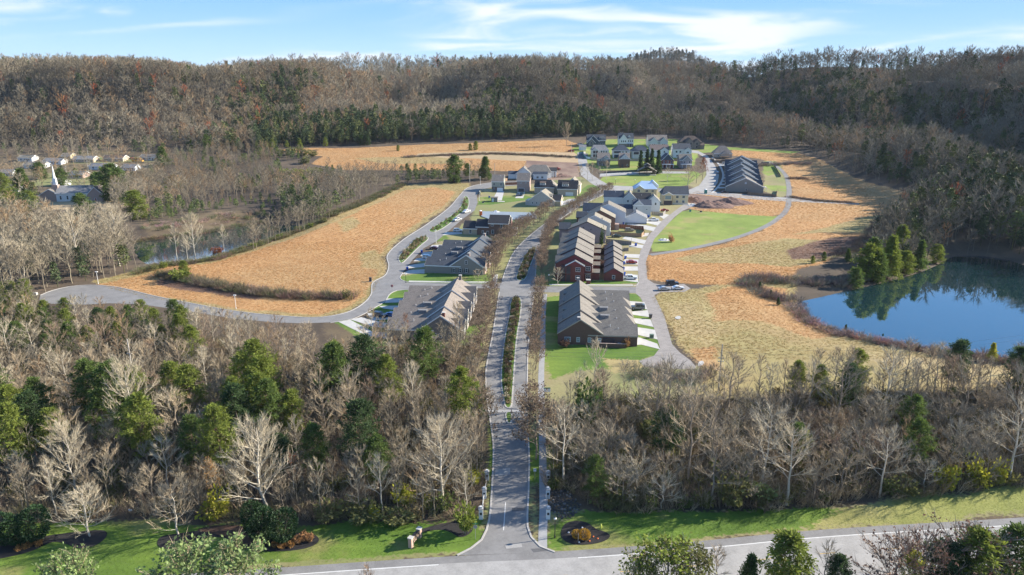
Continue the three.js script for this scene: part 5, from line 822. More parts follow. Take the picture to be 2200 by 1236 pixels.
farHouse('pale grey house with stacked balconies behind the curved fence, first of the middle row', 1289, 338, 3, { wall: M.sidePale, roof: M.roofLight }, (b, p) => { b.gable({ z: -6, w: p(37), d: 12, eave: 6, ridge: 9.8, axis: 'x', over: 0.4, hipA: 2, hipB: 3 }); b.gable({ x: -p(10), z: -1, w: p(14), d: 6, eave: 5.8, ridge: 8, axis: 'z', over: 0.3 }); for (const y of [0.4, 3.4]) b.box('balcony', -p(10), y, 2.0, 4.2, 2.2, 0.3, M.garageDark); b.posts([[-p(16), 2.6], [-p(4), 2.6], [-p(10), 2.6]], 0, 6); rowWins(b, [p(3), p(8), p(13)], [1, 4], 0.02); b.vent(3, 9, -5, 0.9); });
farHouse('white house with navy hip roof and dark garage opening, second of the middle row', 1335, 339, 3, { wall: M.sideWhite, roof: M.roofNavy }, (b, p) => { b.gable({ z: -6.5, w: p(36), d: 13, eave: 6, ridge: 10, axis: 'x', over: 0.5, hipA: 5, hipB: 5 }); b.box('balcony', -p(9), 3.9, 0.2, 5.6, 1.7, 0.5, M.garageDark); b.garage(-p(9), 0.02, 'f', 5.4, 2.6, M.roofNavy); rowWins(b, [p(3), p(10)], [4, 1], 0.02); });
farHouse('grey white house with navy hip roof and open balcony, third of the middle row', 1376, 340, 3, { wall: M.sidePale, roof: M.roofNavy }, (b, p) => { b.gable({ z: -6.5, w: p(38), d: 13, eave: 6, ridge: 10, axis: 'x', over: 0.5, hipA: 5, hipB: 5 }); b.gable({ x: -p(10), z: -1.5, w: p(14), d: 6, eave: 5.8, ridge: 7.8, axis: 'z', over: 0.3, hipB: 2 }); b.box('balcony', -p(10), 3.3, 1.7, 4.6, 2, 0.3, M.garageDark); b.posts([[-p(16), 2.2], [-p(4), 2.2]], 0, 5.8); rowWins(b, [p(4), p(11)], [1, 4], 0.02); });
farHouse('white house with pinkish brown roof behind the tall evergreens', 1417, 337, 2, { wall: M.sideWhite, roof: M.roofPink }, (b, p) => { b.gable({ z: -6, w: p(39), d: 12, eave: 5.8, ridge: 9.8, axis: 'x', over: 0.4 }); b.gable({ x: p(9), z: -2, w: p(16), d: 7, eave: 5.4, ridge: 7.8, axis: 'z', over: 0.3, roof: M.roofPink }); rowWins(b, [-p(13), -p(5), p(1)], [3.6], 0.02, 'f', 1.2, 1.6); rowWins(b, [p(9)], [1, 3.6], 1.52); });
farHouse('tall white house with dark navy roof, last of the middle row', 1465, 339, 2, { wall: M.sideWhite, roof: M.roofSlate }, (b, p) => { b.gable({ z: -6, w: p(37), d: 12, eave: 7, ridge: 11.4, axis: 'x', over: 0.35 }); b.gable({ x: p(11), z: -1.5, w: p(16), d: 6, eave: 6, ridge: 8.4, axis: 'z', over: 0.3 }); rowWins(b, [-p(12), -p(4)], [4.2], 0.02, 'f', 1.4, 1.5); b.win(-p(10), 1, 0.02, 'f', 1.4, 1.4); b.win(p(11), 4, 1.52, 'f', 2, 1.2, { panes: 2 }); });
farHouse('small grey brown house with little front dormer facing the park', 1297, 356, 2, { wall: M.sideSage, roof: M.roofGreyBrown }, (b, p) => { const w = p(26); b.gable({ z: -5, w, d: 10, eave: 5.6, ridge: 9.8, axis: 'x', over: 0.35, wall: M.brickGrey }); b.dormer(p(6), 5.2, 0.2, p(9), 1.2, 4); b.box('upper_front', -p(4), 3.6, 0.2, p(18), 1.9, 0.5, M.sideSage); rowWins(b, [-p(7), -p(2), p(7)], [3.9], 0.46, 'f', 0.9, 1.2); b.box('porch_roof', 0, 3.0, 1.2, p(28), 0.25, 2.6, M.roofGreyBrown); b.posts([[-p(12), 2.2], [-p(4), 2.2], [p(4), 2.2], [p(12), 2.2]], 0, 3, M.trimGrey); b.door(0, 0.02, 'f'); b.win(-p(8), 0.8, 0.02, 'f', 1.1, 1.5); });
farHouse('dark brick house with white timbered gable facing the park', 1342, 360, 2, { wall: M.brickDark, roof: M.roofGreyBrown }, (b, p) => { const w = p(22); b.gable({ z: -5.5, w, d: 11, eave: 6.8, ridge: 11, axis: 'x', over: 0.3 }); b.gable({ x: p(0), z: -2, w: w * 0.98, d: 5, eave: 6.6, ridge: 10.4, axis: 'z', over: 0.3, gableWall: M.sideWhite }); for (const x of [-1.6, 0, 1.6]) b.box('timber', x, 6.8, 0.56, 0.18, 2.4 - Math.abs(x) * 0.7, 0.08, M.trimDark); b.win(2, 1.2, 0.52, 'f', 1, 1.4); b.box('arch', -1.8, 0, 0.54, 1.6, 2.6, 0.1, M.garageDark); });
farHouse('red brick house with navy gable and white porch columns facing the park', 1434, 361, 2, { wall: M.brickRed, roof: M.roofNavy }, (b, p) => { const w = p(25); b.gable({ z: -5.5, w, d: 11, eave: 6.2, ridge: 11, axis: 'z', over: 0.4, gableWall: M.sideNavy }); rowWins(b, [-p(8), 0, p(8)], [3.9], 0.02, 'f', 1, 1.7); b.box('porch_roof', 0, 2.9, 1.4, w, 0.3, 2.8, M.trim); b.posts([[-p(11), 2.6], [-p(4), 2.6], [p(4), 2.6], [p(11), 2.6]], 0, 2.9, M.trim, 0.3); b.door(0, 0.02, 'f'); b.box('porch', 0, -1, 1.4, w, 1.2, 2.9, M.brickDark); });
farHouse('grey brick house with grey gable and porch at the right end facing the park', 1473, 361, 2, { wall: M.brickMauve, roof: M.roofGrey }, (b, p) => { const w = p(26); b.gable({ z: -5.5, w, d: 11, eave: 6.2, ridge: 10.4, axis: 'x', over: 0.35 }); b.gable({ x: p(2), z: -2, w: w * 0.74, d: 6, eave: 6, ridge: 9.6, axis: 'z', over: 0.3, gableWall: M.sideGrey }); rowWins(b, [-p(3), p(7)], [3.8], 1.02, 'f', 1, 1.7); b.box('porch_roof', 0, 2.9, 1.9, w * 0.9, 0.3, 2.6, M.trim); b.posts([[-p(9), 2.9], [0, 2.9], [p(9), 2.9]], 0, 2.9, M.trim, 0.3); b.door(-1, 0.02, 'f'); });
farHouse('small white garage with grey roof left of the far houses', 1252, 323, 2, { wall: M.sideWhite, roof: M.roofLight }, (b, p) => { b.gable({ z: -3, w: p(15), d: 6, eave: 2.8, ridge: 4.6, axis: 'x', over: 0.3 }); b.garage(0, 0.02, 'f', 2.6, 2.1); });
{ // the long far row on the right
  const b = new House('row_house', 'long far row of taupe homes with navy stepped roofs beside the curved footpath', 'houses', null, 1598, 413, 16, { wall: M.sideTaupe, roof: M.roofSlate });
  const n = 9, uw = 10.4, W = 24; for (let i = 0; i < n; i++) { const z = -uw * (i + 0.5), y = b.ground(0, z), xo = (i % 2 ? -1.2 : 0.6); b.gable({ x: xo, z, w: W - (i % 2) * 2, d: uw, eave: 3.4, ridge: 9.2, y: y + (i % 2) * 0.3, over: 0.25, sink: 2.5, roof: i ? M.roofSlate : M.roofGrey }); b.gable({ x: -W / 2 + 4.5, z: z + 1, w: 9, d: 5.4, eave: 3.2, ridge: 6.2, y, axis: 'x', over: 0.3, sink: 2.5 }); b.gable({ x: W / 2 - 4, z: z - 0.6, w: 8, d: 5, eave: 3.2, ridge: 5.8, y, axis: 'x', over: 0.25, sink: 2.5 }); b.garage(-W / 2 - 0.02, z + 1, 'l', 4, 2.2, M.garage, y); b.win(W / 2 + 0.02, y + 0.8, z, 'r', 1.6, 1.5, { panes: 2 }); }
  b.box('gable_ornament', 0.8, 5.6, 0.06, 1.2, 1.2, 0.1, M.trimGrey); b.win(1.5, 1, 0.02, 'f', 1, 1.2);
}
{ // open pavilion in the park
  const b = new House('pavilion', 'open park pavilion with raised tan roof on wooden posts', 'pavilion', null, 1390, 376, 10, { roof: M.roofTan, trim: M.trimDark });
  b.gable({ z: -4.5, w: 13, d: 10, eave: 3.2, ridge: 6.4, axis: 'z', over: 0.9, walls: false }); b.gable({ z: -4.5, w: 4.4, d: 7, eave: 7.0, ridge: 8.2, axis: 'z', over: 0.5, walls: false }); b.box('lantern', 0, 5.8, -4.5, 3.8, 1.2, 6, M.trimDark); b.posts([[-5.8, 0], [5.8, 0], [-5.8, -4.5], [5.8, -4.5], [-5.8, -9], [5.8, -9], [0, -9], [0, 0]], -0.5, 4.4, M.woodBrown, 0.35); b.box('floor', 0, -0.6, -4.5, 14, 0.75, 11, M.concrete); b.box('hearth', 5, 0, -8.4, 2, 3, 1.2, M.brickPink); for (const x of [-2.5, 1.5]) b.box('table', x, 0.3, -4, 2, 0.8, 1, M.woodGrey);
}
// ---------------------------------------------------------------- the village on the left
const ranch = (label, px, py, rot, w, mats, wall2) => farHouse(label, px, py, rot, mats, (b, p) => { const W = p(w); b.gable({ z: -4, w: W, d: 8, eave: 2.8, ridge: 4.8, axis: 'x', over: 0.5 }); for (const x of [-0.3, 0, 0.3]) b.win(W * x, 0.9, 0.02, 'f', 1.2, 1.2, { panes: 2, rows: 1 }); b.door(W * 0.15, 0.02, 'f'); b.win(W / 2 + 0.02, 1, -4, 'r', 1, 1.2); });
ranch('ranch house with grey roof and cream end wall in the village', 178, 349, 4, 46, { wall: M.brickBuff, roof: M.roofLight });
ranch('ranch house with brown roof and cream end wall in the village', 243, 347, 4, 44, { wall: M.brickBuff, roof: M.roofBrown });
ranch('pale house with wide grey roof at the right end of the village', 322, 345, 6, 44, { wall: M.sidePale, roof: M.roofGrey });
ranch('low house with pale blue grey roof and white lean-to in the middle of the village', 214, 365, 8, 50, { wall: M.sideIce, roof: M.roofLight });
ranch('pale low house half hidden by trees on the left of the village', 72, 362, 3, 44, { wall: M.sidePale, roof: M.roofGrey });
ranch('small cream house by the wood in the village', 142, 342, 2, 18, { wall: M.sideCream, roof: M.roofGrey });
ranch('small brick house with white gable below the village lane', 163, 383, 6, 32, { wall: M.brickPink, roof: M.roofLight });
ranch('small white shed house at the left edge behind the church', 26, 412, 0, 26, { wall: M.sideWhite, roof: M.roofGrey });
ranch('pale long house behind the steeple in the village', 112, 354, 4, 40, { wall: M.sideWhite, roof: M.roofLight });
ranch('white house at the left edge of the village below the wood', 54, 347, 2, 30, { wall: M.sideWhite, roof: M.roofTan });
ranch('pale metal roofed shed right of the blue grey village house', 276, 367, 6, 30, { wall: M.sideIce, roof: M.roofLight });
ranch('small white house on the lawn above the church', 124, 401, 3, 26, { wall: M.sideWhite, roof: M.roofGreyBrown });
ranch('pale house cut by the left edge of the picture', 10, 379, 0, 34, { wall: M.sidePale, roof: M.roofLight });
{
  const b = new House('church', 'brick church with long white side wall, grey roof and slim white steeple', 'church', null, 168, 432, -10, { wall: M.sideWhite, roof: M.roofGrey });
  b.gable({ x: 0, z: -7, w: b.px(84), d: 14, eave: 5, ridge: 9, axis: 'x', over: 0.4, roof: M.roofLight }); b.gable({ x: b.px(40), z: -4, w: 9, d: 16, eave: 4.6, ridge: 9, axis: 'z', over: 0.4, wall: M.brickPink, roof: M.roofPink });
  for (const x of [-10, -6, -2, 2, 6]) b.win(x, 1.2, 0.02, 'f', 1, 2.2); b.door(b.px(40), 4.02, 'f', 0, M.doorRed);
  const sx = -b.px(48), m = new MB(); b.box('tower', sx, 0, -6, 3.4, 10, 3.4, M.brickPink); b.box('belfry', sx, 10, -6, 1.9, 4.2, 1.9, M.trim); m.tube([[sx, 14.2, -6], [sx, 23, -6]], [0.85, 0.04], 8); b.add('spire', m.build(), M.trim);
  b.gable({ x: -b.px(56), z: -8, w: 12, d: 14, eave: 4, ridge: 7.6, axis: 'z', over: 0.4, wall: M.brickPink });
}
// ---------------------------------------------------------------- near trees: prototypes
const G = {};
const bigBare = [1, 2, 3, 4, 5].map((s) => bareTree(s * 11, { h: 16, R: 4.1, limbs: 16, subs: 6, twigs: 8, first: 0.3 }));
const slimBare = [1, 2, 3, 4].map((s) => bareTree(100 + s * 7, { h: 14, R: 2.7, limbs: 14, subs: 5, twigs: 8, first: 0.34, rise: 1.4, trunkR: 0.14, tl: 1.0 }));
const lowBare = [1, 2, 3].map((s) => bareTree(200 + s * 5, { h: 8, R: 3.2, limbs: 15, subs: 6, twigs: 8, first: 0.14, rise: 0.7, trunkR: 0.12, tl: 0.95, shape: 0.8 }));
const sycamore = [1, 2, 3].map((s) => bareTree(300 + s * 9, { h: 18, R: 5.6, limbs: 26, subs: 8, twigs: 11, first: 0.2, trunkR: 0.26, rise: 1.0, tw: 0.05, tl: 1.25, fork: true, wob: 0.8 }));
const lawnTree = bareTree(411, { h: 9, R: 4.6, limbs: 26, subs: 7, twigs: 9, first: 0.1, rise: 0.35, trunkR: 0.15, shape: 2, tl: 0.9, tw: 0.045 });
const pines = [1, 2, 3, 4].map((s) => pine(20 + s, { h: 18, R: 3.9, base: 0.34, layers: 13, arms: 5, tufts: 5, n: 20, tr: 0.9, size: 0.085 }));
const young = [1, 2, 3].map((s) => pine(40 + s, { h: 9, R: 2.9, base: 0.06, layers: 12, arms: 6, tufts: 4, n: 18, tr: 0.8, size: 0.09, round: false, trunkR: 0.12 }));
const bankP = [1, 2, 3].map((s) => pine(140 + s, { h: 11, R: 3.3, base: 0.05, layers: 11, arms: 5, tufts: 5, n: 18, tr: 0.95, size: 0.1, round: true, trunkR: 0.14 }));
const spire = pine(61, { h: 15, R: 2.7, base: 0.03, layers: 18, arms: 8, tufts: 3, n: 12, tr: 0.8, size: 0.16, round: false });
const street = [1, 2, 3, 4].map((s) => { const g = bareTree(700 + s, { h: 7.2, R: 2.7, limbs: 18, subs: 5, twigs: 7, first: 0.2, rise: 0.8, trunkR: 0.1, tw: 0.05, tl: 0.75, shape: 0.9 }); g.leaf = leaves(g.ends, 3, 0.75, 0.36, 90 + s); return g; });
const roadTree = bareTree(733, { h: 12, R: 5.2, limbs: 26, subs: 7, twigs: 8, first: 0.2, rise: 0.7, trunkR: 0.2, shape: 0.9 }); roadTree.leaf = leaves(roadTree.ends, 10, 0.9, 0.40, 96);
const wr = rng(2024), pick = (a) => a[Math.floor(wr() * a.length)];
const greenM = () => (wr() < 0.5 ? M.needleYellow : wr() < 0.75 ? M.needle : M.needleDark), barkOf = () => (wr() < 0.5 ? [M.barkGrey, M.twigTan] : wr() < 0.5 ? [M.barkPale, M.twigPale] : wr() < 0.6 ? [M.barkGrey, M.twigGrey] : [M.barkDark, M.twigRed]);
const heightTo = (px, py, d) => { const r = ray(px, py), t = d / r[2]; return [r[0] * t, CAM_H + r[1] * t]; };       // where that sight line is at a distance ahead

// ---------------------------------------------------------------- single trees one can point at
function one(label, g, bm, cm, px, py, hpx, o = {}) {     // foot at the pixel, as tall as hpx pixels
  const [x, d] = at(px, py), k = scaleAt(px, py), y0 = landAt(x, d); let h = hpx / k; for (let i = 0; i < 4; i++) { const q = pixelOf(x, y0 + h, d); h *= hpx / Math.max(4, py - q[1]); }
  const s = h / g.h, t = tree(o.name ?? 'bare_tree', label, o.cat ?? 'tree', o.group, g, bm, cm, x, d, o.turn ?? wr() * 6.28, s * (o.wide ?? 1), s); if (o.leaf) withLeaves(t, g.leaf, o.leaf); return t;
}
one('pale barked leafless lawn tree standing in the left mulch bed', lawnTree, M.barkPale, M.twigPale, 194, 1152, 106, { name: 'lawn_tree' });
one('leafless lawn tree standing at the left end of the long mulch bed', lawnTree, M.barkPale, M.twigTan, 384, 1148, 112, { name: 'lawn_tree', wide: 0.92 });
one('large white limbed sycamore at the wood edge just left of the entrance columns', sycamore[0], M.barkPale, M.twigPale, 952, 1098, 200, { name: 'sycamore' });
one('broad pale sycamore above the two dark hollies', sycamore[1], M.barkPale, M.twigPale, 570, 1118, 212, { name: 'sycamore' });
one('leaning white barked tree at the wood edge right of the long mulch bed', slimBare[1], M.barkPale, M.twigPale, 822, 1112, 138, { name: 'birch' });
one('white topped sycamore rising from the dark wood on the far left', sycamore[2], M.barkPale, M.twigPale, 166, 1078, 168, { name: 'sycamore', wide: 0.8 });
one('forked pale sycamore leaning out of the pines left of centre', sycamore[1], M.barkPale, M.twigPale, 296, 968, 190, { name: 'sycamore', turn: 2, wide: 0.9 });
one('tall pale trunked tree in front of the brick gable of the lower right row', slimBare[0], M.barkPale, M.twigPale, 1277, 868, 140, { name: 'birch' });
one('bare tree in front of the grey brown row gable', sycamore[0], M.barkPale, M.twigTan, 985, 762, 112, { name: 'sycamore', wide: 0.55, turn: 3 });
one('tree still holding golden leaves above a yellow bush at the wood edge', { ...slimBare[2], leaf: leaves(slimBare[2].ends, 3, 0.8, 0.4, 5) }, M.barkGrey, M.twigTan, 462, 1092, 104, { name: 'golden_tree', leaf: M.orangeLeaf });
one('small rust leaved tree at the wood edge right of the hollies', { ...slimBare[3], leaf: leaves(slimBare[3].ends, 2, 0.6, 0.35, 6) }, M.barkPale, M.twigRed, 634, 1070, 100, { name: 'rust_tree', leaf: M.rust, wide: 0.8 });
one('slender tree with rust leaves in front of the grey brown roof', { ...slimBare[0], leaf: leaves(slimBare[0].ends, 2, 0.6, 0.35, 8) }, M.barkGrey, M.twigRed, 874, 742, 70, { name: 'rust_tree', leaf: M.rust, wide: 0.7 });
one('leafless tree in front of the driveways of the grey brown row', slimBare[1], M.barkPale, M.twigTan, 803, 752, 92, { wide: 0.9 });
one('ivy clad dark trunk in the middle of the right wood', slimBare[2], M.needleDark, M.twigGrey, 1457, 1000, 150, { wide: 0.7 });
one('bare white trunk left of the ivy clad one in the right wood', slimBare[0], M.barkPale, M.twigTan, 1424, 1010, 148, { wide: 0.6 });
one('small bare tree on the lawn in front of the red brick balconies', lowBare[1], M.barkPale, M.twigPale, 1198, 612, 34);
one('small bare tree beside the walk below the slate blue row', lowBare[0], M.barkGrey, M.twigTan, 1027, 607, 26);
one('huge round brown tree overhanging the sidewalk at the entrance', roadTree, M.barkGrey, M.twigTan, 1151, 987, 118, { name: 'oak', leaf: M.brownLeaf, cat: 'tree' });
one('open branched brown tree left of the entrance road', street[1], M.barkDark, M.twigGrey, 1046, 930, 86, { name: 'street_tree', leaf: M.brownLeaf, wide: 0.9 });
one('thin sapling on the verge right of the median', street[2], M.barkDark, M.twigGrey, 1144, 822, 40, { name: 'street_tree', wide: 0.7 });
one('dark brown tree behind the huge round one on the right verge', street[3], M.barkDark, M.twigRed, 1146, 912, 80, { name: 'street_tree', leaf: M.brownLeaf });
one('tall bare solitary tree at the forest edge above the far meadow', sycamore[2], M.barkGrey, M.twigTan, 1217, 313, 50, { wide: 0.75 });
one('rusty bald cypress beside the curved street', { ...slimBare[1], leaf: leaves(slimBare[1].ends, 6, 0.6, 0.4, 9) }, M.barkDark, M.twigRed, 1509, 386, 48, { name: 'cypress', leaf: M.rust });
one('broad bare tree at the right end of the park', sycamore[1], M.barkPale, M.twigTan, 1478, 402, 44, { wide: 1.1 });
one('greyish bare tree on the park lawn below the pavilion', bigBare[1], M.barkPale, M.twigPale, 1434, 393, 34, { wide: 0.9 });
one('brown clump of bare branches at the park corner', bigBare[2], M.barkGrey, M.twigTan, 1496, 394, 38, { wide: 1.2 });
for (const [i, [px, py, h]] of [[1247, 392, 38], [1262, 386, 36], [1272, 390, 42], [1288, 386, 30], [1303, 386, 42]].entries()) one(`${ord[i]} from the left of the grey bare trees left of the park lawn`, slimBare[i % 4], M.barkPale, i % 2 ? M.twigPale : M.twigTan, px, py, h, { wide: 1.2 });
for (const [i, [px, py, h]] of [[1376, 368, 44], [1389, 365, 44], [1400, 366, 46], [1414, 373, 50]].entries()) one(`${ord[i]} from the left of four tall dark evergreens behind the pavilion`, spire, M.barkPine, M.needleDark, px, py, h, { name: 'evergreen', cat: 'conifer', wide: 0.95 });
for (const [i, [px, py, h, s]] of [[1862, 602, 84, 1], [1884, 606, 72, 0], [1908, 597, 98, 1], [1838, 619, 46, 2], [1944, 588, 52, 2], [1972, 581, 70, 1], [2012, 566, 44, 2], [1876, 572, 66, 0], [1926, 560, 84, 2], [1770, 560, 20, 0], [1746, 566, 18, 1], [1822, 562, 30, 2]].entries()) one(['bright green pine leaning over the bank at the pond', 'tallest bright green pine on the pond bank', 'bright green pine right of the tallest one on the pond bank', 'small pine at the left end of the pond bank', 'dull green pine right of the bright ones on the bank', 'green pine near the narrow end of the pond bank', 'rightmost green pine of the pond bank', 'dark pine behind the leaning bank pine', 'tall pine behind the bright bank pines', 'low green bush in the shaded meadow', 'leftmost low green bush in the shaded meadow', 'dark young pine at the meadow edge by the wood'][i], i % 3 === 2 ? young[s] : bankP[s], M.barkPine, i % 2 ? M.needle : M.needleYellow, px, py, h * 0.88, { name: 'pine_tree', cat: 'pine', wide: [1.25, 1.1, 1.05, 1.3, 1.35, 0.95, 1.3, 1.3, 1.1][i] ?? 1 });
for (const [i, [px, py, h, w]] of [[1655, 638, 14, 1], [1632, 622, 16, 1], [1672, 656, 16, 1], [1816, 712, 14, 1], [1896, 730, 12, 1.1], [1974, 753, 12, 1], [2060, 770, 14, 1], [2130, 775, 36, 1], [2018, 762, 14, 1.3]].entries()) one(`evergreen bush on the near side of the pond, ${['second', 'first', 'third', 'fourth', 'fifth', 'sixth', 'eighth', 'tall pale ninth', 'seventh'][i]} from the left`, young[i % 3], M.barkPine, i === 7 ? M.yellowGreen : M.needleDark, px, py, h, { name: 'evergreen_bush', cat: 'bush', wide: w });
// bare trees round the left pond that stand out
for (const [i, [px, py, h]] of [[258, 572, 130], [172, 592, 136], [420, 556, 96], [382, 560, 78], [404, 562, 54], [482, 545, 62], [118, 600, 96], [60, 628, 110], [30, 630, 120], [95, 620, 70]].entries()) one(['large pale tree on the left end of the pond', 'tall leaning pale tree near the turning circle', 'pale forked tree on the near pond bank', 'slim tree left of the forked one on the pond bank', 'low bare tree between the pond bank trees', 'rightmost bare tree on the near pond bank', 'broken pale trunk in the left wood', 'tall pale tree on the left edge wood by the turning circle', 'leftmost tall pale tree above the turning circle', 'slim pale tree left of the turning circle'][i], i < 2 || i === 2 ? sycamore[i] : slimBare[i % 4], M.barkPale, M.twigPale, px, py, h, { wide: i < 3 ? 0.85 : 1 });
// village and meadow evergreens
for (const [i, [px, py, h, s, m]] of [[48, 420, 42, 0, 0], [250, 432, 58, 0, 0], [215, 425, 40, 1, 0], [138, 415, 40, 2, 0], [66, 452, 30, 1, 1], [88, 384, 26, 0, 0], [350, 356, 30, 1, 0], [396, 596, 34, 1, 1], [446, 330, 40, 2, 0], [408, 318, 26, 0, 0], [790, 312, 20, 0, 2], [777, 312, 22, 1, 2], [802, 308, 20, 2, 2], [1022, 322, 18, 0, 1], [1010, 323, 14, 1, 1], [645, 324, 26, 0, 1], [617, 322, 20, 2, 1], [585, 322, 22, 1, 1], [700, 322, 26, 2, 1], [975, 392, 56, 0, 0], [1004, 390, 38, 2, 0], [1042, 386, 48, 1, 0], [875, 368, 16, 0, 0], [855, 324, 12, 0, 1], [12, 452, 60, 2, 1], [295, 470, 44, 1, 1], [180, 470, 40, 0, 0]].entries()) one(`green ${s < 1 ? 'round' : s < 2 ? 'spreading' : 'slender'} evergreen ${['beside the white shed house left in the village', 'at the right end of the church', 'behind the church roof', 'behind the church steeple', 'in front of the church on the left', 'behind the lane left in the village', 'at the right end of the village', 'in the dark hedge of the left meadow', 'rising from grey woods right of the village', 'above the village at the forest foot', 'in the middle of three on the far meadow edge', 'at the left of three on the far meadow edge', 'at the right of three on the far meadow edge', 'in the clump on the far meadow below the forest', 'at the left of the clump on the far meadow', 'in the row along the left of the far meadow', 'near the left end of that far meadow row', 'at the left end of that far meadow row', 'at the right end of that far meadow row', 'tallest in the hedge behind the bend of the loop road', 'in the hedge left of the narrow sage house', 'in the hedge just behind the narrow sage house', 'alone in the hedge above the orange meadow', 'alone on the far meadow track', 'at the left edge below the village', 'by the far end of the left pond woods', 'among bare trees below the church'][i]}`, s === 2 ? pines[i % 4] : i % 3 ? bankP[s + (i % 2)] : young[s + (i % 2)], M.barkPine, [M.needle, M.needleYellow, M.needleDark][m], px, py, h * (px < 360 ? 1.3 : 1), { name: 'pine_tree', cat: 'evergreen', wide: px < 360 ? 1.45 : 1.1 });

// ---------------------------------------------------------------- street trees along the boulevard
{
  let first = null; const dress = (g, i) => { const t = tree('street_tree', 'x', 'tree', null, g, M.barkDark, M.twigRed, 0, 100, 0); withLeaves(t, g.leaf, M.brownLeaf); scene.remove(t); return t; };
  const protos = street.map(dress);
  const along = (P, off, gap, from, to, label, group) => { let last = null; for (const [i, [x, d]] of side(P, off).entries()) { if (d < from || d > to) continue; if (last && Math.hypot(x - last[0], d - last[1]) < gap * (0.9 + 0.2 * wr())) continue; last = [x, d]; const s = 0.86 + 0.3 * wr(), t = copyOf(protos[i % 4], label, group, x + (wr() - 0.5), landAt(x, d), -d + (wr() - 0.5), wr() * 6.28, s * 1.05, s * (0.95 + 0.15 * wr())); } };
  for (const k of ['street_tree']) used[k] = 3;
  along(eR, 2.4, 5.2, at(1140, 800)[1], at(1150, 632)[1], 'round brown leaved street tree on the verge right of the long median', 'street trees right of the long median');
  along(eR, 2.6, 5.2, at(1150, 600)[1], at(1300, 412)[1], 'brown leaved street tree in the dense line right of the upper boulevard', 'street trees right of the upper boulevard');
  along(eL, -2.6, 4.0, at(1044, 815)[1], at(1075, 626)[1], 'brown leaved street tree in the dense line left of the long median', 'street trees left of the long median');
  along(eL, -4.2, 4.4, at(1087, 600)[1], at(1195, 462)[1], 'brown leaved street tree in the line left of the upper boulevard', 'street trees left of the upper boulevard');
  along(eL, -8.0, 7.0, at(1095, 585)[1], at(1150, 495)[1], 'brown leaved tree in the second row left of the upper boulevard', 'second row of trees left of the upper boulevard');
}
// ---------------------------------------------------------------- the wood left of the entrance
const LW = line([[-160, 650], [60, 655], [85, 690], [112, 706], [350, 716], [480, 738], [600, 764], [690, 792], [750, 800], [830, 752], [1005, 752], [1022, 800], [1030, 900], [1036, 960], [1036, 1020], [1022, 1090], [1000, 1112], [880, 1118], [760, 1116], [640, 1128], [420, 1120], [330, 1112], [110, 1112], [-160, 1122]]);
const RW = line([[1186, 1052], [1196, 960], [1215, 905], [1260, 872], [1330, 858], [1400, 866], [1480, 880], [1560, 872], [1660, 858], [1800, 848], [2000, 852], [2330, 838], [2330, 1030], [2000, 1058], [1800, 1078], [1740, 1086], [1560, 1094], [1320, 1096], [1250, 1082], [1230, 1052]]);
const pixAt = (x, d) => pixelOf(x, landAt(x, d), d);
const look = (bm, cm) => bm === M.barkPale ? 'pale barked' : bm === M.barkDark ? 'dark barked' : cm === M.twigRed ? 'reddish twigged' : cm === M.twigGrey ? 'dull grey' : 'tan twigged';
const leftSpot = (px, py) => py > 1060 ? 'at the lawn edge of the left wood' : px < 200 ? 'at the far left of the left wood' : py < 800 ? 'below the turning circle road in the left wood' : px > 800 && py < 860 ? 'in front of the grey brown row' : px > 860 ? 'near the entrance road in the left wood' : py < 900 ? 'in the upper middle of the left wood' : 'in the dark middle of the left wood';
const rightSpot = (px, py) => py > 1040 ? 'along the lawn edge of the right wood' : px < 1400 ? 'at the left end of the right wood' : py < 905 ? 'on the field side of the right wood' : px > 1800 ? 'at the right end of the right wood' : 'in the middle of the right wood';
const LWP = (x, y) => [`green pine ${leftSpot(x, y)}`, `pines ${leftSpot(x, y)}`], RWP = (x, y) => [`green pine ${rightSpot(x, y)}`, `pines ${rightSpot(x, y)}`];
const LWB = (x, y, b, c) => [`${look(b, c)} leafless tree ${leftSpot(x, y)}`, `${look(b, c)} trees ${leftSpot(x, y)}`], RWB = (x, y, b, c) => [`${look(b, c)} leafless tree ${rightSpot(x, y)}`, `${look(b, c)} trees ${rightSpot(x, y)}`];
function woodTree(name, g, bm, cm, label, group, x, d, s, sy, cat, key) {
  const t = tree(name, label, cat, group, g, bm, cm, x, d, wr() * 6.28, s, sy); return t;
}
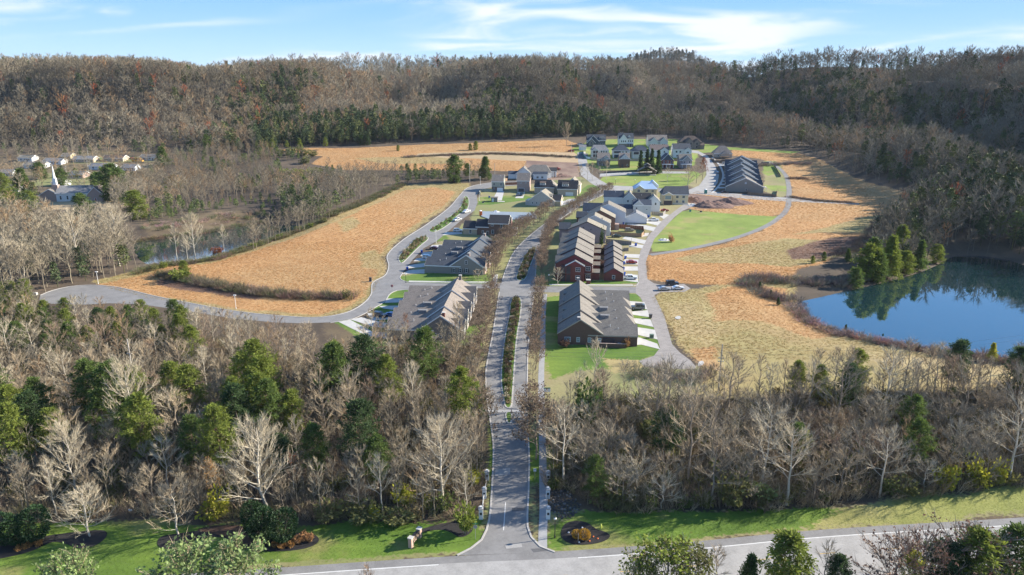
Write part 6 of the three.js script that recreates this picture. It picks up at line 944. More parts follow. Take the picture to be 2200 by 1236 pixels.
{
  const brush = [[], [], []], taken = [];
  for (const [x, d] of scatterIn(LW, 5.1, 31, (x, d) => { const [px, py] = pixAt(x, d); return !(px > 690 && px < 770 && py < 800); }, 9000)) {
    const [px, py] = pixAt(x, d), u = wr(), dens = fbm(x * 0.045 + 7, d * 0.045 + 2, 2); let p = 0.05;
    if (py > 895 && py < 1050 && px < 820) p = 0.42 + (dens - 0.5) * 1.2; else if (px < 170 && py < 790) p = 0.75; else if (py < 768 && px < 430) p = 0.62; else if (px > 690 && px < 850 && py < 940 && py > 850) p = 0.62; else if (px > 780 && py < 850) p = 0; else if (px > 800 && py < 1060) p = 0.08; else if (py >= 1065) p = 0.04;
    if (u < p) { const s = (0.72 + 0.4 * wr()) * (py < 790 ? 0.62 : py > 1040 ? 0.75 : 1); woodTree('pine_tree', pick(pines), M.barkPine, greenM(), ...LWP(px, py), x, d, s * 1.08, s, 'pine'); }
    else {
      const zone1 = py < 905, s = (0.66 + 0.42 * wr()) * (py > 1065 ? 0.68 : zone1 ? 0.84 : 0.95) * (px > 830 && py < 800 ? 0.72 : 1), [bm, cm] = zone1 ? (wr() < 0.45 ? [M.barkPale, M.twigPale] : wr() < 0.5 ? [M.barkGrey, M.twigTan] : [M.barkGrey, M.twigRed]) : barkOf();
      woodTree('bare_tree', wr() < 0.5 ? pick(bigBare) : pick(slimBare), bm, cm, ...LWB(px, py, bm, cm), x, d, s, s * (0.95 + 0.2 * wr()), 'tree');
    }
  }
  for (const [x, d] of scatterIn(RW, 5.0, 37, () => true, 9000)) {
    const [px, py] = pixAt(x, d), back = py < 905; if (px < 1500 && back && wr() < 0.4) continue;
    if (wr() < (back && px > 1650 ? 0.2 : 0.05)) { const s = 0.6 + 0.3 * wr(); woodTree('pine_tree', pick(pines), M.barkPine, greenM(), ...RWP(px, py), x, d, s * 1.1, s, 'pine'); }
    else { const s = back ? (px > 1560 ? 0.86 : 0.66) + 0.36 * wr() : 0.85 + 0.45 * wr(), [bm, cm] = barkOf(); woodTree('bare_tree', back ? pick(slimBare) : wr() < 0.82 ? pick(lowBare) : pick(bigBare), bm, cm, ...RWB(px, py, bm, cm), x, d, s * 1.1, s * (0.9 + 0.2 * wr()), 'tree'); }
  }
  // undergrowth, saplings
  const th = [1, 2, 3].map((s) => thicket(s * 13, { R: 2.2, h: 3.4 })), r = rng(5), sap = [[], [], []];
  for (const [P, n, k] of [[LW, 2.1, 0.9], [RW, 1.9, 1.1]]) for (const [x, d] of scatterIn(P, n, 41 + k * 10, () => true, 26000)) { const [px, py] = pixAt(x, d), edge = py > 1050 ? 1.1 : 0.85, v = r(), c = v < 0.32 ? [0.15, 0.14, 0.065] : v < 0.66 ? [0.245, 0.185, 0.12] : v < 0.82 ? [0.38, 0.31, 0.205] : [0.155, 0.115, 0.085]; brush[Math.floor(r() * 3)].push([x, d, (0.7 + 0.6 * r()) * k, (0.6 + 0.7 * r()) * k * edge, r() * 6.28, c]); }
  for (const [P, n] of [[LW, 3.4], [RW, 4.2]]) for (const [x, d] of scatterIn(P, n, 71, () => true, 14000)) { const s = 0.35 + 0.3 * r(); sap[Math.floor(r() * 3)].push([x, d, s, s * 1.25, r() * 6, WOODS.tone(x * 9, d * 9)]); }
  // scrub on banks and hedges
  const hedge = (pix, gap, wid, c, h) => { for (const [x, d] of sampled(line(pix), gap)) brush[Math.floor(r() * 3)].push([x + (r() - 0.5) * wid, d + (r() - 0.5) * wid, 0.8 + 0.5 * r(), h * (0.7 + 0.6 * r()), r() * 6, c.map((q) => q * (0.8 + 0.4 * r()))]); };
  const grey = [0.27, 0.22, 0.17], olive = [0.11, 0.12, 0.045], brown = [0.19, 0.14, 0.10], pink = [0.34, 0.23, 0.19];
  for (let q = 0; q < 3; q++) { hedge([[345, 592], [400, 602], [470, 616], [560, 632], [660, 640], [752, 640]], 1.6, 5, q ? brown : olive, 0.8); hedge([[1700, 648], [1640, 632], [1610, 615], [1620, 600], [1700, 606], [1790, 610], [1850, 596]], 1.8, 7, q ? grey : brown, 0.8); hedge([[1700, 656], [1735, 690], [1800, 716], [1880, 736], [1980, 752], [2100, 770], [2240, 786]], 2.2, 4, q ? pink : brown, 0.5); hedge([[300, 585], [350, 572], [450, 560], [560, 526], [690, 476], [780, 436], [860, 398]], 1.6, 6, q ? olive : brown, 0.55); }
  for (let q = 0; q < 2; q++) { hedge([[290, 520], [360, 509], [440, 500], [520, 486], [570, 478]], 1.8, 5, q ? brown : olive, 0.5); hedge([[330, 490], [400, 476], [480, 468], [560, 462]], 2.5, 14, q ? pink : olive, 0.6); }
  for (let q = 0; q < 3; q++) { hedge([[870, 338], [960, 334], [1060, 331], [1230, 338]], 2, 5, brown, 0.45); hedge([[1640, 356], [1690, 352], [1735, 352]], 2, 8, grey, 0.55); hedge([[1700, 384], [1730, 384]], 2, 4, brown, 0.4); hedge([[1380, 800], [1440, 808], [1520, 810]], 2, 8, grey, 0.7); hedge([[1700, 424], [1760, 432], [1830, 436]], 2, 2, brown, 0.35); hedge([[1800, 545], [1840, 540], [1870, 520], [1900, 480]], 2, 9, brown, 0.6); }
  const leafy = [[], []], lg = [1, 2].map((s) => blob(50 + s, { rx: 1.5, ry: 1.1, rz: 1.5, n: 260, size: 0.42, lump: 0.5, fill: 0.95 }).crown);
  for (const [P, n, q] of [[LW, 5.5, 0.45], [RW, 3.9, 0.8]]) for (const [x, d] of scatterIn(P, n, 91, () => true, 9000)) { if (r() > q) continue; const k = 0.7 + 0.6 * r(), c = r() < 0.55 ? [0.17, 0.165, 0.055] : r() < 0.6 ? [0.24, 0.19, 0.09] : [0.12, 0.15, 0.045]; leafy[Math.floor(r() * 2)].push([x, d, 0.8 + 0.7 * r(), 0.9 + 0.9 * r(), r() * 6, c.map((v) => v * k)]); }
  M.blade = new THREE.MeshPhysicalMaterial({ color: 0xffffff, roughness: 1, specularIntensity: 0.2, transmission: 0.45, thickness: 0, vertexColors: true, side: THREE.DoubleSide });
  const u = thing('undergrowth', 'tangled brown brush and saplings filling the woods, hedges and pond banks', 'undergrowth'); u.userData.kind = 'stuff';
  brush.forEach((l, i) => inst('brush', th[i], M.farTwig, l, null, u)); leafy.forEach((l, i) => inst('leafy_brush', lg[i], M.blade, l, null, u)); sap.forEach((l, i) => inst('saplings', WOODS.midBare[i], M.farTwig, l, null, u));
}
// ---------------------------------------------------------------- bushes with leaves along the wood edges
{
  const bl = [1, 2, 3].map((s) => blob(s * 3, { rx: 1.6, ry: 1.3, rz: 1.6, n: 620, size: 0.42, lump: 0.5, fill: 0.9 }));
  const bush = (label, px, py, s, sy, m, name = 'bush', cat = 'bush') => { const [x, d] = at(px, py), g = pick(bl), o = thing(name, label, cat, null, x, landAt(x, d), -d, wr() * 6.28); o.scale.set(s, sy, s); part(o, 'stems', g.trunk, M.barkGrey); part(o, 'foliage', g.crown, m); return o; };
  bush('bright yellow bush under the golden tree at the wood edge', 465, 1114, 1.7, 1.8, M.yellowGreen); bush('bright yellow bush at the wood edge left of the big sycamore', 868, 1086, 1.4, 1.7, M.yellowGreen); bush('yellow sprig beside the upper entrance column', 1018, 1046, 1.1, 1.2, M.yellowGreen); bush('small yellow bush between the sycamore and the yellow one', 922, 1092, 0.8, 0.9, M.yellowGreen);
  bush('olive bush at the wood edge below the rust leaved tree', 700, 1118, 1.7, 1.1, M.olive); bush('olive bush left of the leaning white tree', 780, 1122, 1.9, 1.2, M.olive); bush('yellowish bush right of the leaning white tree', 805, 1118, 0.9, 1.1, M.yellowGreen); bush('olive bush right of the entrance sign wood edge', 860, 1126, 1.8, 1.0, M.olive);
  bush('glossy green evergreen at the corner of the entrance mulch bed', 1001, 1148, 1.25, 2.0, M.needleYellow); bush('dark evergreen tree left of the upper entrance road', 1012, 900, 2.4, 3.0, M.needleDark, 'evergreen'); bush('dark evergreen mass at the left end of the right wood', 1245, 935, 2.6, 3.3, M.needleDark, 'evergreen'); bush('second dark evergreen mass behind the left end of the right wood', 1268, 900, 2.2, 3.2, M.needle, 'evergreen');
  bush('yellow leaved bush on the far right wood edge, left one', 2030, 1052, 1.4, 2.0, M.yellowGreen); bush('yellow leaved bush on the far right wood edge, middle one', 2095, 1046, 1.3, 2.2, M.yellowGreen); bush('yellow leaved bush on the far right wood edge, rightmost one', 2140, 1042, 1.1, 1.8, M.yellowGreen); bush('olive bush in the middle of the right wood edge', 1565, 1090, 2.0, 2.2, M.olive); bush('olive bush at the left of the right wood edge', 1310, 1088, 1.9, 1.6, M.olive); bush('pale olive bush on the right wood edge', 1640, 1082, 1.5, 1.4, M.sage); bush('olive bush below the far right yellow bushes', 1940, 1068, 1.6, 1.3, M.olive);
  bush('ivy green treetop clump in the right wood', 1704, 1010, 1.7, 3.6, M.olive); bush('ivy green clump on the right wood behind the ivy trunk', 1400, 960, 1.5, 2.6, M.olive);
  bush('golden straw shrub beside the lower right row', 1344, 746, 0.9, 1.0, M.straw); bush('straw coloured shrub on the alley lawn', 1442, 520, 0.9, 1.4, M.straw); bush('brown shrub between the red row and its garages, nearer one', 1291, 580, 1.1, 1.4, M.russet); bush('brown shrub between the red row and its garages, farther one', 1297, 548, 1.3, 1.5, M.russet); bush('dark cypress shrub behind the red garages', 1292, 530, 0.6, 3.0, M.needleDark);
  bush('bare brown shrub at the corner of the lower right row', 1212, 746, 1.0, 0.9, M.russet); bush('green bush at the right end of the left meadow hedge', 745, 640, 1.0, 1.0, M.olive); bush('spreading green bush in the left meadow hedge', 392, 604, 2.2, 1.7, M.needleYellow); bush('rust coloured bush on the pond bank', 468, 548, 1.6, 1.3, M.rust);
  for (const [i, [px, py]] of [[330, 582], [352, 576], [520, 540], [545, 533], [558, 528], [600, 513], [640, 498], [668, 489], [696, 478]].entries()) bush(`low green bush on the near bank of the left pond, ${['first', 'second', 'third', 'fourth', 'fifth', 'sixth', 'seventh', 'eighth', 'ninth'][i]} from the left`, px, py, 1.1, 0.9, i % 2 ? M.needleYellow : M.olive);
  for (const [i, [px, py, m]] of [[600, 335, 0], [622, 333, 1], [652, 335, 0], [672, 338, 0], [618, 380, 1], [640, 378, 1], [662, 380, 1], [650, 388, 1], [680, 378, 0], [655, 352, 0]].entries()) bush(`green scrub bush left of the far meadow, ${['top left', 'upper second', 'upper third', 'upper right', 'lower left bright', 'lower second bright', 'lower third bright', 'lowest bright', 'lower right', 'middle'][i]} one`, px, py, 2.6, 2.0, m ? M.needleYellow : M.olive);
  // hollies, shrubs and grasses in the beds
  const holly = blob(9, { rx: 2.1, ry: 2.4, rz: 2.1, n: 3600, size: 0.26, lump: 0.12, fill: 0.32, tone: 0.2 }), hol = (label, px, py, w, h) => { const [x, d] = at(px, py), o = thing('holly', label, 'shrub', null, x, landAt(x, d), -d, wr() * 6); o.scale.set(w * 1.35, h * 1.4, w * 1.35); part(o, 'stems', holly.trunk, M.barkDark); part(o, 'foliage', holly.crown, M.holly); };
  hol('largest round holly in the left mulch bed', 78, 1162, 1.0, 0.98); hol('middle holly of the left mulch bed, in shade', 46, 1168, 0.95, 0.85); hol('holly cut by the left edge of the picture', 12, 1170, 1.0, 0.9); hol('left one of two dark hollies in the long mulch bed', 566, 1164, 0.92, 1.0); hol('right one of two dark hollies in the long mulch bed', 610, 1164, 0.98, 0.98); hol('dark holly behind the left one in the long bed', 548, 1148, 0.8, 0.98);
  const tuftB = blob(12, { rx: 0.75, ry: 0.42, rz: 0.75, n: 420, size: 0.22, lump: 0.4, fill: 0.8 }), low = (label, px, py, s, sy, m) => { const [x, d] = at(px, py), o = thing('shrub', label, 'shrub', null, x, landAt(x, d), -d, wr() * 6); o.scale.set(s, sy, s); part(o, 'stems', tuftB.trunk, M.barkDark); part(o, 'foliage', tuftB.crown, m); };
  for (const [i, [px, py]] of [[44, 1180], [62, 1176], [84, 1170]].entries()) low(`${ord[i]} orange shrub from the left in the left mulch bed`, px, py, 1.1, 1.1, M.orangeLeaf);
  for (const [i, [px, py]] of [[590, 1176], [604, 1178], [616, 1174], [628, 1174]].entries()) low(`${ord[i]} orange shrub from the left before the two hollies`, px, py, 0.9, 1.1, M.orangeLeaf);
  for (const [i, [px, py]] of [[641, 1168], [655, 1160], [665, 1164]].entries()) low(`${ord[i]} straw grass clump from the left at the right end of the long bed`, px, py, 1.1, 1.7, M.straw);
  const gold = blob(15, { rx: 1.0, ry: 0.85, rz: 1.0, n: 1800, size: 0.15, lump: 0.05, fill: 0.25, tone: 0.12 }); for (const [l, px, py, s] of [['smaller left golden round shrub in the heart shaped bed', 1239, 1156, 0.92], ['larger right golden round shrub in the heart shaped bed', 1256, 1158, 1.12]]) { const [x, d] = at(px, py), o = thing('golden_shrub', l, 'shrub', null, x, landAt(x, d), -d); o.scale.setScalar(s); part(o, 'stems', gold.trunk, M.barkDark); part(o, 'foliage', gold.crown, M.goldLeaf); }
  // treetops on the near side of the road, cut by the bottom of the picture
  const front = (label, px, py, d, g, bm, cm, wide, name, leaf, share = 1) => { const [x, y] = heightTo(px, py, d), h = y - landAt(x, d), s = h / g.h, o = tree(name, label, 'tree', null, g, bm, cm, x, d, wr() * 6, s * wide, s); if (leaf) withLeaves(o, g.leaf, leaf); return o; };
  const olv = [1, 2, 3].map((q) => { const g = bareTree(820 + q, { h: 9, R: 3.6, limbs: 20, subs: 6, twigs: 3, first: 0.12, shape: 0.8, rise: 0.7 }); g.leaf = leaves(g.ends, 9, 0.75, 0.42, 70 + q, 0, 0.5); return g; });
  front('silvery green treetop at the bottom left, left of the pair', 398, 1186, 90, olv[0], M.barkGrey, M.twigTan, 1.05, 'olive_tree', M.sage); front('silvery green treetop at the bottom left, right of the pair', 502, 1184, 90, olv[1], M.barkGrey, M.twigTan, 1.0, 'olive_tree', M.sage); front('silvery green treetop near the bottom left corner', 140, 1203, 89, olv[2], M.barkGrey, M.twigTan, 0.8, 'olive_tree', M.sage);
  front('wide green and olive treetop at the bottom right of the entrance', 1438, 1176, 93, olv[1], M.barkGrey, M.twigTan, 1.3, 'leafy_tree', M.needleYellow); front('second leafy green crown beside the wide one at the bottom', 1498, 1190, 93, olv[0], M.barkGrey, M.twigTan, 0.9, 'leafy_tree', M.olive); front('olive crown left of the wide treetop at the bottom', 1386, 1206, 93, olv[2], M.barkGrey, M.twigTan, 0.8, 'leafy_tree', M.needleYellow);
  front('open crowned pine at the bottom between the yellow centre dashes', 1706, 1158, 94, bankP[0], M.barkPine, M.needleYellow, 1.2, 'pine_tree'); front('low dark young pine left of the open crowned pine at the bottom', 1614, 1200, 94, young[0], M.barkPine, M.needle, 0.9, 'pine_tree'); front('dark round evergreen right of the open crowned pine at the bottom', 1806, 1200, 94, bankP[1], M.barkPine, M.needleDark, 1.0, 'evergreen');
  front('bright green pine at the bottom right', 2108, 1146, 95, bankP[1], M.barkPine, M.needleYellow, 1.25, 'pine_tree'); front('dark evergreen left of the bright pine at the bottom right', 2044, 1176, 94.5, bankP[2], M.barkPine, M.needleDark, 1.3, 'evergreen'); front('dark evergreen in the bottom right corner', 2192, 1142, 95.5, bankP[2], M.barkPine, M.needle, 1.1, 'pine_tree');
  const dead = [1, 2].map((q) => { const g = bareTree(850 + q, { h: 8, R: 3.8, limbs: 20, subs: 6, twigs: 6, first: 0.15, shape: 0.9, rise: 0.8 }); g.leaf = leaves(g.ends, 2, 0.4, 0.34, 80 + q); return g; });
  front('bare bush with dark withered leaves at the bottom right, left one', 1936, 1178, 94, dead[0], M.barkGrey, M.twigRed, 1.3, 'withered_tree', M.russet); front('bare bush with dark withered leaves at the bottom right, middle one', 1992, 1168, 94.5, dead[1], M.barkGrey, M.twigRed, 1.2, 'withered_tree', M.russet); front('bare tree with withered leaves behind the bright bottom pine', 2092, 1148, 96, dead[0], M.barkGrey, M.twigGrey, 1.1, 'withered_tree', M.russet); front('thin bare tree at the bottom between two green crowns', 1545, 1172, 93.5, slimBare[0], M.barkGrey, M.twigTan, 1.1, 'bare_tree'); front('wispy bare tree rising over the road at the bottom', 1366, 1196, 93, slimBare[2], M.barkGrey, M.twigTan, 0.8, 'bare_tree'); front('thin bare tree over the road right of the open crowned pine', 1784, 1160, 94, slimBare[3], M.barkGrey, M.twigGrey, 0.9, 'bare_tree'); front('bare tree near the bottom right corner', 2150, 1160, 95.5, bigBare[3], M.barkGrey, M.twigGrey, 1, 'bare_tree'); front('reddish twiggy treetop at the bottom left of the entrance', 790, 1212, 90, slimBare[1], M.barkGrey, M.twigRed, 0.9, 'bare_tree');
  front('yellow sprig among the withered bottom bushes', 1962, 1196, 93, olv[1], M.barkGrey, M.twigTan, 0.5, 'leafy_tree', M.yellowGreen);
}
// ---------------------------------------------------------------- grass: what nobody could count
{
  const r = rng(91), tall = [1, 2, 3].map((s) => tuft(s, 18, 0.55, 0.06, 1.3)), L = [[], [], []], short = tuft(9, 16, 0.16, 0.03, 1.1), S = [];
  for (let d = 190; d < 690; d += d < 330 ? 0.95 : 1.5) { const hw = Math.min(430, d * 0.8), s = d < 330 ? 0.95 : 1.5; for (let x = -hw; x < hw; x += s) { const X = x + (r() - 0.5) * s, D = d + (r() - 0.5) * s, z = zoneAt(X, D), u = r(), k = 0.8 + 0.5 * r(), n = fbm(X * 0.03, D * 0.03, 3); if (z === ORANGE ? u > 0.9 : z === ROUGH || z === STRAW ? u > 0.75 : z === LITTER ? u > 0.6 : true) continue; const c = z === ORANGE ? (u < 0.5 ? [0.44, 0.245, 0.097] : [0.42, 0.26, 0.115]) : z === LITTER ? [0.2, 0.11, 0.08] : u < 0.16 ? [0.26, 0.225, 0.085] : [0.375, 0.275, 0.122]; L[Math.floor(r() * 3)].push([X, D, (0.9 + 0.5 * r()) * (s > 1.2 ? 1.4 : 1), (z === ORANGE ? 0.42 : 0.4) * (0.5 + n), r() * 6, c.map((q) => q * k)]); } }
  for (let d = 96; d < 132; d += 0.62) for (let x = -100; x < 110; x += 0.62) { const X = x + (r() - 0.5) * 0.6, D = d + (r() - 0.5) * 0.6, z = zoneAt(X, D); if (z !== LAWN && z !== PALE && z !== TAN) continue; if (z === TAN && r() < 0.4) continue; const n = fbm(X * 0.12 + 4, D * 0.12, 3), k = (0.75 + 0.5 * n) * (0.85 + 0.3 * r()), c = z === LAWN ? lerp3([0.075, 0.18, 0.016], [0.17, 0.25, 0.03], n) : z === PALE ? [0.27, 0.30, 0.085] : [0.36, 0.30, 0.15]; S.push([X, D, 1.0 + 0.4 * r(), 0.7 + 0.5 * r(), r() * 6, c.map((q) => q * k)]); }
  for (const P of [HEART]) for (let i = S.length - 1; i >= 0; i--) if (inside(P, S[i][0], S[i][1])) S.splice(i, 1);
  const g = thing('tall_grass', 'tall dry orange and straw grass of the meadows', 'grass'); g.userData.kind = 'stuff'; L.forEach((l, i) => inst('tufts', tall[i], M.blade, l, null, g));
  const beds = [[[-80, 1215], [-80, 1165], [60, 1158], [170, 1140], [225, 1134], [238, 1152], [170, 1184], [95, 1176], [20, 1200]], [[330, 1182], [335, 1150], [430, 1126], [660, 1136], [694, 1156], [640, 1188], [510, 1184], [375, 1184]], [[885, 1148], [930, 1122], [1000, 1116], [1024, 1136], [990, 1158]]].map(line);
  const lawn = S.filter(([x, d]) => !beds.some((P) => inside(P, x, d)) && (distTo(eL, x, d, false) > 0.4) && !(x > -12 && x < 8.5 && d < 108));
  inst('mown_grass', short, M.blade, lawn, 'short green mown grass beside the main road');
}
function lerp3(a, b, t) { return a.map((q, i) => lerp(q, b[i], t)); }
// ---------------------------------------------------------------- vehicles
mat('tyre', [0.02, 0.02, 0.021], 0.9); mat('rim', [0.42, 0.42, 0.43], 0.35, { metalness: 0.7 }); mat('carGlass', [0.02, 0.026, 0.032], 0.06); mat('lampClear', [0.7, 0.7, 0.68], 0.2); mat('lampRed', [0.35, 0.02, 0.015], 0.25); mat('bumper', [0.05, 0.05, 0.052], 0.6);
const paint = (n, c) => (M[n] = new THREE.MeshPhysicalMaterial({ color: new THREE.Color().setRGB(...c), roughness: 0.38, metalness: 0.25, clearcoat: 0.8, clearcoatRoughness: 0.08 }));
paint('carWhite', [0.74, 0.74, 0.73]); paint('carSilver', [0.42, 0.44, 0.46]); paint('carRed', [0.30, 0.018, 0.022]); paint('carMaroon', [0.075, 0.016, 0.022]); paint('carBlue', [0.03, 0.12, 0.32]); paint('carDark', [0.018, 0.026, 0.036]); paint('carGreen', [0.10, 0.125, 0.115]); paint('carTeal', [0.015, 0.045, 0.06]); paint('busYellow', [0.62, 0.30, 0.02]); paint('carGold', [0.28, 0.26, 0.22]);
function car(label, px, py, heading, kind, m) {           // heading in degrees: 0 drives away from us, 90 to the right
  const [x, d] = at(px, py), o = thing(kind === 'bus' ? 'school_bus' : kind === 'pickup' ? 'pickup_truck' : 'parked_car', label, kind === 'bus' ? 'bus' : kind === 'pickup' ? 'pickup truck' : 'car', null, x, landAt(x, d) + 0.05, -d, -(heading - 90) * Math.PI / 180);
  const K = { sedan: [4.7, 1.82, 1.42], suv: [4.8, 1.92, 1.75], jeep: [4.9, 1.95, 1.9], pickup: [5.8, 2.0, 1.85], bus: [9.5, 2.4, 3.0] }[kind], [L, W, H] = K, a = L / 2, gl = kind === 'bus' ? 0.42 : kind === 'sedan' ? 0.22 : 0.3;
  const P = { sedan: [[-a, 0.75], [-a + 0.1, 0.98], [-a + 0.75, 1.02], [-a + 1.35, H], [a - 2.2, H], [a - 1.25, 0.98], [a - 0.1, 0.8], [a, 0.55]], suv: [[-a, 0.8], [-a + 0.06, 1.15], [-a + 0.4, H], [a - 2.1, H], [a - 1.35, 1.12], [a - 0.12, 0.98], [a, 0.6]], jeep: [[-a, 0.8], [-a + 0.04, 1.2], [-a + 0.12, H], [a - 1.9, H], [a - 1.5, 1.22], [a - 0.1, 1.14], [a, 0.65]], pickup: [[-a, 0.8], [-a + 0.04, 1.18], [-a + 1.9, 1.18], [-a + 2.0, H], [a - 2.0, H], [a - 1.45, 1.2], [a - 0.1, 1.08], [a, 0.65]], bus: [[-a, 0.8], [-a + 0.05, H], [a - 1.7, H], [a - 1.4, 1.6], [a - 0.1, 1.4], [a, 0.7]] }[kind];
  const s = new THREE.Shape(); s.moveTo(-a, 0.34); for (const [u, v] of P) s.lineTo(u, v); s.lineTo(a, 0.34); const wr0 = kind === 'bus' ? 0.48 : kind === 'sedan' ? 0.33 : 0.38, wx = [a - (kind === 'bus' ? 1.6 : 0.9), -a + (kind === 'bus' ? 2.2 : 0.95)]; s.lineTo(wx[0] + wr0 * 1.15, 0.34); s.absarc(wx[0], 0.34, wr0 * 1.15, 0, Math.PI, false); s.lineTo(wx[1] + wr0 * 1.15, 0.34); s.absarc(wx[1], 0.34, wr0 * 1.15, 0, Math.PI, false); s.lineTo(-a, 0.34);
  const g = new THREE.ExtrudeGeometry(s, { depth: W - 0.16, bevelEnabled: true, bevelThickness: 0.08, bevelSize: 0.07, bevelSegments: 2, curveSegments: 6 }); g.translate(0, 0, -W / 2 + 0.08); part(o, 'body', g, m);
  const top = P.filter((p) => p[1] >= H - 0.01), t0 = top[0][0], t1 = top[top.length - 1][0], belt = kind === 'sedan' ? 1.0 : kind === 'bus' ? 1.75 : 1.2, iB = P.indexOf(top[0]) - 1, iF = P.indexOf(top[top.length - 1]) + 1, bk = P[iB], fr = P[iF];
  const glass = new MB(), zs = W / 2 + 0.012, up = H - 0.12, u = (p, q, y) => p[0] + (q[0] - p[0]) * clamp((y - p[1]) / (q[1] - p[1] || 1)), Q = (y) => [u(bk, top[0], y) + gl * 0.5, u(fr, top[top.length - 1], y) - gl * 0.4], [b0, b1] = Q(belt), [c0, c1] = Q(up), mid = (b0 + b1) / 2;
  for (const z of [-zs, zs]) for (const [e, f] of [[0, 0.47], [0.53, 1]]) glass.quad([lerp(b0, b1, e), belt, z], [lerp(b0, b1, f), belt, z], [lerp(c0, c1, f), up, z], [lerp(c0, c1, e), up, z]);
  for (const [p, q, sg] of [[fr, top[top.length - 1], 1], [bk, top[0], -1]]) { const w = W / 2 - 0.14, e = 0.02; const A = u(p, q, belt) + sg * (0.07 + e), B = u(p, q, up) + sg * (0.07 + e); glass.quad([A, belt, -w], [A, belt, w], [B, up, w * 0.95], [B, up, -w * 0.95]); }
  part(o, 'windows', glass.build(), M.carGlass);
  if (kind === 'pickup') part(o, 'truck_bed', new MB().box(-a + 1.0, 1.2, 0, 1.75, 0.06, W - 0.35).build(), M.bumper);
  if (kind === 'jeep') part(o, 'roof_rack', new MB().box(-0.35, H + 0.09, 0, 2.6, 0.12, W - 0.3).build(), M.bumper);
  const tg = new THREE.CylinderGeometry(wr0, wr0, 0.24, 14).rotateX(Math.PI / 2), rg = new THREE.CylinderGeometry(wr0 * 0.62, wr0 * 0.62, 0.26, 10).rotateX(Math.PI / 2);
  for (const X of wx) for (const z of [-1, 1]) { const w = new THREE.Group(); w.name = 'wheel'; w.position.set(X, wr0, z * (W / 2 - 0.1)); o.add(w); part(w, 'tyre', tg, M.tyre); part(w, 'rim', rg, M.rim); }
  for (const z of [-1, 1]) { part(o, 'headlight', new MB().box(a + 0.04, 0.72, z * (W / 2 - 0.3), 0.08, 0.16, 0.38).build(), M.lampClear); part(o, 'taillight', new MB().box(-a - 0.04, 0.82, z * (W / 2 - 0.24), 0.08, 0.2, 0.26).build(), M.lampRed); }
  part(o, 'bumper', new MB().box(a + 0.05, 0.36, 0, 0.1, 0.2, W - 0.2).box(-a - 0.05, 0.36, 0, 0.1, 0.2, W - 0.2).build(), M.bumper);
  return o;
}
car('grey green off road wagon with roof rack on a driveway of the dark brick row', 1370, 665, 275, 'jeep', M.carGreen);
car('white crew cab pickup at the corner of the red garages', 1353, 600, 95, 'pickup', M.carWhite);
car('dark red sedan on a driveway behind the red garages', 1357, 566, 95, 'sedan', M.carRed);
car('dark teal sedan between the grey fence and the wooden fence', 1324, 510, 92, 'sedan', M.carTeal);
car('silver wagon parked inside the wooden fence', 1352, 497, 92, 'suv', M.carGold);
car('white pickup beside the white garage on the right alley', 1404, 475, 95, 'pickup', M.carWhite);
car('red car behind the weathered fence near the cream house', 1428, 454, 95, 'sedan', M.carRed);
car('black off road wagon parked behind two pale sedans at the end of the cross street', 1444, 613, 85, 'jeep', M.carDark);
car('silver sedan parked at the end of the cross street, left of the white one', 1427, 624, 86, 'sedan', M.carSilver);
car('white sedan parked at the end of the cross street, right of the silver one', 1456, 622, 86, 'sedan', M.carWhite);
car('white pickup farthest up the left alley', 1002, 457, 210, 'pickup', M.carWhite);
car('silver pickup parked along the left alley', 982, 475, 215, 'pickup', M.carSilver);
car('white wagon beside the dark brown brick house', 984, 498, 92, 'suv', M.carWhite);
car('dark maroon sedan on a driveway of the slate blue row', 934, 536, 100, 'sedan', M.carMaroon);
car('white van like wagon on a driveway of the slate blue row', 919, 556, 100, 'suv', M.carWhite);
car('blue hatchback on a driveway of the grey brown row', 842, 680, 110, 'sedan', M.carBlue);
car('dark grey car half hidden by branches beside the blue one', 816, 681, 110, 'suv', M.carDark);
car('dark car left in front of the pinkish brick house', 1112, 421, 190, 'sedan', M.carDark); car('dark pickup right in front of the pinkish brick house', 1121, 420, 190, 'pickup', M.carTeal);
car('dark sedan parked below the gable of the far row', 1557, 415, 92, 'sedan', M.carDark); car('silver wagon at the top driveway of the far row', 1558, 353, 95, 'suv', M.carSilver); car('dark wagon above the silver one at the far row', 1556, 348, 95, 'suv', M.carDark); car('silver sedan on the curb of the far row walk', 1541, 372, 10, 'sedan', M.carSilver);
car('red pickup at the left end of the far street', 1227, 326, 90, 'pickup', M.carRed); car('white pickup beside the small white far garage', 1246, 312, 60, 'pickup', M.carWhite); car('dark car beside the first far house', 1262, 313, 90, 'sedan', M.carDark);
car('yellow school bus in the village', 296, 348, 100, 'bus', M.busYellow); car('bright red car beside the school bus', 284, 342, 95, 'sedan', M.carRed);
car('red work truck on the building site beside the white hip roofed house', 1197, 365, 100, 'pickup', M.carRed);
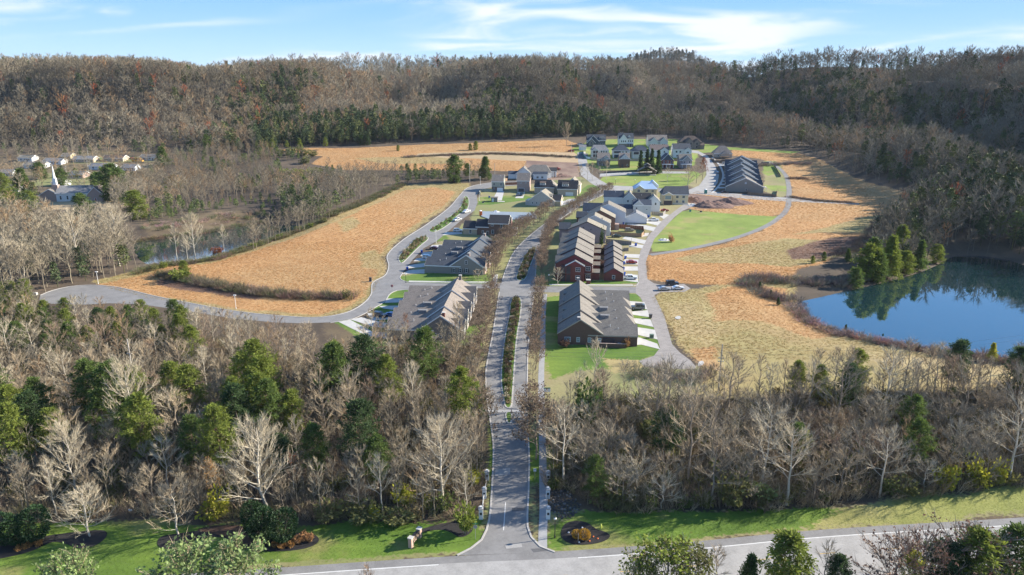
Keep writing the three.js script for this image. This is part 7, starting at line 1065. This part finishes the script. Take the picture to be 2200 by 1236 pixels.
// ---------------------------------------------------------------- lamps, poles, wires, signs
mat('steel', [0.30, 0.30, 0.30], 0.5, { metalness: 0.3 }); mat('blackMetal', [0.02, 0.02, 0.022], 0.5); mat('poleWood', [0.36, 0.34, 0.31], 0.9); mat('globe', [0.82, 0.82, 0.78], 0.3); mat('whitePole', [0.7, 0.7, 0.68], 0.6); mat('signWhite', [0.8, 0.8, 0.8], 0.5); mat('signRed', [0.42, 0.02, 0.02], 0.5); mat('signGreen', [0.02, 0.16, 0.07], 0.5); mat('binBlue', [0.01, 0.06, 0.32], 0.5); mat('plasticOrange', [0.75, 0.15, 0.02], 0.5); mat('plasticTeal', [0.03, 0.22, 0.18], 0.5); mat('boxGreen', [0.10, 0.15, 0.11], 0.6); mat('columnPaint', [0.70, 0.70, 0.68], 0.7); mat('pavBrick', [0.46, 0.32, 0.25], 0.9, { map: rep(brickT, 1.2) });
const stand = (name, label, cat, px, py, turn = 0, group) => { const [x, d] = at(px, py); return thing(name, label, cat, group, x, landAt(x, d), -d, turn); };
function lampPost(label, px, py, h, m = M.whitePole, globe = true) { const o = stand('lamp_post', label, 'street lamp', px, py); part(o, 'post', new MB().tube([[0, -0.2, 0], [0, 0.5, 0], [0, 0.6, 0], [0, h, 0]], [0.16, 0.14, 0.085, 0.07], 8).build(), m); if (globe) { part(o, 'lamp_globe', new THREE.SphereGeometry(0.26, 12, 10).translate(0, h + 0.24, 0), M.globe); part(o, 'finial', new THREE.ConeGeometry(0.2, 0.22, 8).translate(0, h + 0.56, 0), m); } else { part(o, 'lamp_head', new MB().box(0, h, 0, 0.95, 0.22, 0.5).build(), m); } return o; }
lampPost('black lamp post with white globe beside the heart shaped bed', 1192, 1156, 3.9, M.blackMetal);
lampPost('white lamp post on the lawn beside the slate blue row', 937, 523, 6.2); lampPost('short globe lamp on the corner lawn below the slate blue row', 872, 608, 3.4, M.blackMetal); lampPost('white lamp post at the turning circle', 211, 611, 5, M.whitePole, false); lampPost('white lamp post on the meadow side of the left side road', 507, 664, 5, M.whitePole, false); lampPost('white lamp post at the bend by the hedge', 1032, 398, 6, M.whitePole, false); lampPost('white lamp post at the corner below the narrow sage house', 1030, 432, 6); lampPost('dark lamp post on the cross street lawn beside the red row', 1179, 613, 4, M.blackMetal); lampPost('globe lamp on the park edge by the yellow house', 1364, 399, 4, M.blackMetal); lampPost('white pole on the far street by the red pickup', 1228, 327, 7, M.whitePole, false); lampPost('globe lamp at the left of the park lawn', 1322, 396, 3.6, M.blackMetal);
const poleTops = [];
function utilityPole(label, px, py, h, wood = M.poleWood, arms = 1) { const [x, d] = at(px, py), o = stand('utility_pole', label, 'utility pole', px, py); part(o, 'pole', new MB().tube([[0, -0.5, 0], [0, h, 0]], [0.2, 0.13], 8, null, true).build(), wood); for (let i = 0; i < arms; i++) { part(o, 'cross_arm', new MB().box(0, h * 0.72 - i * 1, 0, 1.5, 0.12, 0.12).build(), wood); for (const s of [-0.6, 0.6]) part(o, 'insulator', new THREE.CylinderGeometry(0.07, 0.07, 0.22, 6).translate(s, h * 0.72 + 0.22 - i, 0), M.globe); } poleTops.push([x, landAt(x, d) + h * 0.94, -d]); }
utilityPole('pale utility pole rising from the left wood', 291, 842, 15); utilityPole('pale utility pole in front of the grey brown row', 912, 812, 12); utilityPole('tall pale utility pole on the rough field right of the alley', 1543, 846, 14, M.poleWood, 2); utilityPole('utility pole at the pond bank on the right edge', 2188, 800, 12, M.poleWood, 2);
for (const [i, [a, b]] of [[0, 1], [1, 2], [2, 3]].entries()) for (const dy of [0, 1.3]) { const p = poleTops[a], q = poleTops[b], P = []; for (let k = 0; k <= 12; k++) { const t = k / 12; P.push([lerp(p[0], q[0], t), lerp(p[1], q[1], t) - dy - 2.6 * Math.sin(Math.PI * t), lerp(p[2], q[2], t)]); } tag(top('power_line', new MB().tube(P, P.map(() => 0.018), 3).build(), M.steel), `${dy ? 'lower' : 'upper'} power line between ${['the left wood and the grey brown row', 'the grey brown row and the rough field', 'the rough field and the pond bank'][i]} poles`, 'power line'); }
for (const [i, [px, py, h]] of [[190, 372, 12], [314, 392, 10], [190, 340, 9], [310, 330, 9], [142, 372, 6]].entries()) utilityPole(`utility pole in the village, ${['beside the blue grey house', 'right of the church pines', 'behind the grey roofed ranch', 'by the wide grey roof', 'short one by the brick house'][i]}`, px, py, h, M.poleWood);
utilityPole('bare pole in the hedge behind the narrow houses', 1009, 392, 14, M.poleWood, 0); utilityPole('second bare pole in that hedge, right of the first', 1063, 386, 12, M.poleWood, 0);
{ const o = stand('radio_mast', 'thin radio mast on the skyline right of centre', 'mast', 1301, 158); part(o, 'mast', new MB().tube([[0, 0, 0], [0, 44, 0]], [0.9, 0.3], 4).build(), M.steel); part(o, 'bracing', new MB().tube([[0.5, 2, 0], [-0.5, 8, 0], [0.5, 14, 0], [-0.4, 20, 0], [0.4, 26, 0]], [0.3, 0.3, 0.3, 0.3, 0.3], 3).build(), M.steel); }
function canvasTex(w, h, draw) { const c = document.createElement('canvas'); c.width = w; c.height = h; const g = c.getContext('2d'); draw(g, w, h); const t = new THREE.CanvasTexture(c); t.colorSpace = THREE.SRGBColorSpace; return t; }
function board(o, name, w, h, y, tex, m, parent = o) { const g = new THREE.BoxGeometry(w, h, 0.04).translate(0, y, 0); return part(parent, name, g, tex ? new THREE.MeshStandardMaterial({ map: tex, roughness: 0.6 }) : m); }
{ // small road signs
  const post = (o, h) => part(o, 'post', new MB().tube([[0, -0.2, 0], [0, h, 0]], [0.045, 0.045], 6).build(), M.steel);
  let o = stand('stop_sign', 'stop sign with green street name blades at the mouth of the entrance road', 'sign', 1021.5, 1159); post(o, 3.5); part(o, 'sign_plate', new THREE.CylinderGeometry(0.42, 0.42, 0.04, 8).rotateX(Math.PI / 2).rotateZ(Math.PI / 8).translate(0, 2.7, 0.06), M.steel); for (const [t, n] of [[0, 3.3], [Math.PI / 2, 3.5]]) { const k = part(o, 'street_name_blade', new THREE.BoxGeometry(1.0, 0.2, 0.04).rotateY(t).translate(0, n, 0), M.signGreen); }
  o = stand('speed_sign', 'small white regulatory sign on the verge left of the sidewalk', 'sign', 1149, 1031); post(o, 2.6); board(o, 'sign_plate', 0.6, 0.75, 2.3, canvasTex(96, 120, (g, w, h) => { g.fillStyle = '#e8e8e6'; g.fillRect(0, 0, w, h); g.strokeStyle = '#333'; g.lineWidth = 4; g.strokeRect(5, 5, w - 10, h - 10); g.fillStyle = '#444'; g.fillRect(20, 24, w - 40, 8); g.fillRect(20, 40, w - 40, 8); }));
  o = stand('no_entry_sign', 'round red sign with a white bar on the corner of the loop road', 'sign', 842.5, 626); post(o, 1.9); part(o, 'sign_plate', new THREE.CylinderGeometry(0.5, 0.5, 0.05, 16).rotateX(Math.PI / 2).translate(0, 2.1, 0), M.signRed); part(o, 'bar', new THREE.BoxGeometry(0.7, 0.16, 0.03).translate(0, 2.1, 0.04), M.signWhite);
  o = stand('notice_board', 'green and white notice board on the grass right of the sidewalk', 'sign', 1175, 850); part(o, 'legs', new MB().box(-0.7, -0.2, 0, 0.1, 1.3, 0.1).box(0.7, -0.2, 0, 0.1, 1.3, 0.1).build(), M.signWhite); board(o, 'panel', 1.8, 1.0, 1.5, null, M.signWhite); part(o, 'panel_top', new THREE.BoxGeometry(1.8, 0.28, 0.08).translate(0, 2.12, 0), M.signGreen);
  o = stand('yard_sign', 'small pale sign at the wood edge behind the left beds', 'sign', 281, 1105); post(o, 0.7); board(o, 'sign_plate', 0.8, 0.4, 0.9, null, M.signWhite);
  o = stand('marker_post', 'grey marker post in the heart shaped bed', 'post', 1242, 1168); post(o, 2.2);
  o = stand('hydrant_marker', 'small yellow green hydrant at the tip of the heart shaped bed', 'hydrant', 1291, 1136); part(o, 'body', new MB().tube([[0, -0.1, 0], [0, 0.7, 0], [0, 0.9, 0]], [0.2, 0.2, 0.05], 8).build(), M.yellowPaint ?? mat('yellowPaint', [0.55, 0.6, 0.1], 0.5)); part(o, 'cap', new THREE.SphereGeometry(0.16, 8, 6).translate(0, 0.86, 0), M.yellowPaint);
}
{ // the entrance sign, seen from its narrow end
  const [x, d] = at(883, 1176), o = thing('entrance_sign', 'brick entrance sign with two piers and a dark panel on the front lawn', 'sign', null, x, landAt(x, d), -d, 1.16);
  for (const z of [0, 3.0]) { const p = part(o, 'pier', new MB().box(z, -0.2, 0, 0.72, z ? 2.15 : 2.15, 0.72).build(), M.pavBrick); part(p, 'pier_cap', new MB().box(z, 1.95, 0, 0.92, 0.16, 0.92).build(), M.concrete); }
  part(o, 'panel', new MB().box(1.5, 0.5, 0, 2.3, 1.25, 0.3).build(), M.pavBrick); part(o, 'beam', new MB().box(1.5, 1.75, 0, 2.5, 0.22, 0.5).build(), M.blackMetal); part(o, 'name_board', new MB().box(1.5, 0.75, 0.19, 1.9, 0.8, 0.06).build(), M.woodBrown);
}
// white columns with dark caps and railings either side of the entrance road
function column(label, px, py, h) { const o = stand('gate_column', label, 'column', px, py); part(o, 'shaft', new MB().box(0, -0.3, 0, 0.78, h + 0.3, 0.78).build(), M.columnPaint); part(o, 'cap', new MB().box(0, h, 0, 1.0, 0.12, 1.0).build(), M.concreteWalk); part(o, 'lantern', new MB().box(0, h + 0.12, 0, 0.5, 0.35, 0.5).build(), M.trimGrey); part(o, 'panel', new MB().box(0, h * 0.45, 0.4, 0.42, 0.5, 0.05).build(), M.blackMetal); return at(px, py); }
const LC = [column('nearest white column left of the entrance road', 1033.5, 1114, 2.2), column('middle white column left of the entrance road', 1040.5, 1070, 2.0), column('farthest white column left of the entrance road', 1046.5, 1031, 1.9)], RC = [column('nearest white column right of the sidewalk', 1177.5, 1114, 2.2), column('middle white column right of the sidewalk', 1177, 1070, 2.0), column('farthest white column right of the sidewalk', 1177.5, 1033, 1.9)];
function rail(a, b, label, m, h = 1.1) { const g = new MB(), L = Math.hypot(b[0] - a[0], b[1] - a[1]), n = Math.round(L / 0.16), o = thing('railing', label, 'railing', null, a[0], landAt(...a), -a[1], Math.atan2(b[1] - a[1], b[0] - a[0])), dy = (landAt(...b) - landAt(...a)); const v = (t, y) => [t * L, y + dy * t, 0]; part(o, 'top_rail', new MB().tube([v(0, h), v(1, h)], [0.06, 0.06], 5).build(), m); part(o, 'bottom_rail', new MB().tube([v(0, 0.15), v(1, 0.15)], [0.04, 0.04], 4).build(), m); for (let i = 1; i < n; i++) g.tube([v(i / n, 0.15), v(i / n, h)], [0.016, 0.016], 3); const p = part(o, 'balusters', g.build(), M.blackMetal); p.userData.kind = 'stuff'; }
rail(LC[0], LC[1], 'pale railing between the nearest and middle left columns', M.columnPaint); rail(LC[1], LC[2], 'pale railing between the middle and farthest left columns', M.columnPaint); rail(RC[0], RC[1], 'dark railing between the nearest and middle right columns', M.blackMetal); rail(RC[1], RC[2], 'dark railing between the middle and farthest right columns', M.blackMetal);
// ---------------------------------------------------------------- fences: posts, rails and every board wide enough to pick out
function fence(label, pix, h, m, boardW = 1.2) {
  const P = line(pix), o = thing('fence', label, 'fence', null, P[0][0], landAt(...P[0]), -P[0][1]), ref = new THREE.Vector3(P[0][0], landAt(...P[0]), -P[0][1]);
  for (let s = 0; s + 1 < P.length; s++) { const a = P[s], b = P[s + 1], L = Math.hypot(b[0] - a[0], b[1] - a[1]), n = Math.max(1, Math.round(L / boardW)), ang = Math.atan2(b[1] - a[1], b[0] - a[0]);
    for (let i = 0; i < n; i++) { const t = (i + 0.5) / n, x = lerp(a[0], b[0], t), d = lerp(a[1], b[1], t), g = part(o, 'board', UNIT, m); g.scale.set(L / n - 0.04, h * (0.97 + 0.06 * hash2(i, s)), 0.05); g.position.set(x - ref.x, landAt(x, d) + h / 2 - ref.y, -d - ref.z); g.rotation.y = ang; }
    for (const q of [0, 1]) { const [x, d] = q ? b : a, g = part(o, 'post', UNIT, m); g.scale.set(0.16, h + 0.25, 0.16); g.position.set(x - ref.x, landAt(x, d) + h / 2 - ref.y, -d - ref.z); } }
  return o;
}
fence('new wooden fence in front of the silver wagon, right of the tan houses', [[1310, 505], [1378, 510], [1383, 505]], 1.9, M.wood); fence('reddish wooden fence behind the silver wagon', [[1322, 489], [1382, 494], [1384, 505]], 2.0, M.woodRed); fence('weathered grey fence beside the dark teal sedan', [[1302, 521], [1356, 527], [1357, 521]], 1.9, M.woodGrey); fence('short weathered fence behind the red garages', [[1340, 540], [1350, 540], [1351, 534]], 1.7, M.woodGrey); fence('weathered fence in front of the red car on the alley', [[1400, 461], [1424, 464], [1430, 458]], 1.9, M.woodGrey);
fence('pale green fence left of the narrow sage house', [[1032, 418], [1033, 412], [1058, 412]], 1.7, M.woodGreen); fence('brown wooden fence between the narrow houses', [[1083, 398], [1111, 397]], 1.9, M.woodRed, 1.6); fence('new pale wooden fence by the white hip roofed house', [[1076, 392], [1090, 388]], 1.9, M.wood, 1.6);
fence('dark brown fence round the yard below the far row', [[1606, 412], [1606, 419], [1668, 424], [1671, 411]], 1.9, M.woodBrown, 1.8); fence('black fence at the back of the far row yards', [[1664, 358], [1677, 381]], 1.6, M.trimDark, 2.5); fence('wooden fence below the tan hip roofed house', [[1533, 342], [1535, 349], [1561, 350], [1562, 343]], 1.8, M.woodBrown, 1.8); fence('low yard fence at the far end of the far row', [[1636, 352], [1652, 352]], 1.6, M.woodGrey, 2);
fence('pinkish plank fence along the middle row of far houses', [[1268, 342], [1282, 345], [1330, 346], [1366, 346], [1400, 347]], 1.9, M.brickBuff, 2); fence('wooden fence between the last white house and the navy gabled one', [[1448, 346], [1462, 346]], 1.9, M.wood, 1.6); fence('white vinyl fence curving round the first middle row house', [[1254, 325], [1254, 334], [1260, 341], [1268, 342]], 1.7, M.vinyl, 1.4); fence('green screen fence just outside the white curved one', [[1251, 326], [1252, 335], [1258, 342]], 1.5, M.plasticTeal, 1.4);
{ // open pergola and yard things of the far row
  const o = stand('pergola', 'white pergola in the yard below the far row', 'pergola', 1640, 411); for (const [x, z] of [[-2, 0], [2, 0], [-2, -3.4], [2, -3.4]]) part(o, 'post', new MB().box(x, -0.3, z, 0.25, 3.0, 0.25).build(), M.trim); for (let i = -2; i <= 2; i++) part(o, 'beam', new MB().box(i * 1.0, 2.7, -1.7, 0.14, 0.22, 4.4).build(), M.trim); part(o, 'table', new MB().box(0.3, 0.7, -1.6, 1.6, 0.1, 1).box(0.3, -0.2, -1.6, 0.5, 0.9, 0.5).build(), M.trimGrey);
}
// ---------------------------------------------------------------- bins, boxes, toilets
function bin(label, px, py, m = M.binBlue) { const o = stand('wheelie_bin', label, 'bin', px, py, 0.3); const g = new MB(), v = (s, y, z) => [s, y, z]; const a = 0.28, b = 0.36; g.quad([-a, 0.1, a], [a, 0.1, a], [b, 1.05, b], [-b, 1.05, b]); g.quad([a, 0.1, -a], [-a, 0.1, -a], [-b, 1.05, -b], [b, 1.05, -b]); g.quad([a, 0.1, a], [a, 0.1, -a], [b, 1.05, -b], [b, 1.05, b]); g.quad([-a, 0.1, -a], [-a, 0.1, a], [-b, 1.05, b], [-b, 1.05, -b]); part(o, 'body', g.build(), m); part(o, 'lid', new MB().box(0, 1.05, 0.02, 0.8, 0.1, 0.82).build(), m); for (const s of [-1, 1]) part(o, 'wheel', new THREE.CylinderGeometry(0.13, 0.13, 0.08, 10).rotateZ(Math.PI / 2).translate(s * 0.3, 0.13, -0.3), M.tyre); o.scale.setScalar(1.25); }
bin('blue bin on the second driveway of the slate blue row', 906, 544); bin('blue bin on the lowest driveway of the slate blue row', 875, 581); bin('blue bin behind the red garages, farthest', 1343.5, 557); bin('blue bin behind the red garages, in the middle', 1340, 569); bin('blue bin behind the red garages, nearer', 1339, 581); bin('blue bin behind the white pickup', 1341, 592); bin('blue bin below the large pale blue gabled house', 1339, 483); bin('blue bin alone beside the weathered fence driveways', 1366, 529); bin('blue bin at the corner of the white garage', 1393, 468); bin('blue bin beside the dark teal sedan', 1310, 505); bin('dark bin at the edge of the right alley', 1397.5, 684, M.bumper); bin('dark blue bin in front of the narrow sage house', 1051, 426, M.binBlue);
const box = (name, label, cat, px, py, w, h, d, m, t = 0) => { const o = stand(name, label, cat, px, py, t); part(o, 'cabinet', new MB().box(0, 0.1, 0, w, h, d).build(), m); part(o, 'lid', new MB().box(0, h + 0.1, 0, w + 0.08, 0.08, d + 0.08).build(), m); part(o, 'base', new MB().box(0, -0.3, 0, w + 0.3, 0.42, d + 0.3).build(), M.concrete); };
box('utility_box', 'green transformer box on the driveway lawn of the dark brick row', 'utility box', 1400, 726, 1.2, 1.0, 1.0, M.boxGreen); box('utility_box', 'pale air conditioner behind the dark brick row', 'utility box', 1331, 745, 1.0, 0.9, 1.0, M.trimGrey); box('utility_box', 'dark utility cabinet on the meadow kerb of the loop road', 'utility box', 796, 605, 1.0, 1.5, 0.8, M.bumper); box('utility_box', 'small grey box beside the turning circle', 'utility box', 75, 634, 1.6, 0.8, 1.0, M.concrete); box('utility_box', 'dark box on the grass left of the grey brick shed', 'utility box', 1038, 436, 1.2, 0.6, 0.8, M.bumper); box('utility_box', 'dark box on the grass by the alley bend, left of the bright lawn', 'utility box', 1506, 456, 1.1, 0.7, 0.8, M.bumper); box('utility_box', 'pale box by the top of the right alley', 'utility box', 1483, 455, 1.0, 1.2, 0.8, M.plasticTeal);
function toilet(label, px, py, m) { const o = stand('portable_toilet', label, 'portable toilet', px, py, 0.2); part(o, 'cabin', new MB().box(0, 0, 0, 1.2, 2.1, 1.2).build(), m); part(o, 'roof', new THREE.CylinderGeometry(0.35, 0.85, 0.3, 4).rotateY(Math.PI / 4).translate(0, 2.25, 0), M.signWhite); part(o, 'door', new MB().box(0, 0.1, 0.62, 0.8, 1.8, 0.05).build(), m); o.scale.setScalar(1.25); }
toilet('orange portable toilet at the foundation slab', 1033, 463, M.plasticOrange); toilet('teal portable toilet on the far street corner', 1516, 416, M.plasticTeal);
{ // building site
  const heap = (label, px, py, w, h, dp, m, seed, name = 'dirt_mound') => { const [x, d] = at(px, py), y0 = landAt(x, d), g = new MB(), N = 26, v = (i, j) => { const a = i / N * 2 - 1, b = j / N * 2 - 1, r = Math.hypot(a, b), n = fbm(a * 2.2 + seed, b * 2.2 + seed * 2, 4); return [a * w, Math.max(0, 1 - r) ** 0.8 * h * (0.35 + 1.25 * n) + (r < 1 ? (fbm(a * 9 + seed, b * 9, 2) - 0.5) * 0.5 : 0) - 0.25, b * dp]; }; for (let i = 0; i < N; i++) for (let j = 0; j < N; j++) g.quad(v(i, j), v(i, j + 1), v(i + 1, j + 1), v(i + 1, j)); tag(top(name, g.build(), m, null), label, 'dirt mound').position.set(x, y0, -d); };
  heap('reddish brown dirt mound beside the cream house, nearer one', 1532, 443, 13, 5, 8, M.dirt, 3); heap('long reddish brown dirt bank behind the nearer mound', 1570, 436, 15, 4, 7, M.dirt, 6); heap('dirt heap at the corner of the cream house', 1492, 433, 8, 4, 6, M.dirt, 9); heap('pile of pale rubble before the dirt mounds', 1492, 442, 5, 1.6, 3, M.bare, 12, 'rubble_pile'); heap('pile of building rubble beside the white hip roofed house', 1206, 378, 8, 2, 5, M.dirt, 15, 'rubble_pile'); heap('stack of pale lumber before the white hip roofed house', 1190, 374, 4, 1.2, 2, M.wood, 17, 'lumber_pile'); heap('white wrapped pile at the foundation slab', 1065, 457, 3.5, 1.4, 2, M.sideWhite, 21, 'covered_pile'); heap('low rubble heap on the alley edge by the straw shrub', 1428, 516, 4, 1.2, 2.5, M.bare, 24, 'rubble_pile');
}
// ---------------------------------------------------------------- planting and stones on the medians
{
  const r = rng(303), g = blob(33, { rx: 0.5, ry: 0.35, rz: 0.5, n: 130, size: 0.26, lump: 0.5, fill: 0.9 }), L = [], R = [], st = new THREE.IcosahedronGeometry(0.4, 0), inner = (P, k) => { const cx = P.reduce((s, q) => s + q[0], 0) / P.length; return P; };
  for (const [P, marg, gap] of [[MED1, 0.9, 0.75], [MED2, 0.8, 0.8], [ISA, 0.9, 1.3], [ISB, 0.8, 2.2]]) for (const [x, d] of scatterIn(P, gap, 7, (x, d) => distTo(P, x, d) > marg, 6000)) { const u = r(), c = u < 0.3 ? [0.10, 0.13, 0.04] : u < 0.6 ? [0.30, 0.24, 0.14] : u < 0.8 ? [0.16, 0.10, 0.07] : [0.42, 0.38, 0.30]; if (u < 0.86) L.push([x, d, 0.8 + 0.9 * r(), 0.8 + 0.9 * r(), r() * 6, c, -0.1]); else R.push([x, d, 0.6 + 0.6 * r(), 0.5 + 0.4 * r(), r() * 6, [0.42, 0.39, 0.34], -0.1]); }
  inst('median_planting', g.crown, M.blade, L, 'low perennials along the middle of the planted medians'); inst('median_stones', st, M.farTwig, R, 'pale stones among the median planting');
  const Q = []; for (const [x, d] of scatterIn(line([[1180, 1102], [1184, 1056], [1216, 1052], [1248, 1086], [1236, 1104], [1218, 1118], [1200, 1112]]), 0.5, 8, () => true, 4000)) Q.push([x, d, 0.4 + 0.6 * r(), 0.3 + 0.5 * r(), r() * 6, r() < 0.3 ? [0.16, 0.15, 0.14] : [0.06, 0.055, 0.052], -0.05]);
  inst('creek_stones', st, M.farTwig, Q, 'dark stones of the ditch beside the right columns');
for (const [l, px, py, m] of [['orange ornament right of the golden shrubs, nearest to them', 1266.5, 1164, M.plasticOrange], ['orange ornament right of the golden shrubs, middle one', 1274.6, 1154.5, M.plasticOrange], ['orange ornament right of the golden shrubs, farthest from them', 1284, 1158.5, M.plasticOrange], ['small white ornament left of the golden shrubs', 1221.5, 1145.5, M.signWhite], ['small white ornament behind the golden shrubs', 1251, 1135, M.signWhite], ['small white ornament in front of the golden shrubs', 1244.6, 1166.5, M.signWhite]]) { const [x, d] = at(px, py), o = thing('bed_ornament', l, 'ornament', null, x, landAt(x, d) + 0.1, -d); part(o, 'ball', new THREE.SphereGeometry(0.17, 8, 6).scale(1, 0.85, 1), m); part(o, 'stalk', new MB().tube([[0, 0.1, 0], [0.03, 0.22, 0]], [0.025, 0.02], 4).build(), M.woodBrown); }
}
renderer.render(scene, camera);
